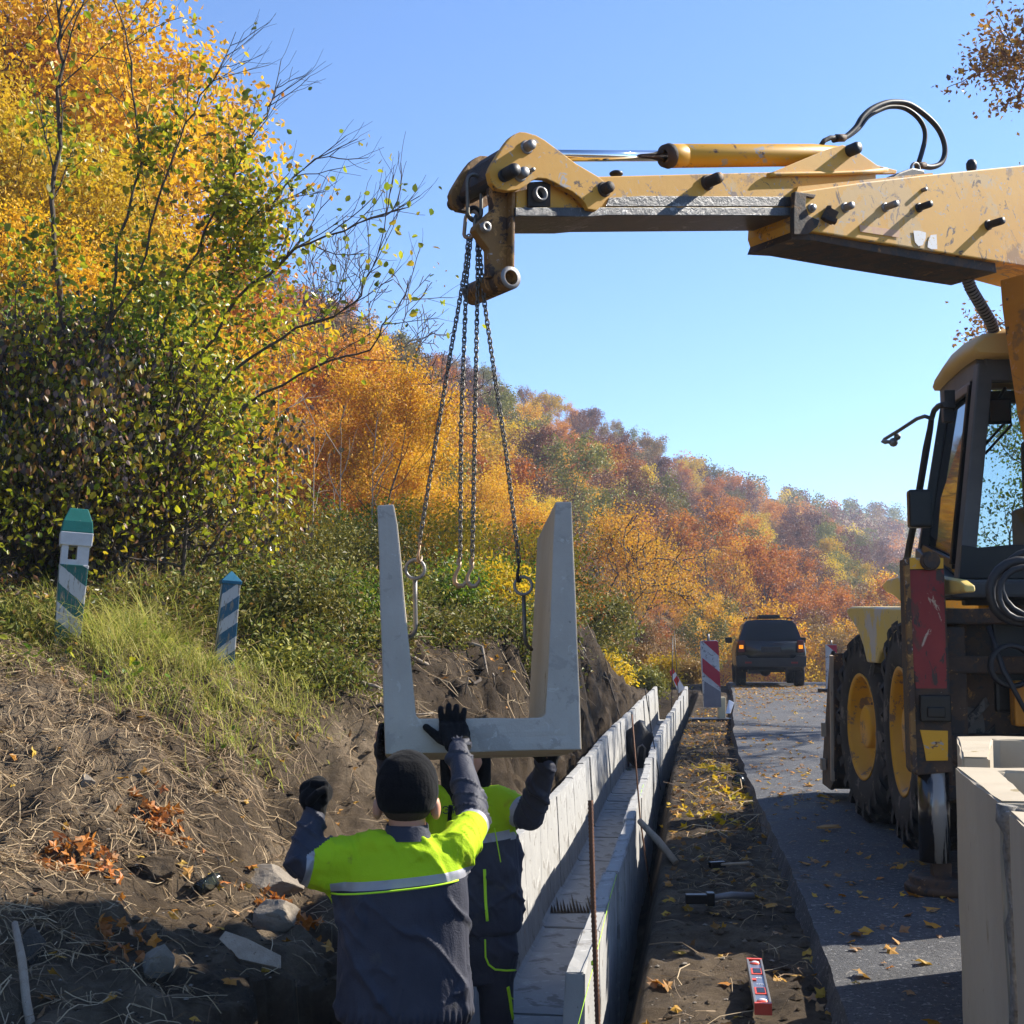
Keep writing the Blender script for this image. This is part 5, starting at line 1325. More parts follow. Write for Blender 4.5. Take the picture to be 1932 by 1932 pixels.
# hillside trees
cand = []
for i in range(6500):
    Y_ = 26 * (560 / 26.0) ** rt.random()
    px = rt.uniform(-60, 2000)
    x = (px - 966) / F * Y_
    s = (x + 18) * .887 + (Y_ - 150) * (-.4615); t = (x + 18) * .4615 + (Y_ - 150) * .887
    if s < -6 or s > 66: continue
    u = float(xc(Y_)) - x
    if Y_ < 60 and u < 3.5: continue
    if Y_ < 34 and px < 620: continue
    cand.append((Y_, px, x, s, t))
grid = {}; chosen = []
rt.shuffle(cand)
for (Y_, px, x, s, t) in cand:
    dmin = 4.6 if Y_ < 110 else 5.4
    key = (int(x / dmin), int(Y_ / dmin)); ok = True
    for a in (-1, 0, 1):
        for b_ in (-1, 0, 1):
            for (qx, qy) in grid.get((key[0] + a, key[1] + b_), ()):
                if (qx - x) ** 2 + (qy - Y_) ** 2 < dmin ** 2: ok = False
    if ok: grid.setdefault(key, []).append((x, Y_)); chosen.append((Y_, px, x, s, t))
chosen.sort()
SX = [-200, 300, 430, 540, 640, 680, 780, 870, 950, 1100, 1240, 1350, 1500, 1620, 1700, 2100]
SY = [-200, 0, 260, 430, 560, 610, 630, 680, 715, 770, 835, 865, 915, 935, 945, 960]
NX = [-200, 300, 560, 640, 740, 830, 900, 1000, 1070, 1110, 1160, 1300, 2100]
NY = [-200, 200, 560, 640, 640, 685, 760, 870, 950, 1030, 1120, 1180, 1200]
def cap_h(Y_, px, z, H_):
    lim = np.interp(px, SX, SY) + 4
    if Y_ < 100: lim = max(lim, np.interp(px + .26 * H_ / Y_ * F, NX, NY) + 10)
    return min(H_, CAM_H + (1215 - lim) / F * Y_ - z)
far_list = []
cnt = 0
for (Y_, px, x, s, t) in chosen:
    z = float(base_h(np.array([x]), np.array([Y_]))[0]) - .2
    hi = 1 - s / 62.0
    r = rt.random()
    if Y_ < 95:
        cn = 'golden' if r < .66 else 'yellow' if r < .78 else 'orange' if r < .94 else 'olive green'
        if px > 1050: cn = ['golden', 'tan', 'orange', 'olive green', 'rust-coloured'][int(r * 5)]
    else:
        w = np.array([.10 * (1 - hi) + .02, .08 * (1 - hi) + .03, .18, .22 + .36 * hi, .20, .10]); w /= w.sum()
        cn = list(MATS)[int(rt.choice(6, p=w))]
    H_ = rt.uniform(7.5, 11.5) * (0.80 if Y_ > 130 else 0.9)
    H_ = cap_h(Y_, px, z, H_)
    if H_ < (5.0 if Y_ > 95 else 3.2): continue
    if Y_ < 70 and cn in near_T:
        mm = near_T[cn][int(rt.random() * 2)]; sc_ = H_ / 12.6
    else: mm = mid_T[cn][int(rt.random() * 2)]; sc_ = H_ / 11.0
    if cnt < 285:
        reg = 'near slope' if Y_ < 95 else 'wooded hillside'
        plant_tree('autumn_tree', mm, (x, Y_, z), sc_, rt.random() * 6.28, cn + '-leaved tree on the ' + reg + (', left of the lifting chains' if px < 790 else ', behind the lifting chains' if px < 960 else ', right of the chains' if px < 1120 else ', left of the car' if px < 1370 else ', above the car' if px < 1540 else ', between car and cab') + (' near the ridge line' if hi > .66 else ' half way up' if hi > .33 else ' low down'), 'tree', 'autumn trees of the ' + reg)
        cnt += 1
    else: far_list.append((x, Y_, z, sc_, cn))
print('hill trees', cnt, 'far', len(far_list))
# trees too many and too far to pick apart: one mass
cols = list(MATS.values()); names = list(MATS)
LVs = []; LFs = []; MI = []; base = 0
for (x, Y_, z, sc_, cn) in far_list:
    n = 620 if Y_ < 300 else 400
    R = sc_ * 11 * .36
    p = rt.normal(size=(n, 3)); p /= np.linalg.norm(p, axis=1)[:, None]; p *= (rt.random((n, 1)) ** .4) * np.array([R, R, R * 1.15])
    lump = 1 + .35 * vnoise(p + x, 1 / R * 1.5)[:, None]
    C = p * lump + np.array([x, Y_, z + sc_ * 11 * .62])
    V, F_ = leaf_quads(C, (.34 if Y_ < 300 else .45) * (.6 + .8 * rt.random(n)), rt, .9)
    LVs.append(V); LFs.append(F_ + base); base += len(V); MI += [names.index(cn)] * n
if LVs:
    me = np_mesh('distant_wood', np.concatenate(LVs), np.concatenate(LFs), cols, MI)
    tag(link_mesh('distant_wood', me), 'rust and ochre mass of trees along the far end of the ridge', 'woodland', kind='stuff')
# low trees and scrub of the valley beyond the crest of the road
def tz(x, y): return float(base_h(np.array([x]), np.array([y]))[0])
for i in range(95):
    Y_ = rt.uniform(70, 170); px = rt.uniform(1085, 1800); x = (px - 966) / F * Y_
    if abs(x - float(xc(Y_)) - 4.7) < 5.5 and Y_ < 66: continue
    cn = ['golden', 'tan', 'orange', 'olive green', 'tan', 'rust-coloured'][int(rt.random() * 6)]
    top = CAM_H + (1215 - rt.uniform(1130, 1215)) / F * Y_; z = tz(x, Y_) - .2
    H_ = max(3.0, min(top - z, 8))
    plant_tree('autumn_tree', mid_T[cn][i % 2], (x, Y_, z), H_ / 11.0, rt.random() * 6.28, cn + '-leaved low tree in the valley beyond the road, ' + ('left of the striped plate' if px < 1320 else 'between striped plate and car' if px < 1385 else 'behind the car' if px < 1530 else 'right of the car'), 'tree', 'low trees in the valley beyond the road')
# the single dark-limbed tree in front of the hill
oak = tree_meshes('oak', 311, 7.5, .16, 3, 17000, .12, L_gold, sigma=.45, trunk=.28, squash=1.5, spread=.8, wob=.2, minr=.035)
Y_ = 62; c = W(1192, 0, Y_); z = CAM_H + (1215 - 1192) / F * Y_
plant_tree('field_tree', oak, (c.x, Y_, min(z, tz(c.x, Y_) + 1.0)), 1.0, .6, 'golden tree with dark leaning limbs before the hill, right of the hanging segment', 'tree')

# ---- bushes near the camera
def bush(name, seed, px, Y_, top_py, w, nleaf, lsize, m, label, cat='bush', group=None, stems=7, droop=False, bark=None, hexa=True, sigma=.10, levels=3, base_z=None, twig_r=.0015, up=.06, lean=(0, 0), aspect=.7, squash=1.0):
    c = W(px, 1215, Y_); z = gz(c.x, Y_) - .05 if base_z is None else base_z
    H_ = CAM_H + (1215 - top_py) / F * Y_ - z
    mm = tree_meshes(name, seed, H_, .020 + .008 * H_, levels, nleaf, lsize, m, sigma=sigma, trunk=.12, stems=stems, hexa=hexa, droop=droop, barkm=bark, twig_r=twig_r, up=up, lean=lean, spread=.7, squash=w * squash, aspect=aspect)
    return plant_tree(name, mm, (c.x, Y_, z), 1.0, 0, label, cat, group)
bush('hazel_bush', 5, 150, 11.2, 470, 1.0, 7000, .060, L_mix, 'tall bush with turning green leaves and long bare twigs reaching right across the sky', 'bush', stems=6, sigma=.14, lean=(.12, 0))
bush('hazel_bush', 8, 315, 11.2, 640, .8, 2600, .060, L_mix, 'green and yellow bush with leaning dark stems, right of the leafy thicket', 'bush', stems=5, sigma=.14, lean=(.30, 0))
bush('dark_bush', 13, 60, 11.2, 620, 1.2, 12000, .058, L_dark, 'dense dark bush with drooping purple-brown leaves behind the painted lantern post', 'bush', stems=9, droop=True, sigma=.16)
bush('dark_bush', 14, 235, 11.9, 700, 1.2, 12000, .056, L_dark, 'dense bush with brown and yellow drooping leaves between the two painted posts', 'bush', stems=9, droop=True, sigma=.16)
bush('dark_bush', 15, -90, 10.4, 700, 1.1, 7000, .055, L_mix, 'dark green thicket at the left edge of the photo', 'bush', stems=8, sigma=.16)
bush('green_bush', 16, 120, 12.4, 560, 1.1, 9000, .060, L_grn, 'dark green bush rising behind the purple-brown leaves', 'bush', stems=8, sigma=.18)
# long hand-drawn limbs of the hazel reaching to the right
segs = []; tips = []; rng = np.random.default_rng(77)
def limb(path, r, Y0, Y1_, twigs=9, lev=2):
    pts = [np.array(W(x, y, lerp(Y0, Y1_, i / (len(path) - 1)))) for i, (x, y) in enumerate(path)]
    fine = []
    for i in range(len(pts) - 1):
        for k in range(4):
            fine.append(pts[i] * (1 - k / 4) + pts[i + 1] * k / 4 + rng.normal(size=3) * .015)
    fine.append(pts[-1]); n = len(fine)
    for i in range(n - 1):
        ra = r * (1 - .85 * i / n); segs.append((fine[i], fine[i + 1], ra, r * (1 - .85 * (i + 1) / n)))
    for k in range(twigs):
        i = int(n * (.35 + .62 * k / twigs)); i = min(i, n - 2); d = fine[i + 1] - fine[i]; d /= np.linalg.norm(d)
        e = rng.normal(size=3); e[1] *= .5; nd = d * .85 + e * .42; nd /= np.linalg.norm(nd)
        grow(fine[i], nd, .55 * (1.2 - .5 * k / twigs), r * .28, lev - 1, segs, tips, rng, .5, .62, 2, .10, .05)
limb([(300, 860), (360, 700), (450, 560), (560, 470), (680, 420), (765, 392)], .022, 11.2, 10.2, 14)
limb([(300, 860), (330, 690), (400, 540), (470, 420), (560, 330), (640, 280)], .020, 11.2, 10.6, 12)
limb([(250, 830), (300, 640), (370, 470), (440, 330), (500, 220), (530, 150)], .018, 11.0, 10.4, 12)
limb([(310, 880), (440, 700), (560, 620), (650, 590), (700, 520), (725, 430)], .018, 11.0, 10.2, 12)
limb([(330, 900), (470, 760), (600, 690), (700, 660), (760, 570), (775, 520)], .016, 11.3, 10.3, 9)
limb([(120, 800), (110, 520), (100, 330), (118, 120), (112, 0), (120, -60)], .030, 10.8, 10.2, 14)
limb([(190, 760), (215, 520), (262, 300), (248, 120), (215, 0), (200, -50)], .016, 10.6, 10.0, 12)
limb([(160, 740), (270, 480), (330, 260), (400, 150), (445, 60)], .014, 10.6, 10.0, 12)
T = np.array(tips); keep = T
V1, F1 = seg_mesh([s for s in segs if s[2] > .0012], 4)
root = thing('hazel_bush', W(300, 1215, 11.2) * 1.0, 'spreading bush whose long dark limbs and bare twig ends reach over the golden trees', 'bush')
root.location.z = gz(root.location.x, 11.2)
rl = np.array(root.location)
o = link_mesh('branches', np_mesh('branches', V1 - rl, F1, M_bark, smooth=True), root)
idx = rng.integers(0, len(T), 22000)
C = T[idx] + rng.normal(size=(22000, 3)) * .10
# leaves thin out towards the twig ends at the upper right
pxs = CX + C[:, 0] / C[:, 1] * F; pys = 1215 - (C[:, 2] - CAM_H) / C[:, 1] * F
dens = np.clip(1.0 - sstep(420, 660, pxs + (600 - pys) * .25), .02, 1) * np.clip(sstep(60, 420, pys), .04, 1)
lk_ = rng.random(len(C)) < dens
LV, LF = leaf_hex(C[lk_], .065 * (.6 + .7 * rng.random(lk_.sum())), rng, .75, .1)
o = link_mesh('foliage', np_mesh('foliage', LV - rl, LF, L_mix), root); o['kind'] = 'stuff'
# undergrowth along the top of the bank
ug = [(735, 11.6, 1150, L_bramb), (790, 12.0, 1165, L_bramb), (845, 12.3, 1150, L_oliv), (890, 12.8, 1130, L_bramb), (940, 13.4, 1120, L_bramb), (985, 14.0, 1105, L_oliv), (690, 11.2, 1160, L_bramb), (610, 10.3, 1215, L_bramb), (560, 10.1, 1195, L_oliv),
      (350, 10.6, 1075, L_bramb), (470, 10.9, 1060, L_bramb), (520, 11.2, 1040, L_bramb), (565, 10.9, 1090, L_oliv), (615, 11.4, 1060, L_bramb), (655, 11.8, 1080, L_grn), (700, 12.3, 1065, L_bramb), (540, 10.6, 1150, L_bramb), (600, 10.9, 1165, L_bramb), (650, 11.2, 1170, L_oliv),
      (745, 12.8, 1085, L_oliv), (800, 13.3, 1075, L_bramb), (850, 13.6, 1060, L_grn), (905, 14.0, 1045, L_yell), (950, 14.6, 1060, L_grn), (770, 12.2, 1140, L_bramb), (300, 10.4, 1120, L_dark), (245, 10.6, 1090, L_dark), (190, 9.9, 1130, L_bramb), (30, 9.3, 1110, L_bramb), (75, 9.9, 1120, L_dark), (-20, 8.8, 1140, L_bramb),
      (360, 13.5, 1000, L_bramb), (430, 15, 940, L_oliv), (520, 16, 930, L_yell), (600, 15, 960, L_oliv), (560, 13.2, 1080, L_bramb), (650, 17, 930, L_grn), (720, 16, 980, L_oliv), (680, 13.8, 1090, L_bramb),
      (790, 17.5, 940, L_yell), (860, 18, 960, L_oliv), (905, 15.5, 1035, L_grn), (960, 17.0, 975, L_yell), (1010, 18.5, 985, L_oliv), (1060, 20, 990, L_oran), (830, 15.0, 1060, L_bramb), (500, 12.6, 1130, L_grn), (330, 12.4, 1110, L_bramb), (285, 12.2, 1080, L_dark), (740, 14.6, 1100, L_oliv), (620, 12.6, 1170, L_bramb), (1000, 16.5, 1060, L_bramb),
      (20, 11.4, 1010, L_bramb), (-40, 10.2, 1060, L_dark), (90, 11.6, 1060, L_grn), (200, 12.2, 1060, L_bramb), (1130, 30, 1165, L_oliv), (1180, 33, 1210, L_tan), (1240, 34, 1235, L_yell), (1090, 27, 1110, L_oliv), (1290, 38, 1240, L_tan), (1150, 29, 1225, L_yell), (1215, 31, 1255, L_oliv)]
desc = {L_bramb.name: 'dark bramble-like', L_oliv.name: 'pale olive feathery', L_yell.name: 'yellow-leaved', L_grn.name: 'green-leaved', L_oran.name: 'orange-leaved', L_dark.name: 'brown-leaved', L_tan.name: 'tan-leaved'}
for i, (px, Y_, top, m) in enumerate(ug):
    bush('shrub', 200 + i, px, Y_, top, 1.35, 3900, .050 if Y_ < 24 else .09, m, desc[m.name] + ' shrub on the bank, ' + ('left of the painted posts' if px < 200 else 'by the pointed blue post' if px < 500 else 'left of the hanging segment' if px < 710 else 'seen through the hanging segment' if px < 1060 else 'right of the hanging segment'), 'shrub', 'shrubs along the top of the bank', stems=6, sigma=.13, hexa=False, levels=2, aspect=.5, twig_r=.004)
# thin pale saplings
for i, (px, py0, py1, Y_) in enumerate(((523, 660, 960, 17), (480, 770, 950, 18), (590, 800, 940, 19), (640, 820, 950, 18), (355, 800, 960, 16), (700, 860, 990, 17))):
    sg = []; tp = []; rg_ = np.random.default_rng(500 + i)
    a = np.array(W(px, py1, Y_)); a[2] = gz(a[0], Y_) - .1; b_ = np.array(W(px + 4, py0, Y_))
    for k in range(8):
        p = a * (1 - k / 8) + b_ * k / 8; q = a * (1 - (k + 1) / 8) + b_ * (k + 1) / 8
        sg.append((p, q + rg_.normal(size=3) * .0, .022 * (1 - k / 9), .022 * (1 - (k + 1) / 9)))
        if k > 2: grow(q, [rg_.normal() * .5, rg_.normal() * .3, .8], .5, .008, 1, sg, tp, rg_, .5, .6, 2, .12, .05)
    V, F_ = seg_mesh(sg, 5)
    t = link_mesh('sapling', np_mesh('sapling', V - a, F_, M_pale_bark, smooth=True), None, a)
    tag(t, 'thin pale leafless sapling standing above the undergrowth', 'sapling', 'bare saplings above the undergrowth')
# trees on the right side of the road
rb = tree_meshes('r', 402, 14.0, .20, 3, 20000, .10, leaf_mat('orange_brown_leaves', [(.20, .08, .03), (.36, .17, .03), (.14, .06, .03), (.50, .30, .03), (.26, .12, .03)], .35), sigma=.17, trunk=.3, squash=.85, spread=.7, twig_r=.002, minr=.009)
plant_tree('roadside_tree', rb, (11.1, 22.5, gz(11.1, 22.5)), 1.0, 2.2, 'brown and yellow leaved tree reaching in at the upper right corner', 'tree')
rg2 = tree_meshes('r2', 404, 10.0, .14, 3, 9000, .12, L_grn, sigma=.30, trunk=.25, squash=.8)
plant_tree('roadside_tree', rg2, (15.3, 39, gz(15.3, 39)), .95, .5, 'dark green loose-crowned tree seen behind and through the cab windows', 'tree')
low = tree_meshes('r3', 405, 5.0, .07, 3, 5000, .10, L_oliv, sigma=.22, trunk=.2, stems=4)
for i, (x, y, s_) in enumerate(((14.2, 13.5, .8), (13.6, 18.5, .9), (15.5, 26, 1.1), (14.8, 31, .8), (17, 35, 1.2))):
    plant_tree('roadside_bush', low, (x, y, gz(x, y)), s_, i * 1.3, 'olive bush growing along the right side of the road behind the backhoe', 'bush', 'bushes along the right side of the road')

# ---- ground cover
def scatter(n, xr, yr, dens, seed):
    rng = np.random.default_rng(seed); x = rng.uniform(*xr, n)
    y = (rng.random(n) * (yr[1] ** .5 - yr[0] ** .5) + yr[0] ** .5) ** 2
    k = rng.random(n) < dens(x, y, rng); x = x[k]; y = y[k]
    return x, y, ground_h(x, y), rng
def pxy(x, y, z): return CX + x / y * F, 1215 - (z - CAM_H) / y * F
# grass on the brow of the bank: an uneven patch
def gd(x, y, r):
    u = xc(y) - x
    n = fbm2(x, y, .8, 3)
    a = sstep(1.6, 2.2, u + n * .6) * (1 - sstep(4.2, 5.4, u + n)) * sstep(7.4, 8.6, y + n) * (1 - sstep(10.2, 11.4, y))
    return a
x, y, z, rng = scatter(150000, (-8, 1), (6.5, 17), gd, 21)
def blades(x, y, z, rng, h0, w0, lean=.5):
    n = len(x); h = h0 * (.4 + rng.random(n)) * np.clip(.9 + 1.1 * fbm2(x, y, 2.2, 3), .3, 1.9); a = rng.random(n) * 6.283; l = lean * (.3 + rng.random(n))
    dx = np.cos(a) * l; dy = np.sin(a) * l; px_ = -np.sin(a); py_ = np.cos(a); w = w0 * (.6 + .8 * rng.random(n))
    P = []
    for t, ww in ((0, 1), (.45, .8), (.8, .5), (1.0, .08)):
        cx_ = x + dx * h * t ** 2; cy_ = y + dy * h * t ** 2; cz = z - .01 + h * t * (1 - .35 * l * t)
        for s in (-1, 1): P.append(np.stack([cx_ + px_ * w * ww * s, cy_ + py_ * w * ww * s, cz], 1))
    V = np.stack(P, 1).reshape(-1, 3); b = np.arange(n)[:, None] * 8
    return V, np.concatenate([b + np.array([[0, 1, 3, 2]]), b + np.array([[2, 3, 5, 4]]), b + np.array([[4, 5, 7, 6]])], 0)
V, F_ = blades(x, y, z, rng, .22, .0032, 1.5)
tag(link_mesh('grass', np_mesh('grass', V, F_, G_grass)), 'long yellow-green grass hanging over the brow of the bank', 'grass', kind='stuff')
# herbs with broad leaves in the grass
x, y, z, rng = scatter(9000, (-7, 0), (7, 14), lambda x, y, r: gd(x, y, r) * .6 * (fbm2(x, y, 1.6, 2) > .1), 22)
V, F_ = leaf_hex(np.stack([x, y, z + .03 + .12 * rng.random(len(x))], 1), .05 * (.6 + .8 * rng.random(len(x))), rng, .8, 1.0)
tag(link_mesh('herbs', np_mesh('herbs', V, F_, L_grn)), 'bright green broad-leaved weeds among the grass of the bank', 'weeds', kind='stuff')
# straw and dead stems: curved thin strips lying on the soil
def stems(x, y, z, rng, L0, w0, lift=.02, curl=.5):
    n = len(x); L_ = L0 * (.35 + 1.1 * rng.random(n)); a = rng.random(n) * 6.283; c = (rng.random(n) - .5) * 2 * curl
    w = w0 * (.5 + rng.random(n)); tilt = rng.normal(size=n) * .35
    P = []; N_ = 4
    # sample the ground along the stem so that it lies on it
    for i in range(N_):
        t = i / (N_ - 1) - .5; aa = a + c * t * 2
        cx_ = x + np.cos(aa) * L_ * t; cy_ = y + np.sin(aa) * L_ * t
        cz = np.maximum(ground_h(cx_, cy_) + .004, z + tilt * L_ * t) + lift * (1 - (2 * t) ** 2) * (rng.random(n) * .2 + .8)
        for s in (-1, 1): P.append(np.stack([cx_ - np.sin(aa) * w * s, cy_ + np.cos(aa) * w * s, cz + w * s * .6], 1))
    V = np.stack(P, 1).reshape(-1, 3); b = np.arange(n)[:, None] * (2 * N_)
    return V, np.concatenate([b + np.array([[2 * i, 2 * i + 1, 2 * i + 3, 2 * i + 2]]) for i in range(N_ - 1)], 0)
def sd(x, y, r):
    u = xc(y) - x; n = fbm2(x, y, 1.0, 3)
    d = sstep(.9, 2.6, u + n * .8) * (.35 + 1.3 * sstep(1.6, 3.0, u)) + .16 * (u > .7)
    d = np.where((u < -.62) & (u > -1.45), .10 + .25 * (n > .25), d)
    d = d * (.35 + .65 * sstep(1.3, 2.4, u + sstep(5.0, 7.0, y)) ); d = np.where(np.abs(u) <= .7, 0, d); return np.clip(d * (.4 + .9 * (fbm2(x + 7, y, 2.5, 2) > -.1)), 0, 1) * np.where(u < -1.45, 0, 1)
x, y, z, rng = scatter(115000, (-8, 4), (4.6, 13), sd, 23)
V, F_ = stems(x, y, z, rng, .17, .0015, .03, .55)
tag(link_mesh('dry_stems', np_mesh('dry_stems', V, F_, G_dry)), 'tangle of dry straw and dead stems lying over the dug bank', 'straw', kind='stuff')
x, y, z, rng = scatter(26000, (-7, 3), (10, 28), lambda x, y, r: sd(x, y, r) * .7, 24)
V, F_ = stems(x, y, z, rng, .45, .0030, .10, .7)
tag(link_mesh('dead_twigs', np_mesh('dead_twigs', V, F_, G_dry)), 'pale roots and twigs strewn over the far part of the bank', 'twigs', kind='stuff')
# fallen leaves on soil
def ld(x, y, r):
    u = xc(y) - x; n = fbm2(x, y, 1.4, 3)
    d = np.where(u > .75, .10 + .35 * (n > .35), 0) + np.where((u < -.66) & (u > -1.42), .24 + .45 * sstep(9, 13, y) * (n > -.2), 0)
    return d
x, y, z, rng = scatter(26000, (-8, 4.5), (4.2, 26), ld, 25)
V, F_ = leaf_star(np.stack([x, y, z + .012], 1), (.04 + .05 * rng.random(len(x))), rng, 2.0)
tag(link_mesh('fallen_leaves', np_mesh('fallen_leaves', V, F_, G_fall)), 'brown and yellow leaves fallen over the soil on both sides of the drain', 'leaf litter', kind='stuff')
# leaves on the asphalt
def rd(x, y, r):
    u = xc(y) - x; return np.where((u < -1.5) & (u > -7.6), .10 + .9 * sstep(22, 32, y) * .9 + .18 * ((y > 11) & (y < 15)) + .1 * (u > -2.2), 0)
rng = np.random.default_rng(26); n = 15000
y = (rng.random(n) * (34 ** .5 - 4.5 ** .5) + 4.5 ** .5) ** 2; x = xc(y) + rng.uniform(1.45, 7.5, n); k = rng.random(n) < rd(x, y, rng); x = x[k]; y = y[k]
V, F_ = leaf_star(np.stack([x, y, road_z(y) + .010], 1), (.04 + .07 * rng.random(len(x)) ** 2), rng, 3.5)
tag(link_mesh('road_leaves', np_mesh('road_leaves', V, F_, G_fall)), 'yellow leaves scattered over the asphalt, thickest at the far crest', 'fallen leaves', kind='stuff')
# pebbles and clods
def pebbles(name, x, y, z, s, rng, m, label, cat):
    n = len(x); ico = np.array([(0, 0, 1), (.9, 0, .3), (.28, .85, .3), (-.72, .53, .3), (-.72, -.53, .3), (.28, -.85, .3), (.1, .1, -.5)])
    fc_ = np.array([(0, 1, 2), (0, 2, 3), (0, 3, 4), (0, 4, 5), (0, 5, 1), (6, 2, 1), (6, 3, 2), (6, 4, 3), (6, 5, 4), (6, 1, 5)])
    a = rng.random(n) * 6.283; ca, sa = np.cos(a), np.sin(a)
    J_ = ico[None] * (1 + .45 * (rng.random((n, 7, 1)) - .5)) * np.array([1, .8, .6])
    X = J_[:, :, 0] * ca[:, None] - J_[:, :, 1] * sa[:, None]; Y_ = J_[:, :, 0] * sa[:, None] + J_[:, :, 1] * ca[:, None]
    V = np.stack([X, Y_, J_[:, :, 2]], -1) * s[:, None, None] + np.stack([x, y, z], 1)[:, None, :]
    Fp = (np.arange(n)[:, None, None] * 7 + fc_[None]).reshape(-1, 3)
    return tag(link_mesh(name, np_mesh(name, V.reshape(-1, 3), Fp, m)), label, cat, kind='stuff')
x, y, z, rng = scatter(34000, (-7, 4.2), (4.0, 24), lambda x, y, r: np.where((xc(y) - x > .72) | ((xc(y) - x < -.64) & (xc(y) - x > -1.43)), .55, 0) + .5 * ((xc(y) - x < -1.43) & (xc(y) - x > -1.75)) * (r.random(len(x)) < .5), 27)
s_ = .006 + .038 * rng.random(len(x)) ** 4
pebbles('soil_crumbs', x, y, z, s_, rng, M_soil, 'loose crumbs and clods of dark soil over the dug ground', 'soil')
x, y, z, rng = scatter(9000, (-7, 3.2), (4.0, 18), lambda x, y, r: np.where((xc(y) - x > .72) | ((xc(y) - x < -.64) & (xc(y) - x > -1.43)), .5, 0), 28)
pebbles('pebbles', x, y, z + .002, .005 + .016 * rng.random(len(x)) ** 3, rng, M_stone, 'small pale pebbles in the dug soil', 'gravel')
rng = np.random.default_rng(29); n = 2600; y = 3.5 + 12 * rng.random(n) ** 1.6; x = xc(y) + rng.uniform(1.5, 6.5, n)
pebbles('road_grit', x, y, road_z(y) + .002, .003 + .010 * rng.random(n) ** 3, rng, M_stone, 'loose grit and crumbs on the asphalt', 'grit')

# roots and torn branches sticking out of the far bank
rr2 = random.Random(31)
for i, (px, py) in enumerate(((1060, 1190), (1105, 1225), (1140, 1262), (870, 1215), (940, 1180), (820, 1250), (980, 1240), (760, 1190), (905, 1270), (655, 1290), (690, 1330), (1010, 1165))):
    ys_ = np.linspace(8, 30, 1500); d = ray(px, py); X = d.x / d.y * ys_; Z = CAM_H + d.z / d.y * ys_; k = np.nonzero(Z <= ground_h(X, ys_))[0]
    if not len(k): continue
    c = Vector((float(X[k[0]]), float(ys_[k[0]]), float(Z[k[0]]))); p = [c - Vector((0, 0, .05))]; dv = Vector((rr2.uniform(-.3, .9), rr2.uniform(-.5, .2), rr2.uniform(.0, .5)))
    for q_ in range(6):
        dv = (dv + Vector((rr2.uniform(-.5, .5), rr2.uniform(-.3, .3), rr2.uniform(-.35, .25)))).normalized(); nx = p[-1] + dv * .13; g_ = gz(nx.x, nx.y); nx.z = min(max(nx.z, g_ + .01), g_ + .14); p.append(nx)
    q = MB(); q.tube(p, [.020 * (1 - .12 * t_) for t_ in range(7)], 6)
    tag(q.build('root', M_pale_bark if i % 2 else M_bark, root_loc=c), ('pale' if i % 2 else 'dark') + ' torn root sticking out of the dug bank beyond the hanging segment', 'root', 'torn roots sticking out of the far bank')
# ------------------------------------------------------------------ small things on the ground
def hit(px, py, y0=3.5, y1=40):
    ys_ = np.linspace(y0, y1, 3000); d = ray(px, py)
    X = d.x / d.y * ys_; Z = CAM_H + d.z / d.y * ys_
    g = ground_h(X, ys_); k = np.nonzero(Z <= g)[0]
    i = int(k[0]) if len(k) else len(ys_) - 1
    return Vector((float(X[i]), float(ys_[i]), float(g[i])))
def rock(name, px0, px1, py0, py1, m, label, seed, cat='rock', depth=.8):
    c = hit((px0 + px1) / 2, py1 - (py1 - py0) * .15); s = c.y / F
    w = (px1 - px0) * s / 2; h = (py1 - py0) * s * .55
    bm = bmesh.new(); bmesh.ops.create_icosphere(bm, subdivisions=4, radius=1.0)
    r = random.Random(seed)
    planes = [(Vector((r.uniform(-1, 1), r.uniform(-1, 1), r.uniform(-.6, 1))).normalized(), r.uniform(.55, .8)) for _ in range(11)]
    for v in bm.verts:
        for n_, d_ in planes:
            k = v.co.dot(n_)
            if k > d_: v.co -= n_ * (k - d_)
    P = np.array([v.co for v in bm.verts]); d = fbm(P + seed, 2.5, 4) * .07
    for v, q in zip(bm.verts, d): v.co *= 1 + q
    for v in bm.verts: v.co = Vector((v.co.x * w * 1.35, v.co.y * w * depth * 1.2, v.co.z * h * 1.3))
    me = bpy.data.meshes.new(name); bm.to_mesh(me); bm.free(); me.materials.append(m)
    for p_ in me.polygons: p_.use_smooth = False
    o = link_mesh(name, me, None, c + Vector((0, 0, h * .35))); o.rotation_euler = (r.uniform(-.1, .1), r.uniform(-.15, .15), 0)
    return tag(o, label, cat)
rock('rock', 447, 559, 1640, 1689, M_stone, 'flat pale rock on the soil, just left of the front worker\'s elbow', 3)
rock('rock', 482, 563, 1696, 1745, M_stone, 'blocky grey-brown rock beside orange leaves, below the flat pale rock', 8)
rock('rock', 269, 322, 1780, 1837, M_stone, 'upright brown rock at the shadow edge, left of the split wood', 12)
rock('rock', 46, 86, 1764, 1819, M_stoned, 'dark half-buried rock beside the leaning stick at lower left', 15)
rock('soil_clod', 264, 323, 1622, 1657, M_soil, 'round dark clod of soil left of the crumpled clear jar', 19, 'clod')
rock('rock', 150, 176, 1462, 1482, M_stone, 'small pale grey stone in the dug bank at the far left', 23)
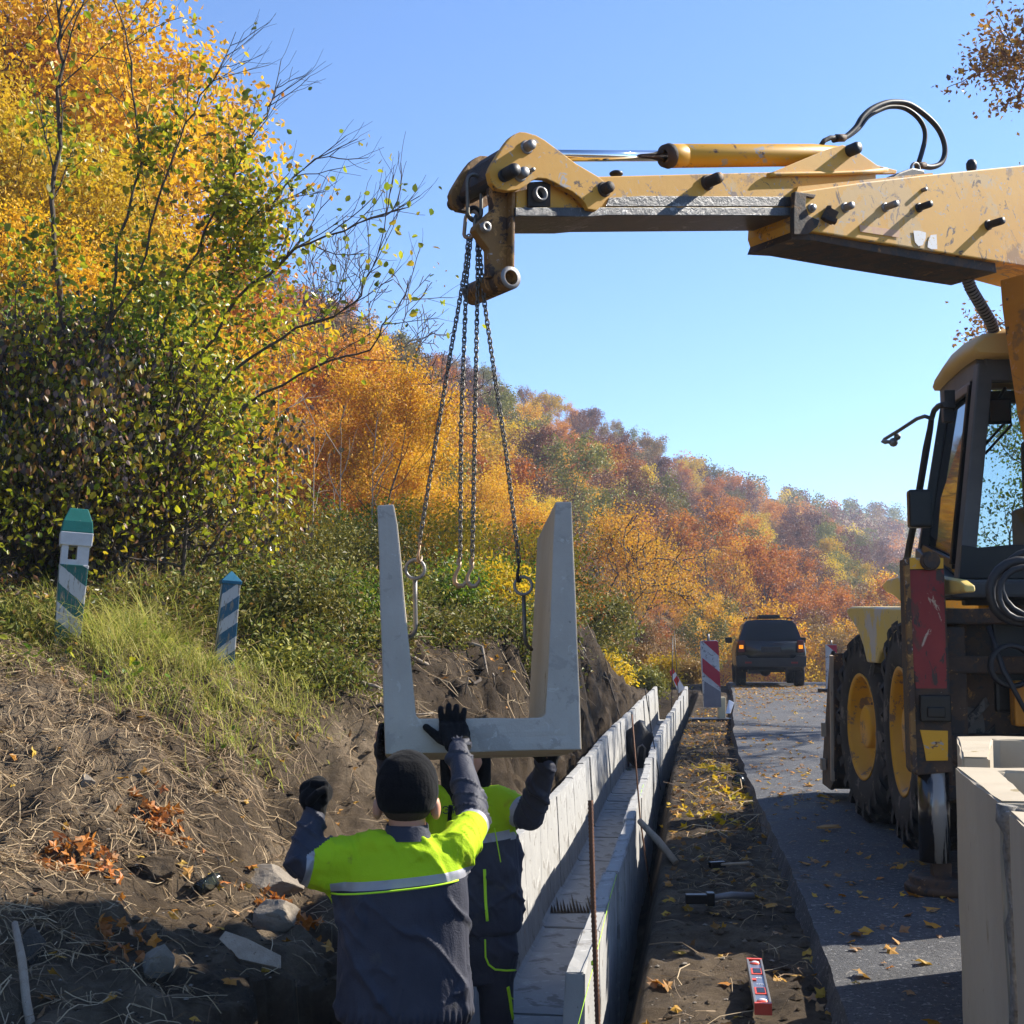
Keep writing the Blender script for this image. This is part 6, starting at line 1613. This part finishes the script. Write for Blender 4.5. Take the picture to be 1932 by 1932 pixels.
# rust leaves heap
for (cx_, cy_, n_, lab) in ((545, 1722, 60, 'small heap of rust-orange leaves against the blocky rock'), (300, 1545, 50, 'rust-orange leaves in a hollow of the left bank'), (155, 1615, 90, 'drift of rust-orange leaves at the foot of the left bank'), (225, 1800, 26, 'few rust-brown leaves on the dark soil at lower left')):
    c = hit(cx_, cy_); rng = np.random.default_rng(cx_)
    C = rng.normal(size=(n_, 3)) * np.array([.09, .09, .012]) ; X = c.x + C[:, 0]; Y_ = c.y + C[:, 1]
    V, F_ = leaf_star(np.stack([X, Y_, ground_h(X, Y_) + .02 + np.abs(C[:, 2])], 1), .05 + .045 * rng.random(n_), rng, .8)
    o = link_mesh('leaf_heap', np_mesh('leaf_heap', V - np.array(c), F_, G_orangeleaf), None, c); tag(o, lab, 'leaves', kind='stuff')
for (px_, py_, n_, lab) in ((1352, 1450, 60, 'bright yellow maple leaves heaped on the verge, nearest the crushed bottle'), (1400, 1500, 50, 'bright yellow leaves gathered against the broken asphalt edge'), (1330, 1530, 30, 'thin scatter of yellow leaves on the verge where the shade begins')):
    c = on_ground(px_, py_, -.07); rng = np.random.default_rng(px_); C = rng.normal(size=(n_, 2)) * np.array([.14, .55]); X = c.x + C[:, 0]; Y_ = c.y + C[:, 1]
    V, F_ = leaf_star(np.stack([X, Y_, ground_h(X, Y_) + .02], 1), .06 + .06 * rng.random(n_), rng, 1.5)
    tag(link_mesh('leaf_heap', np_mesh('leaf_heap', V - np.array(c), F_, L_yell), None, c), lab, 'leaves', kind='stuff')
# wooden stick, split log, pole, chip
a = W(28, 1742, 5.3); b_ = hit(72, 1945); b_.z -= .1
q = MB(); q.tube([a, lerp(a, b_, .3) + Vector((.005, 0, 0)), lerp(a, b_, .6) - Vector((.004, 0, 0)), b_], [.013, .017, .017, .019], 9)
tag(q.build('wooden_stick', M_brown, root_loc=b_), 'weathered wooden stick leaning out of the ground at the lower left edge', 'stick')
a = hit(410, 1792); b_ = hit(528, 1834); q = MB()
up_ = Vector((0, 0, .03)); m_ = lerp(a, b_, .5)
q.add([a + up_ + Vector((0, .02, .01)), a + up_ * 1.6 + Vector((.02, .06, .02)), lerp(a, b_, .45) + Vector((0, .05, .075)), b_ + Vector((0, .03, .055)), b_ + Vector((.01, -.02, .01)), lerp(a, b_, .45) + Vector((-.02, -.05, .01)), lerp(a, b_, .5) + Vector((0, 0, -.02)), b_ + Vector((-.02, .01, -.01))],
      [(0, 1, 2), (2, 3, 4, 5), (0, 2, 5), (0, 5, 6), (5, 4, 7, 6), (3, 4, 7), (1, 2, 6), (2, 3, 7, 6), (0, 1, 6)])
tag(q.build('split_wood', M_brown, root_loc=m_, bevel=.004), 'split pale piece of firewood lying on the dark soil at lower left', 'wood')
a = hit(1205, 1549); a = W(1207, 1549, 9.4); b_ = W(1275, 1585, 9.0); b_.z = gz(b_.x, b_.y) + .01
q = MB(); q.tube([a, lerp(a, b_, .5) + Vector((0, 0, .01)), b_], [.022, .028, .024], 9); tag(q.build('branch_stub', M_brown, root_loc=b_), 'thick dead branch stub poking against the right wall of the drain', 'branch')
c = on_ground(1563, 1563, .02); q = MB(); q.prism([c + Vector(v) for v in ((-.09, 0, 0), (-.02, .04, .01), (.09, .03, .012), (.05, .0, .008), (.09, -.03, .006), (-.05, -.03, 0))], (0, 0, .014))
tag(q.build('wood_chip', mat('tan_bark_chip', (.38, .22, .08), (.30, .16, .06), 8, .8), root_loc=c, bevel=.003), 'tan splinter of wood lying on the shaded asphalt beside the backhoe', 'wood chip')
# stakes
def rebar(pts, r, label, ribs=False, m=None):
    P = [Vector(p) for p in pts]; q = MB()
    if ribs:
        fine = []; rs_ = []; n = 150
        for i in range(n):
            t = i / (n - 1) * (len(P) - 1); k = min(int(t), len(P) - 2); fine.append(lerp(P[k], P[k + 1], t - k)); rs_.append(r * (1.0 if i % 2 else 1.28))
        q.tube(fine, rs_, 8)
    else: q.tube(P, r, 6)
    return tag(q.build('rebar_stake', m or M_rebar, root_loc=P[-1]), label, 'steel stake', 'steel stakes marking the line of the drain')
p = [W(1114, 1510, 4.95), W(1119, 1700, 4.90), W(1128, 1932, 4.85), W(1132, 1990, 4.84)]
rebar(p, .0088, 'thick ribbed rusty rebar stake nearest the camera', True)
rebar([W(1192, 1348, 10.2), W(1202, 1472, 10.1), W(1208, 1547, 10.05), W(1217, 1610, 10), W(1229, 1690, 10)], .0065, 'bent thin rusty stake in front of the right wall of the drain')
rebar([W(1217, 1298, 16), W(1240, 1444, 16), W(1246, 1490, 16)], .007, 'slanting thin dark stake farther along the drain', m=M_black)
rebar([W(1269, 1200, 24), W(1268, 1300, 24), W(1266, 1372, 24)], .010, 'upright thin stake near the small striped plate', m=M_black)
rebar([W(1272, 1190, 27), W(1281, 1330, 27)], .008, 'thin wire-like stake leaning across the small striped plate', m=M_black)
# mason's line
q = MB(); q.tube([W(1084, 1960, 4.3), W(1121, 1817, 4.92), W(1152, 1690, 6.6), W(1182, 1586, 8.6), W(1214, 1480, 12)], .0016, 4)
tag(q.build('string_line', C_pipe, root_loc=W(1121, 1817, 4.92)), 'taut yellow-green mason line tied to the thick rebar stake', 'string')
c = W(1121, 1817, 4.90); q = MB(); q.ring(c, (0, .1, 1), [(-.008, .0105), (-.006, .012), (.006, .012), (.008, .0105)], 10); tag(q.build('line_knot', C_pipe, root_loc=c), 'yellow-green knot of line wound round the thick rebar stake', 'string')
# spirit level
A0 = on_ground(1440, 1903, -.05); B0 = on_ground(1423, 1818, -.05)
t = thing('spirit_level', A0, 'short grey and red spirit level lying on the soil at lower right', 'spirit level')
ax = (B0 - A0).normalized(); sd_ = ax.cross(Vector((0, 0, 1))).normalized(); Ln = (B0 - A0).length
RL = Matrix((sd_, ax, Vector((0, 0, 1)))).transposed()
def LV_(x, y, z): return A0 + sd_ * x + ax * y * Ln + Vector((0, 0, z))
M_lv = mat('grey_aluminium', (.14, .15, .19), (.20, .21, .25), 12, .35, .5, bst=.1); M_lr = mat('red_plastic', (.62, .06, .03), (.66, .09, .05), 12, .4, bst=.05); M_vial = mat('pale_vial', (.72, .70, .72), None, 4, .15, bst=0)
q = MB(); q.box(LV_(0, .5, .0), (.026, Ln * .5 - .02, .014), RL); q.build('web', M_lv, t)
for s_ in (-1, 1):
    q = MB(); q.box(LV_(.030 * s_, .5, .0), (.0045, Ln * .5, .022), RL); q.build('flange', M_pin, t, bevel=.0015)
for yy_, nm in ((0.0, 'end_cap'), (1.0, 'end_cap')):
    q = MB(); q.box(LV_(0, yy_, 0), (.0345, .010, .023), RL); q.build(nm, M_lr, t, bevel=.002)
for yy_ in (.28, .72):
    q = MB(); q.box(LV_(0, yy_, .012), (.024, .052, .006), RL); q.build('grip_frame', M_lr, t, bevel=.003)
    q = MB(); q.box(LV_(.002, yy_, .016), (.017, .040, .004), RL); q.build('grip_slot', M_black, t, bevel=.002)
for yy_ in (.07, .92):
    q = MB(); q.ball(LV_(0, yy_, .014), (.024, .022, .008), 16, R=RL); q.build('vial_frame', M_lr, t)
    q = MB(); q.ball(LV_(0, yy_, .018), (.019, .011, .008), 16, R=RL); q.build('vial', M_vial, t)
q = MB(); q.box(LV_(-.018, .52, .016), (.010, .014, .004), RL); q.build('side_vial', M_lr, t, bevel=.002)
rz_ = math.atan2(ax.y, ax.x)
for i, (s_, yy_) in enumerate((('60', .56), ('cm', .42))):
    o = text_obj('level_print', s_, LV_(.004, yy_, .0155), .026, M_vial, t, (0, 0, rz_ - math.pi / 2))
# sledge hammer and small hammer
h0 = on_ground(1342, 1706, -.06); h1 = W(1418, 1663, h0.y + .32); h1.z = gz(h1.x, h1.y) + .05
t = thing('sledge_hammer', h0, 'black sledge hammer lying on the shaded verge with its handle to the right', 'hammer')
q = MB(); q.tube([h0 + Vector((-.01, 0, .035)), lerp(h0, h1, .5) + Vector((0, 0, .03)), h1], [.014, .018, .021], 10); q.build('handle', mat('grey_handle', (.13, .12, .12), (.18, .17, .17), 8, .5, bst=.1), t)
q = MB(); q.box(h0 + Vector((-.07, 0, .03)), (.075, .026, .026)); q.box(h0 + Vector((-.005, 0, .03)), (.022, .032, .036)); q.build('head', M_black, t, bevel=.006)
h0 = on_ground(1356, 1640, -.07); h1 = on_ground(1414, 1637, -.05)
t = thing('small_hammer', h0, 'small dark hammer half hidden on the verge behind the sledge hammer', 'hammer')
q = MB(); q.tube([h0 + Vector((0, 0, .03)), h1 + Vector((0, 0, .03))], .010, 8); q.build('handle', M_brown, t)
q = MB(); q.box(h0 + Vector((-.01, 0, .03)), (.055, .02, .02), Matrix.Rotation(.35, 3, 'Z')); q.build('head', M_black, t, bevel=.004)
# bottles
a = hit(372, 1692) + Vector((0, 0, .035)); b_ = hit(412, 1672); b_ = W(412, 1655, a.y + .10)
ax = (b_ - a).normalized(); Ln = (b_ - a).length; q = MB()
q.ring(a, ax, [(0, .001), (0, .034), (.01, .038), (Ln * .3, .036), (Ln * .35, .039), (Ln * .5, .034), (Ln * .6, .039), (Ln * .85, .038), (Ln * .95, .030), (Ln, .030)], 14)
for i, v in enumerate(q.v): q.v[i] = v + Vector((random.uniform(-1, 1), random.uniform(-1, 1), random.uniform(-1, 1))) * .002
tag(q.build('plastic_jar', M_plastic, root_loc=a), 'pale blue clear plastic jar lying crumpled on the left bank', 'plastic jar')
c = on_ground(1393, 1484, -.06) + Vector((0, 0, .055)); q = MB(); q.ball(c, (.062, .055, .060), 16)
for i, v in enumerate(q.v): q.v[i] = c + (v - c) * (1 + .35 * float(vnoise(np.array([v]) , 22.0)[0]))
tag(q.build('crumpled_bottle', M_plastic, root_loc=c), 'crushed clear plastic bottle shining among yellow leaves on the verge', 'bottle')
# dark bag down in the channel
Yb = 21.0; c = W(1207, 1408, Yb)
q = MB(); q.ball(c, (.24, .34, .40), 20)
for i, v in enumerate(q.v): q.v[i] = c + (v - c) * (1 + .35 * float(vnoise(np.array([v]), 5.0)[0]) + .12 * float(vnoise(np.array([v]), 14.0)[0]))
t = thing('work_bag', c, 'black bundle with pale straps left inside the channel far along the drain', 'bag')
q.build('bundle', M_dark, t)
q = MB(); q.tube([c + Vector((-.10, -.40, -.2)), c + Vector((-.06, -.42, .02)), c + Vector((0, -.42, .06)), c + Vector((.05, -.41, 0)), c + Vector((.03, -.4, -.18))], .016, 6); q.build('strap', M_pin, t)
c2 = c + Vector((-.24, -.5, -.42)); q = MB(); q.ball(c2, (.10, .14, .12), 12); tag(q.build('bucket', mat('dark_green_plastic', (.02, .04, .03), (.04, .06, .05), 6, .6), root_loc=c2), 'small dark pail on the channel floor beside the black bundle', 'pail')
# shadow of a step in the channel floor, modelled as dark soil-coloured teeth
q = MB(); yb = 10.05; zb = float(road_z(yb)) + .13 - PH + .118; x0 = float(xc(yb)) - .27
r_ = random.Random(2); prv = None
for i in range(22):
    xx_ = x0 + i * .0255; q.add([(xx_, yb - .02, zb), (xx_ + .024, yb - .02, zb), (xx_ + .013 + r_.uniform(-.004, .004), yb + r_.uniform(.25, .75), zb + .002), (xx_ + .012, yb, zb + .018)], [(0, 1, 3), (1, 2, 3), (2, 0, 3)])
tag(q.build('step_shadow', M_soil, root_loc=(x0, yb, zb)), 'ragged dark strip modelled as the shadow of a step in the channel floor', 'dirt', kind='stuff')

# ------------------------------------------------------------------ road signs
M_signr = mat('sign_red', (.30, .012, .03), (.36, .02, .04), 6, .4, spots=[((.36, .28, .28), .66, 20)], bst=.05)
M_signw = mat('dirty_sign_white', (.50, .50, .50), (.30, .30, .32), 5, .5, spots=[((.16, .15, .16), .55, 9)], bst=.05)
M_cream = mat('cream_plastic', (.45, .38, .24), (.52, .45, .30), 5, .6, bst=.05)
Y_ = 23.0
def S(x, y, dy=0.): return W(x, y, Y_ + dy)
c = S(1343, 1345); c.z = gz(c.x, Y_)
t = thing('road_delineator', c, 'red and white striped road plate standing on the verge left of the black car', 'road marker')
q = MB(); q.prism([S(1321, 1212), S(1323, 1209), S(1352, 1208), S(1355, 1211), S(1361, 1335), S(1328, 1335)], (0, .05, 0)); q.build('plate', M_signw, t, bevel=.006)
for pl_ in ([(1326, 1210), (1352, 1209), (1355, 1212), (1357, 1238)], [(1325, 1241), (1358, 1268), (1359.5, 1297), (1326, 1268)]):
    q = MB(); q.prism([S(x, y, -.004) for x, y in pl_], (0, .003, 0)); q.build('red_stripe', M_signr, t)
q = MB(); q.prism([S(1329, 1285, -.004), S(1360, 1305, -.004), S(1361, 1334, -.004), S(1328, 1334, -.004)], (0, .003, 0)); q.build('worn_panel', mat('grey_scuffed_paint', (.12, .12, .14), (.18, .17, .19), 6, .6, spots=[((.5, .5, .5), .66, 7)]), t)
q = MB(); q.tube([S(1337, 1215, .02), S(1336, 1196, .02)], .022, 8); q.build('top_peg', M_pin, t)
q = MB(); q.box(c + Vector((.19, .10, .22)), (.07, .06, .22)); q.build('counterweight', M_cream, t, bevel=.02)
q = MB(); q.box(c + Vector((-.02, .05, .03)), (.36, .22, .035)); q.build('rubber_foot', M_dark, t, bevel=.01)
q = MB(); q.prism([W(1375, 1321, 21.5), W(1384, 1326, 21.5), W(1377, 1346, 21.4), W(1369, 1346, 21.4)], (0.02, .05, 0)); tag(q.build('white_card', mat('white_card', (.6, .62, .68), (.66, .67, .7), 5, .6, bst=0), root_loc=W(1373, 1346, 21.4)), 'white rectangular card leaning beside the foot of the striped plate', 'card')
Y_ = 29.0
c = S(1286, 1305); t = thing('marker_plate', c, 'small tilted red and white plate at the far end of the drain', 'road marker')
q = MB(); q.prism([S(1263, 1267), S(1270, 1261), S(1292, 1299), S(1281, 1308)], (0, .03, 0)); q.build('plate', mat('clean_white', (.62, .60, .60), None, 4, .5, bst=0), t)
for pl_ in ([(1263, 1267), (1270, 1261), (1274, 1268), (1266, 1276)], [(1271, 1283), (1277, 1274), (1282, 1283), (1277, 1295)]):
    q = MB(); q.prism([S(x, y, -.004) for x, y in pl_], (0, .003, 0)); q.build('red_patch', mat('bright_red', (.5, .02, .02), None, 4, .4, bst=0), t)
Y_ = 30.0
c = S(1570, 1232); c.z = float(road_z(30)); t = thing('road_delineator', c, 'red and white plate just visible behind the loader bucket', 'road marker')
q = MB(); q.prism([S(1558, 1216), S(1579, 1216), S(1580, 1300), S(1559, 1300)], (0, .05, 0)); q.build('plate', M_signw, t)
q = MB(); q.prism([S(1560, 1217, -.004), S(1579, 1217, -.004), S(1579, 1233, -.004)], (0, .003, 0)); q.build('red_stripe', M_signr, t)
q = MB(); q.tube([S(1569, 1222, .02), S(1568, 1208, .02)], .022, 8); q.build('top_peg', M_pin, t)
q = MB(); q.box(c + Vector((0, .05, .04)), (.30, .22, .04)); q.build('rubber_foot', M_dark, t, bevel=.01)

# ------------------------------------------------------------------ painted posts on the bank
def stripes(name, dark, light, per, slope, slope2, duty=.5, axis=0):
    m, N, L, p = _nt(name)
    tc = N.new('ShaderNodeTexCoord'); sx = N.new('ShaderNodeSeparateXYZ'); L.new(tc.outputs['Object'], sx.inputs[0])
    a = N.new('ShaderNodeMath'); a.operation = 'MULTIPLY_ADD'; a.inputs[1].default_value = slope; L.new(sx.outputs[axis], a.inputs[0]); a2 = N.new('ShaderNodeMath'); a2.operation = 'MULTIPLY_ADD'; a2.inputs[1].default_value = slope2; L.new(sx.outputs[1], a2.inputs[0]); L.new(sx.outputs[2], a2.inputs[2]); L.new(a2.outputs[0], a.inputs[2])
    n_ = N.new('ShaderNodeMath'); n_.operation = 'MULTIPLY_ADD'; L.new(nz(N, L, 30, 5, .6, tc.outputs['Object']), n_.inputs[0]); n_.inputs[1].default_value = .02; L.new(a.outputs[0], n_.inputs[2])
    d_ = N.new('ShaderNodeMath'); d_.operation = 'DIVIDE'; d_.inputs[1].default_value = per; L.new(n_.outputs[0], d_.inputs[0])
    f_ = N.new('ShaderNodeMath'); f_.operation = 'FRACT'; L.new(d_.outputs[0], f_.inputs[0])
    g_ = N.new('ShaderNodeMath'); g_.operation = 'GREATER_THAN'; g_.inputs[1].default_value = duty; L.new(f_.outputs[0], g_.inputs[0])
    c_ = mixc(N, L, g_.outputs[0], dark, light)
    w_ = ramp(N, L, nz(N, L, 18, 8, .7, coord(N, L, (3, 3, .5))), [(.54, 0.), (.60, 1.)])
    c_ = mixc(N, L, w_, c_, (.18, .15, .11)); L.new(c_, p.inputs['Base Color']); p.inputs['Roughness'].default_value = .6
    bump(N, L, p, nz(N, L, 12, 6, .7, coord(N, L, (5, 5, .5))), .5, .006)
    return m
TEAL = (.004, .085, .068); TEALB = (.008, .07, .12); WHT = (.40, .39, .38)
def sq_rings(t, secs, m, name):
    """secs = [(z, half)...] square sections in the post's own frame"""
    vs = [Vector((sx_ * h, sy_ * h, z)) for z, h in secs for sx_, sy_ in ((-1, -1), (1, -1), (1, 1), (-1, 1))]
    fs = [(i * 4 + j, i * 4 + (j + 1) % 4, (i + 1) * 4 + (j + 1) % 4, (i + 1) * 4 + j) for i in range(len(secs) - 1) for j in range(4)] + [(3, 2, 1, 0), tuple(len(vs) - 4 + j for j in range(4))]
    q = MB(); q.add(vs, fs); o = q.build(name, m, None, bevel=.006); o.parent = t; return o
Yp = 9.0; s_ = Yp / F
c = W(127, 1196, Yp)
t = thing('painted_lantern_post', c, 'square wooden post with teal stripes, lantern opening and teal cap at left', 'post')
t.rotation_euler = (0, math.radians(3), math.radians(22)); T_ = t
bz = lambda py: (1196 - py) * s_
h = .100
sq_rings(t, [(-.35, h * .80), (bz(1075), h * .96), (bz(1067), h * 1.0)], stripes('teal_white_stripes', TEAL, WHT, .26, .8, -1.1), 'shaft')
wh = mat('flaking_white', (.50, .51, .52), (.40, .40, .40), 10, .7, spots=[(TEAL, .66, 12)], bst=.4)
z0, z1 = bz(1067), bz(1030); hh = h * .92
for name, bx in (('lantern_post', (-hh + .022, 0)), ('lantern_post', (hh - .04, 0))):
    q = MB(); q.box((bx[0], bx[1], (z0 + z1) / 2), (.022 if bx[0] < 0 else .04, hh, (z1 - z0) / 2 + .001)); o = q.build(name, wh); o.parent = t
q = MB(); q.box((0, 0, z0 + .018), (hh * .98, hh * .98, .018)); o = q.build('lantern_sill', wh); o.parent = t
sq_rings(t, [(z1 - .004, h * 1.06), (bz(1006), h * 1.10)], wh, 'cap_band')
sq_rings(t, [(bz(1006), h * 1.08), (bz(985), h * .98), (bz(960), h * .62)], mat('teal_paint', TEAL, (.008, .13, .11), 5, .55, spots=[((.30, .30, .26), .66, 16)], bst=.4), 'cap')
Yp = 9.6; s_ = Yp / F; c = W(424, 1232, Yp)
t = thing('painted_post', c, 'pointed square post with blue and white stripes standing in the grass', 'post')
t.rotation_euler = (0, math.radians(3.5), math.radians(20))
h = .066; bz = lambda py: (1232 - py) * s_
sq_rings(t, [(-.3, h * 1.05), (bz(1101), h)], stripes('blue_white_stripes', TEALB, WHT, .205, -.8, 1.3), 'shaft')
sq_rings(t, [(bz(1103), h * 1.14), (bz(1097), h * 1.14), (bz(1078), h * .05)], mat('blue_paint', TEALB, (.02, .12, .20), 5, .5, bst=.2), 'cap')

# ------------------------------------------------------------------ black car on the crest
Yc = 33.0; c0 = W(1456, 1295, Yc); c0.z = float(road_z(Yc)) + .0
car = thing('parked_car', c0, 'black off-road car seen from behind on the crest of the road, amber lights on', 'car')
car.rotation_euler = (0, 0, -math.radians(8)); car.scale = (.94, 1, 1.04)
M_cp = mat('black_car_paint', (.004, .0045, .006), (.007, .0075, .009), 3, .25, bst=0, coat=.2)
M_trim = mat('dark_car_trim', (.02, .02, .022), (.035, .034, .034), 6, .6)
def cb(name, fn, m, bevel=.0):
    q = MB(); fn(q); o = q.build(name, m, None, bevel=bevel); o.parent = car; return o
lowp = [(-.88, .42), (-.95, .55), (-.97, .86), (-.93, 1.05), (-.90, 1.13), (.90, 1.13), (.93, 1.05), (.97, .86), (.95, .55), (.88, .42)]
def lofty(q, secs):
    n = len(secs[0][1]); vs = [Vector((x * kx, y, z * kz + dz)) for (y, pr_, kx, kz, dz) in secs for x, z in pr_]
    fs = [(i * n + j, i * n + (j + 1) % n, (i + 1) * n + (j + 1) % n, (i + 1) * n + j) for i in range(len(secs) - 1) for j in range(n)]
    q.add(vs, fs, 0, True); q.add(vs[:n], [list(range(n))[::-1]], 0, True); q.add(vs[-n:], [list(range(n))], 0, True)
cb('body', lambda q: lofty(q, [(0.0, lowp, .93, .98, .01), (.12, lowp, .985, 1, 0), (.5, lowp, 1, 1, 0), (3.0, lowp, 1, 1, 0), (3.6, lowp, .98, .96, 0), (4.4, lowp, .94, .90, .03), (4.55, lowp, .85, .8, .1)]), M_cp)
gh = [(-.86, 1.12), (-.80, 1.30), (-.70, 1.56), (-.60, 1.64), (-.3, 1.67), (.3, 1.67), (.60, 1.64), (.70, 1.56), (.80, 1.30), (.86, 1.12)]
def cabin(q):
    n = len(gh); secs = []
    for (y0, y1) in ((.12, .42), (.55, .62), (2.4, 2.2), (3.15, 2.55)):
        secs.append([Vector((x, lerp(y0, y1, (z - 1.12) / .55), z)) for x, z in gh])
    vs = [v for s__ in secs for v in s__]
    fs = [(i * n + j, i * n + (j + 1) % n, (i + 1) * n + (j + 1) % n, (i + 1) * n + j) for i in range(3) for j in range(n)]
    q.add(vs, fs, 0, True); q.add(secs[0], [list(range(n))[::-1]]); q.add(secs[-1], [list(range(n))])
cb('cabin', cabin, M_cp)
cb('rear_window', lambda q: q.prism([(-.70, .135, 1.17), (.70, .135, 1.17), (.62, .36, 1.53), (.52, .38, 1.57), (-.52, .38, 1.57), (-.62, .36, 1.53)], (0, -.02, .004)), M_cglass)
for s__ in (-1, 1):
    cb('side_window', lambda q: q.prism([(s__ * .835, .75, 1.2), (s__ * .70, .85, 1.56), (s__ * .70, 2.2, 1.56), (s__ * .835, 2.9, 1.2)], (s__ * .012, 0, .0)), M_cglass)
    cb('tail_lamp', lambda q: q.box((s__ * .80, .03, 1.00), (.09, .06, .15)), mat('red_lens', (.10, .006, .006), None, 4, .2, bst=0), .02)
    ml = mat('lit_amber_lamp', (.9, .3, .02), None, 4, .3, bst=0); pb = ml.node_tree.nodes['Principled BSDF']; pb.inputs['Emission Color'].default_value = (1, .30, .01, 1); pb.inputs['Emission Strength'].default_value = .45
    cb('indicator_lamp', lambda q: q.box((s__ * .80, -.032, .985), (.055, .012, .045)), ml, .006)
    cb('mirror', lambda q: (q.box((s__ * 1.07, 2.45, 1.16), (.10, .06, .075)),), M_trim, .03)
    cb('roof_rail', lambda q: q.tube([(s__ * .62, .55, 1.69), (s__ * .62, .65, 1.73), (s__ * .62, 2.2, 1.73), (s__ * .62, 2.3, 1.68)], .018, 6), M_trim)
    for yy_ in (.80, 3.55):
        wl_ = bpy.data.objects.new('wheel', None); COL.objects.link(wl_); wl_.parent = car; wl_.location = (s__ * .80, yy_, .37)
        q = MB(); q.ring(Vector((0, 0, 0)), Vector((s__, 0, 0)), [(-.14, .2), (-.14, .33), (-.11, .37), (.11, .37), (.14, .33), (.14, .22), (.10, .2)], 28); o = q.build('tyre', M_tyre); o.parent = wl_
        q = MB(); q.ring(Vector((0, 0, 0)), Vector((s__, 0, 0)), [(.11, .21), (.08, .19), (.06, .05), (.09, .04), (.09, .001)], 20); o = q.build('rim', M_pin); o.parent = wl_
cb('roof_box', lambda q: q.box((.02, 1.2, 1.75), (.29, .5, .045)), M_trim, .02)
cb('cross_bar', lambda q: q.tube([(-.62, .9, 1.72), (.62, .9, 1.72)], .015, 6), M_trim)
cb('rear_bumper', lambda q: q.prism([(-.93, -.09, .50), (.93, -.09, .50), (.95, -.07, .76), (.70, -.10, .78), (.62, -.10, .71), (-.62, -.10, .71), (-.70, -.10, .78), (-.95, -.07, .76)], (0, .16, 0)), M_trim, .02)
cb('number_plate_recess', lambda q: q.box((0, -.02, .92), (.27, .02, .07)), M_trim, .01)
for s__ in (-.62, .62): cb('reflector', lambda q: q.box((s__, -.105, .60), (.09, .01, .022)), mat('red_reflector', (.18, .01, .01), None, 4, .3, bst=0))
cb('exhaust', lambda q: q.tube([(.42, .5, .40), (.42, -.02, .38)], .045, 10), M_trim)
cb('underbody', lambda q: (q.box((0, .8, .42), (.75, .16, .07)), q.ball((-.12, .8, .36), (.16, .16, .12), 10), q.box((-.45, .4, .40), (.16, .25, .08)), q.box((0, 2.2, .45), (.55, 1.6, .06))), M_black)

# ------------------------------------------------------------------ autumn air
mh = bpy.data.materials.new('thin_haze'); mh.use_nodes = True; N = mh.node_tree.nodes; N.remove(N['Principled BSDF'])
pv = N.new('ShaderNodeVolumePrincipled'); pv.inputs['Color'].default_value = (.66, .78, 1.0, 1); pv.inputs['Density'].default_value = .00055; pv.inputs['Anisotropy'].default_value = .2
mh.node_tree.links.new(pv.outputs[0], N['Material Output'].inputs['Volume'])
q = MB(); q.box((100, 310, 33), (560, 540, 45)); o = q.build('haze', mh); tag(o, kind='stuff', label='thin blue autumn haze filling the valley', cat='haze')
